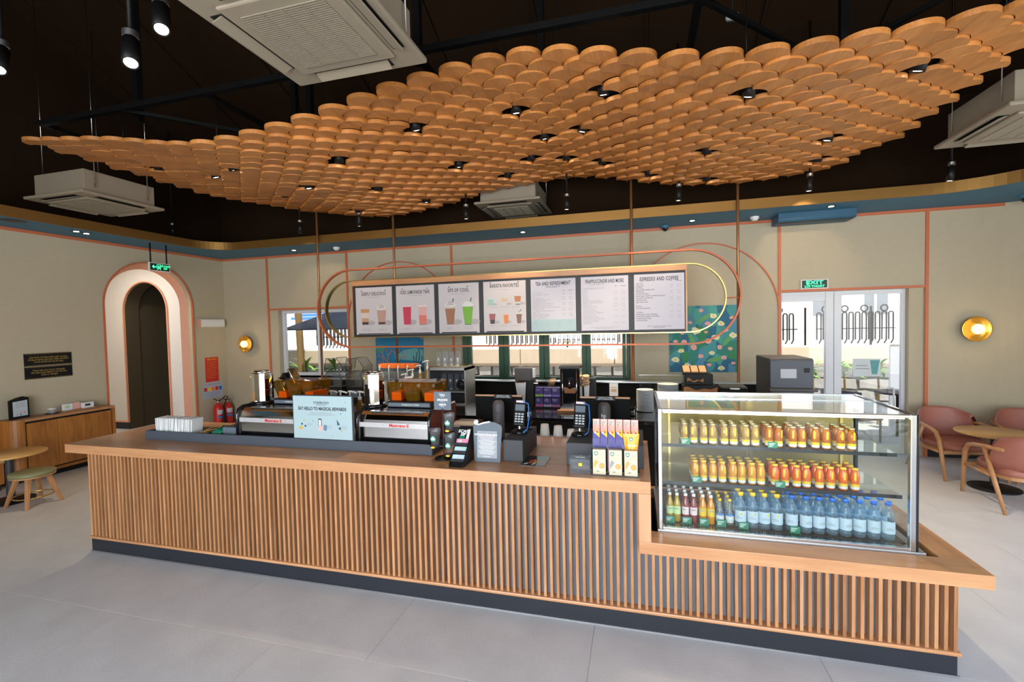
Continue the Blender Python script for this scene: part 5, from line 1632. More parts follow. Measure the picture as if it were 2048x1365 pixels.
# rack of coffee boxes
rk2 = thing('coffee_rack', 'black wire rack holding six coffee boxes on the back bar', 'rack', (3.45, 2.5, zb_))
B(-0.15, 0.15, 0.0, 0.10, 0.0, 0.016).build('shelf', 'black', rk2)
B(-0.15, 0.15, 0.0, 0.10, 0.128, 0.134).build('shelf', 'black', rk2)
B(-0.15, 0.15, 0.095, 0.10, 0.016, 0.25).build('back', 'black', rk2)
for x in (-0.15, 0.146):
    B(x, x + 0.004, 0.0, 0.095, 0.016, 0.128).build('side', 'black', rk2)
    B(x, x + 0.004, 0.0, 0.095, 0.134, 0.25).build('side', 'black', rk2)
mat('box_purple', (0.055, 0.03, 0.16), 0.35, var=0.5, scale=10)
for r in range(2):
    for c in range(3):
        col = ((0.55, 0.12, 0.30), (0.45, 0.42, 0.55), (0.60, 0.18, 0.38)) if r == 0 else ((0.20, 0.42, 0.05), (0.35, 0.28, 0.55), (0.20, 0.15, 0.45))
        t = thing('coffee_box', 'dark purple coffee box, %s in the %s row of the rack' % (('left', 'middle', 'right')[c], ('lower', 'upper')[r]), 'coffee box', (3.45 - 0.098 + c * 0.098, 2.503, zb_ + 0.0165 + r * 0.118), 0, 'purple coffee boxes')
        B(-0.046, 0.046, 0.0, 0.085, 0.0, 0.108, c=0.002).build('carton', 'box_purple', t)
        MB().prism([(-0.046, 0.004), (0.046, 0.004), (0.046, 0.034), (0.0, 0.026), (-0.046, 0.030)], -0.0012, 0.0, 'y').build('printed_wave', mat('wave_%d%d' % (r, c), col[c], 0.4), t)
        text(('Pike\nPlace', 'Caff\u00e8\nVerona', 'Espresso\nRoast', 'House', 'Decaf', 'French\nRoast')[r * 3 + c], (-0.012, -0.0015, 0.082), 0.017, 'white', t)
ab = thing('acrylic_spoon_box', 'clear acrylic box of wooden spoons above the coffee boxes', 'box', (3.45, 2.72, zb_))
B(-0.07, 0.07, 0.0, 0.09, 0.0, 0.22).build('plinth', 'black', ab)
for b in ((-0.065, 0.065, 0.0, 0.003, 0.22, 0.34), (-0.065, 0.065, 0.085, 0.088, 0.22, 0.34), (-0.065, -0.062, 0.003, 0.085, 0.22, 0.34), (0.062, 0.065, 0.003, 0.085, 0.22, 0.34)):
    B(*b).build('wall', 'acrylic', ab)
for k in range(6):
    MB().tube([(-0.04 + k * 0.014, 0.03, 0.23), (-0.01 + k * 0.012, 0.06, 0.32)], 0.003, 5).build('stirrer', 'table_oak', ab)
# brewer tower
t = thing('coffee_brewer', 'tall glossy black coffee brewer tower with a chrome tap', 'coffee brewer', (3.72, 2.46, zb_))
B(-0.112, 0.112, 0.0, 0.24, 0.0, 0.47, c=0.01).build('body', 'gloss_black', t)
MB().prism([(-0.02, 0.47), (0.25, 0.47), (0.25, 0.495), (0.03, 0.50), (-0.02, 0.485)], -0.122, 0.122, 'x').build('hood', 'black', t)
for x in (-0.085, 0.075):
    MB().tube([(x, -0.006, 0.03), (x, -0.006, 0.455)], 0.005, 8).build('rail', 'chrome', t)
MB().prism([(-0.06, 0.19), (0.06, 0.19), (0.075, 0.26), (0.03, 0.25), (0.0, 0.235), (-0.03, 0.25), (-0.075, 0.26)], -0.006, 0.0, 'y').build('amber_band', mat('brew_amber', (0.30, 0.11, 0.03), 0.3), t)
MB().tube([(0.0, -0.005, 0.33), (0.0, -0.045, 0.325), (0.0, -0.05, 0.28)], 0.010, 8).build('tap', 'chrome', t)
MB().ball((0.0, -0.03, 0.335), 0.018, 10, 8).build('tap_knob', 'black', t)
B(-0.10, 0.13, -0.13, -0.005, 0.0, 0.045, c=0.006).build('drip_tray', 'steel', t)
B(-0.12, 0.15, -0.19, -0.135, 0.0, 0.025).build('tray_edge', 'cabinet_top', t)
# lids dispenser
t = thing('lid_dispenser', 'black dispenser with tan cup lids and white sleeves beside the brewer', 'lid dispenser', (3.87, 2.88, zb_))
B(-0.10, 0.10, 0.0, 0.12, 0.0, 0.31).build('body', 'black', t)
mat('lid_tan', (0.62, 0.40, 0.24), 0.5)
for k, (dx, z, r) in enumerate(((-0.01, 0.255, 0.040), (0.0, 0.285, 0.043), (-0.005, 0.33, 0.046), (0.0, 0.365, 0.042))):
    MB().cyl((dx, -0.03, z), r, 0.014, 18).build('lid', 'lid_tan', t, rot=(0.25, 0, 0))
MB().prism([(-0.03, 0.03), (0.02, 0.03), (0.028, 0.24), (-0.038, 0.24)], -0.012, -0.002, 'y').build('sleeve_stack', 'white', t)
MB().prism([(-0.125, 0.12), (-0.09, 0.12), (-0.085, 0.30), (-0.12, 0.30)], -0.02, 0.02, 'y').build('cup_tube', 'lid_tan', t)
# flyer on the upstand
t = tag(B(4.104, 4.215, 3.408, 3.412, 0.87, 1.04).build('flyer', 'paper'), 'small white leaflet on the back bar upstand', 'leaflet')
B(4.125, 4.195, 3.4065, 3.408, 0.93, 0.965).build('printed_picture', 'lid_tan', t)
B(4.125, 4.195, 3.4065, 3.408, 0.985, 0.99).build('printed_line', 'ink_grey', t)
# plates
pl = MB().lathe([(0.001, 0.0), (0.05, 0.0), (0.09, 0.010), (0.092, 0.0125), (0.088, 0.0125), (0.05, 0.004), (0.001, 0.004)], (0, 0, 0), 28)
p0 = None
for k in range(19):
    if p0 is None:
        p0 = pl.build('plate', 'white')
        o = p0
    else:
        o = p0.copy()
        COL.objects.link(o)
    o.location = (4.542 + random.uniform(-.002, .002), 2.5 + random.uniform(-.002, .002), zb_ + k * 0.0127)
    tag(o, 'white plate in the tall stack beside the display case, %s from the top' % (ORD[18 - k] if 18 - k < 16 else ('lowest', 'second lowest', 'third lowest')[k]), 'plate', 'tall stack of white plates')
ps = tag(B(4.66, 5.32, 2.66, 3.0, zb_, 1.018).build('low_plate_shelf', 'black'), 'black raised shelf behind the display case', 'shelf')
ov = thing('glass_screen', 'small clear glass screen over the plates', 'glass screen', (4.62, 2.70, zb_))
B(-0.14, 0.55, 0.32, 0.326, 0.0, 0.34).build('pane', 'case_glass', ov)
B(-0.14, 0.55, 0.318, 0.328, 0.34, 0.346).build('edge', 'steel', ov)
for k in range(7):
    o = p0.copy()
    COL.objects.link(o)
    o.location = (4.80, 2.79, 1.0186 + k * 0.0145)
    o.scale = (1.27, 1.27, 1.14)
    tag(o, 'wide white plate in the short stack, %s from the top' % ORD[6 - k], 'plate', 'short stack of white plates')
# pastry trays
pt = thing('pastry_stand', 'black tiered stand with wavy brown boards and a tilted bread tray', 'pastry stand', (5.10, 2.62, 1.0185))
pt.location = (5.11, 2.80, 1.0186)
B(-0.15, 0.20, -0.10, 0.18, 0.0, 0.10, c=0.01).build('lower_box', 'black', pt)
B(-0.13, 0.16, -0.08, 0.16, 0.10, 0.22, c=0.006).build('upper_box', 'black', pt)
def wave(x0, x1, z, h, n=12):
    up = [(x0 + (x1 - x0) * k / n, z + h + 0.010 * math.sin(k * 1.1) + 0.012 * math.cos(k * 0.5)) for k in range(n + 1)]
    dn = [(x0 + (x1 - x0) * k / n, z + 0.010 * math.sin(k * 0.9)) for k in range(n + 1)]
    return up + dn[::-1]
MB().prism(wave(-0.15, 0.20, 0.012, 0.05), -0.112, -0.101, 'y').build('wavy_board', 'cabinet_oak', pt)
MB().prism(wave(-0.11, 0.06, 0.14, 0.02), -0.090, -0.081, 'y').build('wavy_board', 'cabinet_oak', pt)
tr_ = B(-0.16, 0.11, -0.10, 0.10, 0.0, 0.02, c=0.004).build('bread_tray', 'black', pt, (0, 0.03, 0.245), (0.35, 0, 0))
mat('bread', (0.66, 0.40, 0.20), 0.7, var=0.25, scale=30)
for k in range(3):
    MB().box(-0.145 + k * 0.085, -0.07 + k * 0.085, -0.08, 0.08, 0.018, 0.035, c=0.008).build('bread_slice', 'bread', tr_)
t = thing('contact_grill', 'flat black contact grill on the back bar beside the oven', 'grill', (5.52, 3.05, zb_))
B(-0.14, 0.14, -0.14, 0.14, 0.0, 0.19, c=0.008).build('body', 'black', t)
B(-0.14, 0.14, -0.14, 0.14, 0.195, 0.225, c=0.008).build('lid', 'charcoal', t)
B(-0.05, 0.05, -0.165, -0.14, 0.20, 0.215).build('handle', 'steel', t)
# oven
t = thing('speed_oven', 'dark grey warming oven with a small screen behind the display case', 'oven', (5.925, 2.3, zb_))
mat('oven_grey', (0.065, 0.07, 0.085), 0.4, 0.2)
mat('oven_side', (0.06, 0.055, 0.055), 0.55)
B(-0.192, 0.192, 0.02, 0.57, 0.0, 0.592, c=0.01).build('body', 'oven_side', t)
B(-0.19, 0.19, 0.0, 0.02, 0.30, 0.575, c=0.006).build('door', 'oven_grey', t)
B(-0.19, 0.19, 0.0, 0.02, 0.02, 0.27, c=0.006).build('lower_panel', 'oven_grey', t)
B(-0.205, 0.215, -0.045, 0.0, 0.272, 0.298, c=0.006).build('handle_shelf', 'oven_side', t)
B(-0.10, 0.04, -0.004, 0.0, 0.40, 0.49).build('display', mat('oven_screen', (0.42, 0.42, 0.45), 0.3), t)
B(0.105, 0.155, -0.003, 0.0, 0.455, 0.50).build('button_pad', 'black', t)
tag(MB().lathe([(0.001, 0), (0.034, 0), (0.036, 0.01), (0.036, 0.095), (0.033, 0.097), (0.031, 0.095), (0.031, 0.012), (0.001, 0.012)], (4.409, 2.2, zb_), 20).build('mug', 'gloss_black'), 'black mug on the back bar beside the tall plate stack', 'mug')
# blenders
def blender(x, label):
    t = thing('blender', label, 'blender', (x, 2.70, zb_))
    B(-0.12, 0.12, -0.10, 0.12, 0.0, 0.20, c=0.01).build('base', 'black', t)
    B(-0.05, 0.05, -0.103, -0.10, 0.06, 0.16).build('control_panel', 'slate', t)
    hood = [(-0.11, 0.20), (-0.12, 0.36), (-0.06, 0.42), (0.10, 0.42), (0.13, 0.30), (0.13, 0.20)]
    for ya, yb in ((-0.115, -0.109), (0.109, 0.115)):
        MB().prism([(a, b) for a, b in hood], ya, yb, 'y').build('hood_pane', 'smoke', t)
    for a, b in zip(hood[:-1], hood[1:]):
        MB().tube([(a[0], -0.115, a[1]), (b[0], -0.115, b[1])], 0.005, 6).build('hood_edge', 'charcoal', t)
        MB().prism([a, b, (b[0] * 0.97, b[1] - 0.004), (a[0] * 0.97, a[1] - 0.004)], -0.109, 0.109, 'y').build('hood_skin', 'smoke', t)
    lidp = [(-0.13, 0.43), (-0.10, 0.58), (0.06, 0.59), (0.15, 0.47), (0.13, 0.40)]
    for a, b in zip(lidp[:-1], lidp[1:]):
        MB().prism([a, b, (b[0], b[1] - 0.006), (a[0], a[1] - 0.006)], -0.11, 0.11, 'y').build('raised_lid', 'smoke', t)
        for yy in (-0.112, 0.112):
            MB().tube([(a[0], yy, a[1]), (b[0], yy, b[1])], 0.004, 6).build('lid_edge', 'charcoal', t)
    MB().lathe([(0.001, 0.2), (0.05, 0.2), (0.075, 0.36)], (0, 0, 0), 16).build('jug', 'cup_glass', t)
blender(0.50, 'left blender with a raised clear hood in front of the window')
blender(0.82, 'right blender with a raised clear hood in front of the window')
# orange-lidded bins
for k in range(4):
    t = thing('ingredient_bin', 'clear ingredient bin with orange lid, %s from the left' % ORD[k], 'storage bin', (1.115 + k * 0.137, 2.9, zb_), 0, 'orange-lidded bins')
    B(-0.064, 0.064, -0.08, 0.08, 0.0, 0.43).build('bin', 'cup_glass', t)
    B(-0.055, 0.055, -0.07, 0.07, 0.004, 0.25).build('contents', mat('content_%d' % k, ((0.55, 0.45, 0.35), (0.20, 0.10, 0.06), (0.60, 0.55, 0.45), (0.40, 0.25, 0.15))[k], 0.7), t)
    B(-0.066, 0.066, -0.083, 0.083, 0.43, 0.49, c=0.006).build('lid', 'orange', t)
    MB().tube([(-0.03, -0.09, 0.20), (-0.03, -0.10, 0.44), (-0.02, -0.10, 0.47)], 0.010, 8).build('scoop', 'white', t)
# pump bottles
def pump(x, y, z, h, label, group, body, flip=1, w_=0.032, name='pump_bottle'):
    t = thing(name, label, 'pump bottle', (x, y, z), 0, group)
    MB().lathe([(0.001, 0), (w_, 0), (w_ * 1.05, 0.01), (w_ * 1.05, h * 0.62), (w_ * 0.5, h * 0.75), (w_ * 0.42, h * 0.80)], (0, 0, 0), 14).build('bottle', body, t)
    MB().lathe([(w_ * 0.5, h * 0.79), (w_ * 0.5, h * 0.86), (0.007, h * 0.88), (0.007, h * 0.97)], (0, 0, 0), 12).build('collar', 'white', t)
    MB().tube([(0.02 * flip, 0, h * 0.985), (0.0, 0, h * 0.995), (-0.05 * flip, 0, h * 0.97), (-0.066 * flip, 0, h * 0.945)], 0.008, 8).build('pump_head', 'white', t)
    B(-w_ * 0.7, w_ * 0.7, -w_ * 1.09, -w_ * 1.06, h * 0.2, h * 0.5).build('label', 'label_white', t)
juice('syrup', (0.55, 0.34, 0.05), 0.4)
for k in range(5):
    pump(1.70 + k * 0.098, 0.80, ZT + 0.0005, 0.345, 'white syrup pump behind the pale blue sign, %s from the left' % ORD[k], 'syrup pumps behind the sign', 'syrup', -1)
for k, (x, h) in enumerate(((1.66, 0.40), (1.72, 0.45), (1.79, 0.50), (1.86, 0.55))):
    pump(x, 2.45 + k * 0.07, zb_, h, 'syrup pump bottle left of the steel rack, %s from the left' % ORD[k], 'syrup pumps by the steel rack', 'syrup', 1, 0.03)
pump(2.33, 0.78, ZT + 0.0005, 0.50, 'tall white sauce pump behind the right frothing tower', None, 'white_plastic', 1, 0.045)
pump(2.60, 0.78, ZT + 0.0005, 0.48, 'tall white sauce pump behind the right amber hopper', None, 'white_plastic', 1, 0.04)
# stainless rack with glasses
t = thing('steel_glass_rack', 'stainless open cabinet holding upturned glasses on the back bar', 'glass rack', (2.15, 2.6, zb_))
B(-0.25, -0.235, 0.0, 0.35, 0.0, 0.46).build('side', 'steel_brushed', t)
B(0.235, 0.25, 0.0, 0.35, 0.0, 0.46).build('side', 'steel_brushed', t)
B(-0.25, 0.25, 0.0, 0.35, 0.43, 0.46).build('top', 'steel_brushed', t)
B(-0.235, 0.235, 0.335, 0.35, 0.0, 0.43).build('back', 'charcoal', t)
B(-0.235, 0.235, 0.0, 0.335, 0.15, 0.165).build('shelf', 'steel_brushed', t)
B(-0.235, 0.235, 0.0, 0.335, 0.0, 0.015).build('floor', 'steel_brushed', t)
MB().tube([(-0.24, 0.01, 0.48), (0.24, 0.01, 0.48), (0.24, 0.34, 0.48), (-0.24, 0.34, 0.48)], 0.004, 6, closed=True).build('gallery_rail', 'brass', t)
for x in (-0.235, 0.235):
    MB().tube([(x, 0.01, 0.46), (x, 0.01, 0.48)], 0.004, 6).build('rail_post', 'brass', t)
MB().lathe([(0.001, 0.0), (0.05, 0.0), (0.062, 0.02), (0.055, 0.03), (0.001, 0.034)], (0.17, 0.03, 0.24), 20, 'y').build('speaker_disc', 'black', t)
gl = MB().lathe([(0.040, 0.0), (0.041, 0.003), (0.031, 0.195), (0.028, 0.20), (0.001, 0.20)], (0, 0, 0), 18)
g0 = None
def tumbler(x, y, z, label, s=1.0):
    global g0
    if g0 is None:
        g0 = gl.build('tumbler', 'cup_glass', fix=False)
        o = g0
    else:
        o = g0.copy()
        COL.objects.link(o)
    o.location = (x, y, z)
    o.scale = (s, s, s)
    tag(o, label, 'glass', 'upturned glasses')
for k in range(4):
    tumbler(2.0 + k * 0.088, 2.70, zb_ + 0.461, 'upturned tall glass on top of the steel rack, front row, %s from the left' % ORD[k])
for k in range(3):
    tumbler(2.05 + k * 0.088, 2.79, zb_ + 0.461, 'upturned tall glass on top of the steel rack, back row, %s from the left' % ORD[k])
for k in range(4):
    tumbler(2.05 + k * 0.088, 2.75, zb_ + 0.166, 'upturned tall glass inside the steel rack, %s from the left' % ORD[k])
# receipt printer and paper cups behind the front counter
t = thing('receipt_printer', 'dark receipt printer with a bronze lid behind the notice board', 'printer', (3.22, 0.50, ZT + 0.0005))
B(-0.09, 0.09, -0.07, 0.10, 0.0, 0.145, c=0.01).build('body', 'black', t)
MB().prism([(-0.07, 0.146), (0.10, 0.146), (0.10, 0.175), (-0.03, 0.185), (-0.07, 0.165)], -0.09, 0.09, 'x').build('lid', mat('printer_bronze', (0.12, 0.075, 0.05), 0.35), t)
sh = tag(B(3.5, 4.5, 0.865, 1.02, 0.80, 0.905).build('rear_shelf', 'black'), 'black shelf behind the front counter carrying paper cups', 'shelf')
for k, (x, h) in enumerate(((3.725, 0.105), (3.835, 0.095), (3.945, 0.07))):
    tag(MB().lathe([(0.042, 0), (0.042, 0.006), (0.032, h), (0.001, h)], (x, 0.94, 0.9055), 20).build('paper_cup', 'white_plastic'), 'upturned white paper cup behind the counter, %s from the left' % ORD[k], 'cup', 'paper cups behind the counter')
# ================================================================== wall fittings
def exit_sign(name, label, loc, rz, lines, arrow):
    t = thing(name, label, 'exit sign', loc, rz)
    B(-0.165, 0.165, -0.014, 0.014, -0.065, 0.065, c=0.003).build('casing', 'white_plastic', t)
    B(-0.150, 0.150, -0.016, -0.014, -0.052, 0.052).build('panel', mat('exit_dark', (0.004, 0.035, 0.015), 0.4), t)
    return t
glow('exit_green', (0.05, 0.85, 0.35), 1.6)
e1 = exit_sign('exit_sign', 'green lit exit sign above the glass door', (6.79, YB - 0.016, 2.297), 0, None, None)
text('EXIT', (0.0, -0.0165, 0.020), 0.062, 'exit_green', e1, space=1.1, sx=1.5, bold=0.002)
text('L\u1ed0I THO\u00c1T', (0.0, -0.0165, -0.030), 0.040, 'exit_green', e1, sx=1.15, bold=0.001)
e2 = exit_sign('exit_sign', 'green lit exit sign hanging before the arched passage', (-2.70, 2.78, 2.85), PI / 2, None, None)
for x in (-0.13, 0.12):
    MB().tube([(x, 0, 0.065), (x, 0, 3.208 - 2.85)], 0.011, 8).build('hanger', 'black', e2)
text('L\u1ed0I THO\u00c1T\nEXIT', (0.085, -0.0165, 0.0), 0.036, 'exit_green', e2, sx=0.8, bold=0.001)
MB().prism([(-0.125, 0.0), (-0.095, 0.03), (-0.095, 0.008), (-0.055, 0.008), (-0.055, -0.008), (-0.095, -0.008), (-0.095, -0.03)], -0.0172, -0.016, 'y').build('arrow', 'exit_green', e2)
MB().tube([(-0.045, -0.0166, -0.04), (-0.045, -0.0166, 0.04), (0.005, -0.0166, 0.04), (0.005, -0.0166, -0.04)], 0.004, 4).build('door_symbol', 'exit_green', e2)
MB().prism([(-0.03, -0.035), (-0.022, -0.035), (-0.016, -0.01), (-0.004, -0.03), (0.0, -0.025), (-0.01, 0.005), (-0.012, 0.022), (-0.026, 0.022), (-0.028, 0.0)], -0.0172, -0.016, 'y').build('running_figure', 'exit_green', e2)
# sconces
def sconce(x, z, label, rr):
    t = thing('wall_sconce', label, 'wall lamp', (x, YB, z))
    MB().cyl((0, -0.06, 0), 0.05, 0.06, 20, 'y').build('wall_mount', 'brass', t)
    MB().lathe([(0.001, -0.062), (rr * 0.7, -0.066), (rr * 0.96, -0.085), (rr, -0.10), (rr * 0.98, -0.102), (rr * 0.9, -0.092), (rr * 0.6, -0.078), (0.001, -0.075)], (0, 0, 0), 32, 'y').build('brass_dish', mat('sconce_brass', (0.78, 0.42, 0.06), 0.22, 0.85), t)
    MB().ball((0, -0.115, 0), rr * 0.42, 20, 12, sy=0.9).build('bulb', 'lamp_warm', t)
    light('sconce_light', 'POINT', (x, YB - 0.24, z), 1.3, (1.0, 0.68, 0.32), shadow_soft_size=0.06)
sconce(-2.66, 1.585, 'round brass wall sconce left of the window', 0.155)
sconce(8.55, 1.655, 'round brass wall sconce above the pink chairs', 0.155)
# emergency lamp, posters, plaques on the left wall
def onleft(name, y0, y1, z0, z1, d, m, label, cat):
    return tag(B(XL + 0.0005, XL + d, y0, y1, z0, z1, c=min(0.004, d * 0.3)).build(name, m), label, cat)
em = thing('emergency_lamp', 'white emergency lamp box on the wall right of the arch', 'emergency lamp', (XL + 0.0005, 4.08, 1.99))
B(0, 0.07, -0.25, 0.25, -0.075, 0.075, c=0.012).build('casing', 'white_plastic', em)
B(0.005, 0.066, -0.268, -0.25, -0.07, 0.07).build('end_cap', 'copper_pale', em)
B(0.07, 0.074, -0.24, 0.24, -0.05, 0.05).build('diffuser', 'white', em)
pa = onleft('fire_notice', 3.93, 4.205, 0.90, 1.355, 0.004, 'red', 'red fire safety notice above the extinguishers', 'notice')
text('N\u1ed8I QUY', (XL + 0.0048, 4.067, 1.315), 0.05, 'yellow', pa, rot=FACE_X)
for k in range(9):
    B(XL + 0.004, XL + 0.0048, 3.96, 4.17 - (k % 3) * 0.02, 1.26 - k * 0.036, 1.266 - k * 0.036).build('printed_line', mat('dull_gold', (0.65, 0.30, 0.03), 0.6) if k == 0 else M['dull_gold'], pa)
pb = onleft('fire_instructions', 3.865, 4.275, 0.595, 0.885, 0.004, mat('poster_pale', (0.42, 0.48, 0.62), 0.6), 'pale blue fire extinguisher instruction sheet', 'notice')
text('TI\u00caU L\u1ec6NH CH\u1eeeA CH\u00c1Y', (XL + 0.0048, 4.07, 0.85), 0.032, 'red', pb, rot=FACE_X)
for k, c in enumerate(('red', 'yellow', 'orange', 'red', 'blue')):
    B(XL + 0.004, XL + 0.0048, 3.885 + k * 0.078, 3.945 + k * 0.078, 0.73, 0.80).build('printed_picture', c, pb)
for k in range(4):
    B(XL + 0.004, XL + 0.0048, 3.885, 4.25 - 0.03 * k, 0.70 - k * 0.024, 0.706 - k * 0.024).build('printed_line', 'ink_grey', pb)
for z0, z1, body, lab in ((1.428, 1.595, 'Qu\u00fd kh\u00e1ch vui l\u00f2ng t\u1ef1 b\u1ea3o qu\u1ea3n t\u01b0 trang\nCh\u00fang t\u00f4i kh\u00f4ng ch\u1ecbu tr\u00e1ch nhi\u1ec7m v\u1ec1 b\u1ea5t k\u1ef3\nt\u00e0i s\u1ea3n b\u1ecb m\u1ea5t m\u00e1t hay h\u01b0 h\u1ecfng', 'upper black plaque with gold lettering on the left wall'), (1.258, 1.420, 'Please take care of your belongings\nWe shall not be liable for any lost item,\nstolen or damages', 'lower black plaque with gold lettering on the left wall')):
    p = onleft('wall_plaque', 1.335, 1.86, z0, z1, 0.008, 'black', lab, 'plaque')
    text(body, (XL + 0.0088, 1.5975, (z0 + z1) / 2), 0.030, 'gold', p, rot=FACE_X, sx=0.82)
    for q0, q1 in ((z0 + 0.008, z0 + 0.010), (z1 - 0.010, z1 - 0.008)):
        B(XL + 0.008, XL + 0.0086, 1.345, 1.85, q0, q1).build('gold_rule', 'gold', p)
# fire extinguishers
for k, (y, s, lab) in enumerate(((4.04, 1.0, 'red fire extinguisher with a black horn in the corner'), (4.24, 0.95, 'red fire extinguisher with a pale label nearest the corner'))):
    t = thing('fire_extinguisher', lab, 'fire extinguisher', (-3.06, y, 0.10))
    MB().lathe([(0.001, 0), (0.078, 0), (0.082, 0.02), (0.082, 0.30 * s), (0.06, 0.37 * s), (0.03, 0.395 * s), (0.028, 0.41 * s), (0.001, 0.41 * s)], (0, 0, 0), 20).build('cylinder', 'red', t)
    MB().cyl((0, 0, 0.41 * s), 0.018, 0.035, 10).build('valve', 'steel', t)
    MB().tube([(0.0, -0.09, 0.50 * s), (0, 0.0, 0.445 * s), (0, 0.05, 0.46 * s)], 0.008, 6).build('handle', 'black', t)
    if k == 0:
        MB().tube([(0.03, 0.0, 0.44), (0.05, 0.12, 0.52), (0.06, 0.16, 0.50), (0.07, 0.10, 0.42), (0.09, 0.03, 0.33), (0.10, 0.02, 0.20)], 0.009, 8).build('hose', 'black', t)
        MB().cyl((0.10, 0.02, 0.005), 0.035, 0.225, 12, r2=0.018).build('horn', 'black', t)
    band(0.083, 0.20, 0.28, -50, 70, 8).build('label', 'label_white', t, fix=False)
    band(0.0835, 0.13, 0.17, -50, 70, 8).build('label_band', 'label_blue', t, fix=False)
tag(B(-3.17, -2.94, 3.90, 4.34, 0.0, 0.099, c=0.004).build('extinguisher_tray', 'red'), 'red floor tray under the fire extinguishers', 'tray')

# ================================================================== murals
def mural(name, label, x0, x1, z0, z1, m):
    t = thing(name, label, 'mural', ((x0 + x1) / 2, YB - 0.001, (z0 + z1) / 2))
    B(-(x1 - x0) / 2, (x1 - x0) / 2, -0.012, 0.0, -(z1 - z0) / 2, (z1 - z0) / 2).build('panel', m, t)
    return t
mm, n, l, p = _nodes('mural_leaves')
tc = n.new('ShaderNodeTexCoord'); mp = n.new('ShaderNodeMapping'); mp.inputs['Scale'].default_value = (1.0, 1.0, 0.55); mp.inputs['Rotation'].default_value = (0, 0.5, 0)
l.new(tc.outputs['Object'], mp.inputs[0])
nz = n.new('ShaderNodeTexNoise'); nz.inputs['Scale'].default_value = 5; l.new(mp.outputs[0], nz.inputs[0])
va = n.new('ShaderNodeVectorMath'); va.operation = 'MULTIPLY_ADD'; va.inputs[1].default_value = (0.12, 0.12, 0.12); l.new(nz.outputs['Color'], va.inputs[0]); l.new(mp.outputs[0], va.inputs[2])
vo = n.new('ShaderNodeTexVoronoi'); vo.inputs['Scale'].default_value = 10.5; l.new(va.outputs[0], vo.inputs[0])
sx_ = n.new('ShaderNodeSeparateColor'); l.new(vo.outputs['Color'], sx_.inputs[0])
rp = n.new('ShaderNodeValToRGB'); rp.color_ramp.interpolation = 'CONSTANT'
for k, (pos, c) in enumerate(((0.0, (0.015, 0.13, 0.22)), (0.2, (0.02, 0.20, 0.15)), (0.4, (0.05, 0.28, 0.28)), (0.58, (0.02, 0.22, 0.07)), (0.72, (0.07, 0.24, 0.36)), (0.85, (0.06, 0.33, 0.26)))):
    e = rp.color_ramp.elements[k] if k < 2 else rp.color_ramp.elements.new(pos)
    e.position = pos; e.color = (*c, 1)
l.new(sx_.outputs[0], rp.inputs[0]); l.new(rp.outputs[0], p.inputs['Base Color']); p.inputs['Roughness'].default_value = 0.6
M['mural_leaves'] = mm
mr = mural('flower_mural', 'green mural of leaves with cream and pink flowers beside the menu board', 4.92, 5.84, 1.09, 2.05, 'mural_leaves')
rf = random.Random(8)
mat('petal_cream', (0.80, 0.72, 0.42), 0.6); mat('petal_pink', (0.80, 0.40, 0.36), 0.6); mat('leaf_light', (0.12, 0.36, 0.10), 0.6)
def blob(x, z, r, n=11):
    return [(x + r * rf.uniform(.65, 1.15) * math.cos(2 * PI * k / n), z + r * 0.75 * rf.uniform(.65, 1.15) * math.sin(2 * PI * k / n)) for k in range(n)]
spots = [(-.38, .40, 1, .05), (-.27, .36, 0, .03), (-.02, .41, 0, .035), (.14, .33, 1, .055), (-.17, .24, 0, .035), (.06, .22, 0, .04), (.24, .22, 1, .055), (.38, .30, 0, .03), (-.40, .15, 1, .05), (-.28, .09, 0, .03), (-.10, .12, 1, .07), (.04, .10, 0, .03), (.17, .02, 1, .055), (.30, .12, 0, .035), (.40, .05, 1, .055), (-.38, -.03, 0, .035), (-.25, -.04, 0, .045), (-.30, -.17, 1, .05), (-.13, -.12, 0, .05), (.07, -.03, 0, .055), (.22, -.12, 0, .04), (.36, -.14, 0, .035), (-.03, -.25, 0, .04), (.12, -.20, 1, .04), (.28, -.27, 0, .04), (-.38, -.30, 1, .06), (-.22, -.38, 1, .05), (.08, -.37, 0, .035), (.24, -.42, 1, .05), (.40, -.35, 0, .03), (-.06, -.42, 0, .03)]
for x, z, c, r in spots:
    MB().prism(blob(x, z, r), -0.0135, -0.012, 'y').build('painted_flower', 'petal_cream' if c else 'petal_pink', mr)
    MB().prism(ell(x, z, r * .25, r * .22, 8), -0.0142, -0.0135, 'y').build('painted_centre', 'tab_yellow' if c else 'orange', mr)
for x, z, a in ((.15, -.30, .2), (-.28, .28, 1.2), (.33, -.02, .9), (-.15, 0.0, 2.0), (.02, .30, .6)):
    ca, sa = math.cos(a), math.sin(a)
    MB().prism([(x + u * ca - v * sa, z + u * sa + v * ca) for u, v in ((-.12, 0), (-.05, .03), (.05, .028), (.13, 0), (.04, -.03), (-.06, -.025))], -0.013, -0.012, 'y').build('painted_leaf', 'leaf_light', mr)
mat('mural_sea', (0.015, 0.20, 0.38), 0.6, var=0.35, scale=3)
ml = mural('sea_mural', 'blue undersea mural with coral beside the green windows', 0.06, 0.965, 1.08, 2.05, 'mural_sea')
mat('coral', (0.62, 0.26, 0.20), 0.6); mat('sea_pale', (0.16, 0.42, 0.44), 0.6); mat('weed', (0.02, 0.09, 0.10), 0.6); mat('weed_green', (0.06, 0.30, 0.22), 0.6)
MB().prism([(-.1, -.25), (.08, -.12), (.30, -.09), (.45, -.12), (.45, -.32), (.2, -.30), (0, -.28)], -0.0128, -0.012, 'y').build('painted_whale', 'sea_pale', ml)
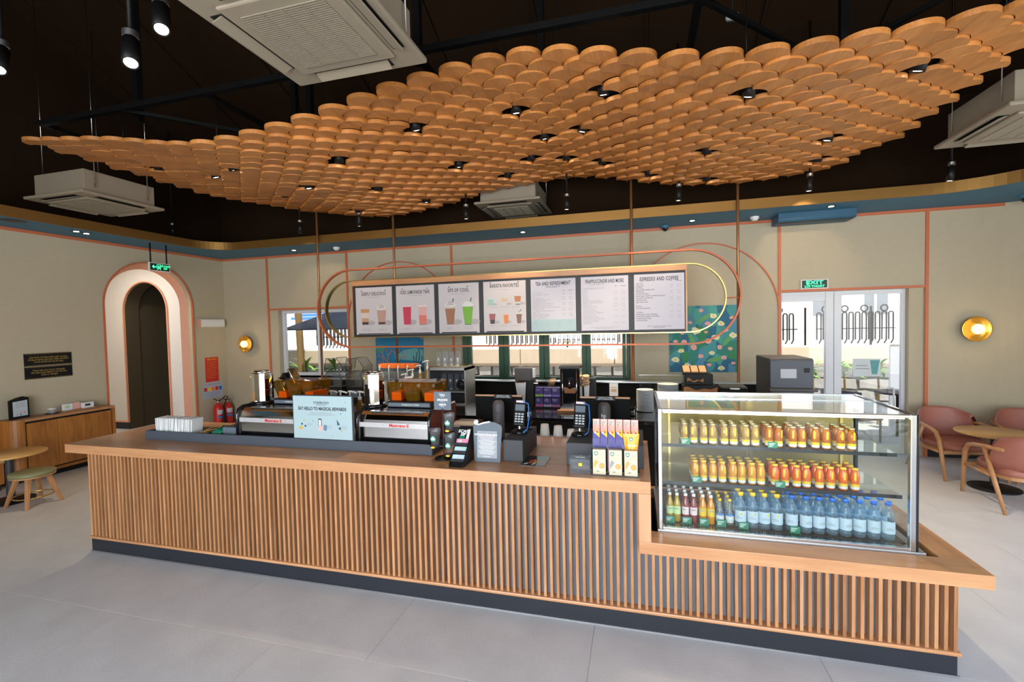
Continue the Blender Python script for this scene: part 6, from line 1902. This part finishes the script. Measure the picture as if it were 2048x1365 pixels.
MB().prism([(-.45, -.10), (-.36, -.02), (-.26, -.06), (-.30, -.14), (-.40, -.18)], -0.0128, -0.012, 'y').build('painted_fish', 'weed_green', ml)
MB().prism([(.28, .18), (.45, .05), (.45, .25)], -0.0128, -0.012, 'y').build('painted_shape', 'coral', ml)
def branch(x, z, a, ln, d):
    if d == 0 or ln < 0.02:
        return
    x2, z2 = x + ln * math.cos(a), z + ln * math.sin(a)
    MB().tube([(x, -0.0135, z), (x2, -0.0135, z2)], 0.0045 + 0.0015 * d, 5).build('painted_coral', 'coral', ml)
    branch(x2, z2, a + 0.45, ln * 0.74, d - 1)
    branch(x2, z2, a - 0.45, ln * 0.74, d - 1)
branch(-0.18, -0.46, 1.9, 0.14, 4)
branch(-0.10, -0.46, 1.2, 0.14, 4)
branch(-0.26, -0.46, 2.1, 0.10, 3)
for k in range(4):
    x = 0.28 + k * 0.045
    MB().tube([(x + 0.012 * math.sin(q * 1.3 + k), -0.0132, -0.46 + q * 0.06) for q in range(5 + k % 3)], 0.008, 5).build('painted_weed', 'weed', ml)
MB().prism([(-.45, -.485), (.45, -.485), (.45, -.42), (.1, -.38), (-.2, -.44)], -0.0126, -0.012, 'y').build('painted_seabed', 'weed', ml)

# ================================================================== ceiling fittings
def ac_unit(x, y, z, label, body=True, rz=0.0):
    t = thing('air_conditioner', label, 'air conditioner', (x, y, z), rz)
    if body:
        B(-0.40, 0.40, -0.40, 0.40, 0.035, 0.29, c=0.004).build('casing', 'ac_white_shaded', t)
        for sx in (-0.42, 0.42):
            for sy in (-0.3, 0.3):
                MB().tube([(sx, sy, 0.1), (sx, sy, max(0.6, min(2.5, rz_at(y + sy) - z)))], 0.005, 6).build('hanger_rod', 'steel', t)
    B(-0.475, 0.475, -0.475, 0.475, 0.0, 0.034, c=0.010).build('panel', 'ac_white_shaded', t)
    B(-0.33, 0.33, -0.33, 0.33, -0.022, 0.001, c=0.012).build('inner_panel', 'ac_white_shaded', t)
    B(-0.25, 0.25, -0.25, 0.25, -0.0235, -0.0215).build('grille', 'ac_dark', t)
    for k in range(34):
        B(-0.25, 0.25, -0.247 + k * 0.0148, -0.240 + k * 0.0148, -0.029, -0.0235).build('grille_slat', 'ac_white_shaded', t)
    for k in range(1, 4):
        B(-0.25 + k * 0.125 - 0.003, -0.25 + k * 0.125 + 0.003, -0.25, 0.25, -0.031, -0.029).build('grille_rib', 'ac_white_shaded', t)
    for a in range(4):
        q = PI / 2 * a
        o = MB().box(-0.27, 0.27, 0.350, 0.425, -0.004, 0.001, c=0.001).build('outlet', 'black', t, rot=(0, 0, q))
        MB().prism([(0.355, -0.005), (0.42, -0.028), (0.424, -0.024), (0.36, 0.0)], -0.26, 0.26, 'x').build('louvre', 'ac_white_shaded', t, rot=(0, 0, q))
    return t
def rz_at(y):
    return rz(y) - 0.02
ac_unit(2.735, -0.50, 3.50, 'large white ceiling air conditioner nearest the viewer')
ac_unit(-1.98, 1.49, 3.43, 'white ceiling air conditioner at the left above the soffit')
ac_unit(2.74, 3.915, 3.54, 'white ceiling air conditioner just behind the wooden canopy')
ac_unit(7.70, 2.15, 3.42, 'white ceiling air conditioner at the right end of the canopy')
# pendant spots
def pendant(x, y, z, label, big=False, target=None):
    s = 1.5 if big else 1.0
    t = thing('pendant_spot', label, 'spotlight', (x, y, z), 0, 'black pendant spots')
    MB().tube([(0, 0, 0.20 * s), (0, 0, max(0.5, rz_at(y) - z))], 0.016 if big else 0.012, 8).build('drop_rod', 'black', t)
    MB().cyl((0, 0, 0.165 * s), 0.032 * s, 0.028 * s, 14).build('mount', 'steel_brushed', t)
    MB().cyl((0, 0, 0.15 * s), 0.012, 0.02 * s, 10).build('joint', 'black', t)
    ry = (-0.30, -0.38, 0) if big else (0.1, 0.05, 0)
    h = 0.15 * s
    MB().lathe([(0.001, 0.0), (0.034 * s, 0.0), (0.034 * s, -h), (0.028 * s, -h), (0.026 * s, -h + 0.02), (0.001, -h + 0.022)], (0, 0, 0), 18).build('can', 'black', t, (0, 0, h), ry)
    MB().cyl((0, 0, -h + 0.004), 0.026 * s, 0.012, 16).build('lens', 'lamp_white', t, (0, 0, h), ry)
    if target:
        sp_ = light('pendant_light', 'SPOT', (x, y, z - 0.02), target[3], (1.0, 0.78, 0.50), spot_size=1.0, spot_blend=0.6, shadow_soft_size=0.03)
        aim(sp_, target[:3])
for k, x in enumerate((-2.92, -0.434, 0.583, 2.239, 3.618, 4.973, 6.366, 7.68)):
    pendant(x, 3.2, (3.44, 3.29, 3.32, 3.29, 3.30, 3.29, 3.27, 3.25)[k], 'small black pendant spot along the back soffit, %s from the left' % ORD[k], False, {1: (-0.9, 4.4, 2.4, 14), 2: (0.65, 3.42, 2.2, 12), 5: (5.3, 4.4, 2.0, 16), 6: (6.6, 4.4, 2.6, 14)}.get(k))
pendant(1.113, -0.3, 3.63, 'black pendant spot at upper left, the lower of the pair', True)
pendant(1.395, -0.3, 3.80, 'black pendant spot at upper left beside the near air conditioner', True)
pendant(-0.20, -0.3, 3.80, 'black pendant spot at the left picture edge', True)
# fittings on the soffit
def onsoffit(name, x, y, label, cat, kind):
    t = thing(name, label, cat, (x, y, ZS))
    if kind == 'lamp':
        MB().lathe([(0.001, -0.004), (0.035, -0.004), (0.048, -0.006), (0.052, 0.0)], (0, 0, 0), 18).build('ring', 'black', t)
        MB().cyl((0, 0, -0.0075), 0.030, 0.003, 16).build('lens', 'lamp_white', t)
    elif kind == 'detector':
        MB().lathe([(0.001, -0.052), (0.035, -0.05), (0.045, -0.03), (0.055, -0.022), (0.055, 0.0)], (0, 0, 0), 18).build('housing', 'white', t)
    elif kind == 'dome':
        MB().lathe([(0.062, 0.0), (0.062, -0.03), (0.045, -0.03)], (0, 0, 0), 18).build('mount', 'blue_soffit', t)
        MB().lathe([(0.045, -0.03), (0.040, -0.055), (0.022, -0.072), (0.001, -0.078)], (0, 0, 0), 18).build('dome', 'gloss_black', t)
    else:
        MB().lathe([(0.001, -0.003), (0.11, -0.003), (0.12, 0.0)], (0, 0, 0), 24).build('grille', 'kick', t)
for nm_, x, y, lb, c, kd in (('soffit_downlight', -2.715, 1.70, 'first recessed lamp of the pair in the blue soffit at left', 'downlight', 'lamp'), ('soffit_downlight', -2.75, 1.84, 'second recessed lamp of the pair in the blue soffit at left', 'downlight', 'lamp'), ('ceiling_speaker', -2.70, 1.05, 'flat round speaker in the blue soffit at far left', 'speaker', 'spk'), ('smoke_detector', -0.414, 4.04, 'white smoke detector on the soffit beside the left window', 'smoke detector', 'detector'), ('smoke_detector', 6.0, 4.11, 'white smoke detector on the soffit left of the blue box', 'smoke detector', 'detector'), ('soffit_downlight', -1.232, 4.0, 'recessed lamp in the soffit above the left window', 'downlight', 'lamp'), ('soffit_downlight', 2.85, 3.94, 'recessed lamp in the soffit above the menu board middle', 'downlight', 'lamp'), ('soffit_downlight', 5.21, 4.03, 'recessed lamp in the soffit above the flower mural', 'downlight', 'lamp'), ('soffit_downlight', 6.785, 3.80, 'recessed lamp in the soffit before the blue box', 'downlight', 'lamp'), ('dome_camera', 4.87, 4.28, 'black dome camera on the soffit near the right bronze pole', 'camera', 'dome'), ('dome_camera', 8.85, 4.05, 'black dome camera on the soffit at far right', 'camera', 'dome')):
    onsoffit(nm_, x, y, lb, c, kd)
ac_ = thing('air_curtain', 'blue painted air curtain box above the glass door', 'air curtain', (6.70, 4.12, 3.095))
MB().prism([(-0.11, 0.02), (-0.09, 0.0), (0.20, 0.0), (0.20, 0.112), (-0.11, 0.112)], -0.44, 0.44, 'x').build('casing', mat('curtain_blue', (0.025, 0.10, 0.17), 0.5), ac_)
B(-0.42, 0.42, -0.085, 0.0, -0.004, 0.0).build('outlet', 'black', ac_)
sd = thing('ceiling_detector', 'white round detector hanging in the dark ceiling', 'smoke detector', (5.34, 1.93, 4.6))
MB().lathe([(0.001, -0.03), (0.05, -0.025), (0.06, 0.0), (0.001, 0.005)], (0, 0, 0), 18).build('housing', 'white', sd)
MB().tube([(0, 0, 0), (0, 0, rz_at(1.93) - 4.6)], 0.006, 6).build('drop_rod', 'black', sd)

# ================================================================== left seating and sideboard
cb = thing('sideboard', 'low oak sideboard with sliding doors against the left wall', 'sideboard', (-3.04, 1.6, 0))
cb.location = (0, 0, 0)
B(-3.185, -2.895, 1.15, 2.18, 0.755, 0.79, c=0.004).build('top', 'cabinet_top', cb)
MB().prism([(-3.185, 1.15), (-3.185, 1.02)] + [(-2.895 - 0.11 + 0.11 * math.cos(a), 1.13 + 0.11 * math.sin(a)) for a in [math.radians(q) for q in range(-90, 1, 15)]] + [(-2.895, 1.15)], 0.06, 0.79, 'z').build('rounded_end', 'cabinet_oak', cb)
B(-3.185, -2.895, 2.14, 2.18, 0.06, 0.755).build('end_panel', 'cabinet_oak', cb)
B(-3.185, -2.925, 1.15, 2.14, 0.10, 0.755).build('carcass', 'black', cb)
for k in range(3):
    B(-2.925, -2.905, 1.168 + k * 0.322, 1.486 + k * 0.322, 0.125, 0.73).build('door', 'cabinet_oak', cb)
B(-2.93, -2.895, 1.15, 2.14, 0.075, 0.11).build('bottom_rail', 'cabinet_oak', cb)
B(-3.15, -2.96, 1.05, 2.15, 0.0, 0.06).build('plinth', 'black', cb)
bk = thing('bench', 'curved oak banquette bench at the left picture edge', 'bench', (0, 0, 0))
B(-3.185, -3.13, -1.2, 1.0, 0.40, 0.79).build('backboard', 'table_oak', bk)
B(-3.13, -2.72, -1.2, 0.92, 0.34, 0.40, c=0.01).build('seat', 'table_oak', bk)
B(-3.12, -2.80, -1.2, 0.88, 0.08, 0.34).build('front_panel', 'cabinet_oak', bk)
B(-3.10, -2.84, -1.2, 0.86, 0.0, 0.08).build('plinth', 'black', bk)
# things on the sideboard
pf = thing('picture_stand', 'black framed notice with a curved top on the sideboard', 'picture frame', (-3.06, 1.19, 0.7905), 0.12)
MB().prism([(-0.105, 0), (0.105, 0), (0.105, 0.255), (0.04, 0.275), (-0.03, 0.262), (-0.105, 0.235)], -0.015, 0.005, 'x').build('frame', 'black', pf)
MB().prism([(-0.07, 0.03), (0.085, 0.03), (0.085, 0.225), (-0.07, 0.215)], 0.005, 0.007, 'x').build('sheet', mat('sheet_pale', (0.52, 0.60, 0.64), 0.5), pf)
for k, (y, z, c) in enumerate(((-0.03, 0.06, 'pink'), (0.01, 0.055, 'teal'), (0.05, 0.075, 'coral'), (0.02, 0.09, 'petal_pink'))):
    MB().prism([(y - 0.012, z - 0.015), (y + 0.012, z - 0.015), (y, z + 0.02)], 0.007, 0.008, 'x').build('printed_shape', c, pf)
for k in range(5):
    B(0.007, 0.008, -0.04, 0.06, 0.20 - k * 0.014, 0.203 - k * 0.014).build('printed_line', 'ink_grey', pf)
jr = thing('glass_jar', 'small glass jar with a pale lid on a dark saucer', 'jar', (-3.05, 1.52, 0.7905))
MB().cyl((0, 0, 0), 0.07, 0.008, 20).build('saucer', 'black', jr)
MB().cyl((0, 0, 0.0085), 0.042, 0.05, 18).build('jar', 'cup_glass', jr)
MB().cyl((0, 0, 0.059), 0.044, 0.014, 18).build('lid', 'white_plastic', jr)
ty = tag(B(-3.14, -2.95, 1.62, 2.02, 0.7905, 0.802, c=0.002).build('wooden_tray', 'cabinet_top'), 'thin wooden tray with leaflets on the sideboard', 'tray')
for k, (y, w_, h, c, lb) in enumerate(((1.70, 0.11, 0.085, 'label_green', 'green and white leaflet holder on the sideboard tray'), (1.80, 0.08, 0.09, 'pink', 'pink card leaflet on the sideboard tray'), (1.92, 0.13, 0.075, 'white', 'white tissue box on the sideboard tray'))):
    t = thing('leaflet_holder' if k < 2 else 'tissue_box', lb, 'leaflets' if k < 2 else 'tissue box', (-3.06, y, 0.8025))
    B(-0.02, 0.012 if k < 2 else 0.05, -w_ / 2, w_ / 2, 0, h, c=0.002).build('body', 'white' if k != 1 else 'pink', t)
    B(0.012 if k < 2 else 0.05, 0.0135 if k < 2 else 0.0515, -w_ / 3, w_ / 6, h * 0.35, h * 0.75).build('printed_patch', c if k < 2 else 'ink', t)
# low round table and stool
def round_table(x, y, h, r, label, fr=0.2):
    t = thing('round_table', label, 'table', (x, y, 0))
    MB().lathe([(0.001, h), (r - 0.004, h), (r, h - 0.006), (r, h - 0.02), (r - 0.02, h - 0.026), (0.001, h - 0.026)], (0, 0, 0), 48).build('table_top', 'table_oak', t)
    MB().cyl((0, 0, 0.02), 0.035, h - 0.046, 18).build('pedestal', 'charcoal', t)
    MB().lathe([(0.001, 0.03), (0.05, 0.028), (fr, 0.012), (fr, 0.0), (0.001, 0.0)], (0, 0, 0), 40).build('base', 'black', t)
    return t
round_table(-2.27, 0.66, 0.535, 0.31, 'low round oak table with a dark pedestal at the left edge', 0.2)
st_ = thing('stool', 'low stool with an olive cushion and splayed oak legs', 'stool', (-1.885, 0.65, 0))
MB().lathe([(0.001, 0.375), (0.15, 0.372), (0.182, 0.362), (0.19, 0.345), (0.185, 0.328), (0.001, 0.328)], (0, 0, 0), 40).build('cushion', 'green_leather', st_)
MB().lathe([(0.001, 0.328), (0.185, 0.328), (0.185, 0.312), (0.17, 0.306), (0.001, 0.306)], (0, 0, 0), 40).build('seat_rim', 'chair_wood', st_)
for sx in (-1, 1):
    for sy in (-1, 1):
        a, b = Vector((0.085 * sx, 0.085 * sy, 0.31)), Vector((0.165 * sx, 0.155 * sy, 0.0))
        m = MB()
        vs = []
        for p_, hw in ((a, 0.026), (b, 0.015)):
            vs += [(p_.x - hw, p_.y - hw * .8, p_.z), (p_.x + hw, p_.y - hw * .8, p_.z), (p_.x + hw, p_.y + hw * .8, p_.z), (p_.x - hw, p_.y + hw * .8, p_.z)]
        m.add(vs, [(0, 1, 2, 3), (7, 6, 5, 4), (0, 4, 5, 1), (1, 5, 6, 2), (2, 6, 7, 3), (3, 7, 4, 0)]).build('leg', 'chair_wood', st_, bevel=0.004)
MB().tube([(0.165 * math.cos(k * PI / 16), 0.165 * math.sin(k * PI / 16), 0.10) for k in range(32)], 0.007, 6, closed=True).build('foot_ring', 'brass', st_)

# ================================================================== pink armchairs and table
def armchair(x, y, rz_, label):
    # faces -y before turning
    t = thing('armchair', label, 'armchair', (x, y, 0), rz_)
    hw, hd = 0.30, 0.30
    # seat cushion with a rounded outline
    def outline(k, d0):
        pts = []
        for a in range(0, 360, 12):
            c_, s_ = math.cos(math.radians(a)), math.sin(math.radians(a))
            px = math.copysign(abs(c_) ** 0.55, c_) * (hw - 0.035) * k
            py = math.copysign(abs(s_) ** 0.55, s_) * (hd - 0.02) * k - 0.02
            pts.append((px, py))
        return pts
    rings = [(0.325, 0.97), (0.335, 1.0), (0.375, 1.0), (0.395, 0.95), (0.402, 0.7)]
    vs, fs = [], []
    nn = 30
    for z, k in rings:
        vs += [(a, b, z) for a, b in outline(k, 0)]
    for i in range(len(rings) - 1):
        for k in range(nn):
            fs.append((i * nn + k, i * nn + (k + 1) % nn, (i + 1) * nn + (k + 1) % nn, (i + 1) * nn + k))
    fs.append(tuple((len(rings) - 1) * nn + k for k in range(nn)))
    fs.append(tuple(range(nn - 1, -1, -1)))
    MB().add(vs, fs, True).build('seat', 'leather', t)
    MB().prism([(a, b) for a, b in outline(0.98, 0)], 0.292, 0.325, 'z').build('seat_frame', 'chair_wood', t)
    # wrap-round back: curved shell leaning outwards
    vs, fs = [], []
    cols_ = 19
    prof = [(0.37, 0.0, 1.0), (0.50, 0.02, 1.02), (0.62, 0.05, 0.99), (0.70, 0.075, 0.93), (0.725, 0.083, 0.86), (0.728, 0.10, 0.86), (0.70, 0.112, 0.93), (0.60, 0.095, 1.0), (0.48, 0.06, 1.03), (0.36, 0.03, 1.0)]
    for z, d, k in prof:
        for c in range(cols_):
            a = -1.0 + 2.0 * c / (cols_ - 1)
            px = a * (hw + 0.0) * k
            py = hd - 0.06 + d - 0.20 * abs(a) ** 2.6 * (1.0 if d < 0.09 or z < 0.7 else 0.9)
            zz = z - (0.055 * abs(a) ** 4 if z > 0.6 else 0)
            vs.append((px, py, zz))
    R_ = len(prof)
    for i in range(R_):
        j = (i + 1) % R_
        for c in range(cols_ - 1):
            fs.append((i * cols_ + c, i * cols_ + c + 1, j * cols_ + c + 1, j * cols_ + c))
    fs.append(tuple(i * cols_ for i in range(R_)))
    fs.append(tuple(i * cols_ + cols_ - 1 for i in range(R_ - 1, -1, -1)))
    MB().add(vs, fs, True).build('backrest', 'leather', t)
    for s in (-1, 1):
        # bent arm running down into the front leg
        pts = [(s * 0.27, 0.22, 0.575), (s * 0.30, 0.05, 0.565), (s * 0.315, -0.12, 0.545), (s * 0.318, -0.20, 0.520), (s * 0.318, -0.25, 0.45), (s * 0.312, -0.28, 0.30), (s * 0.302, -0.325, 0.0)]
        MB().tube(pts, [0.017, 0.019, 0.020, 0.021, 0.022, 0.021, 0.015], 10, up=(1, 0, 0)).build('arm', 'chair_wood', t)
        MB().tube([(s * 0.305, 0.02, 0.555), (s * 0.303, 0.15, 0.30), (s * 0.30, 0.315, 0.0)], [0.018, 0.020, 0.015], 10, up=(1, 0, 0)).build('leg', 'chair_wood', t)
        MB().tube([(s * 0.31, -0.27, 0.305), (s * 0.303, 0.15, 0.305)], 0.014, 8).build('side_rail', 'chair_wood', t)
    B(-0.30, 0.30, -0.285, -0.26, 0.29, 0.325).build('front_rail', 'chair_wood', t)
    return t
armchair(8.0, 3.70, 0.10, 'pink leather armchair against the back wall next to the door')
armchair(8.72, 3.66, -0.1, 'pink leather armchair at the right edge by the wall')
armchair(8.0, 2.70, PI - 0.05, 'pink leather armchair with its back to the viewer')
round_table(8.08, 3.2, 0.60, 0.32, 'round oak table with a black pedestal among the pink chairs', 0.21)
round_table(8.78, 3.12, 0.62, 0.30, 'second round oak table cut by the right edge', 0.2)
flush_texts()
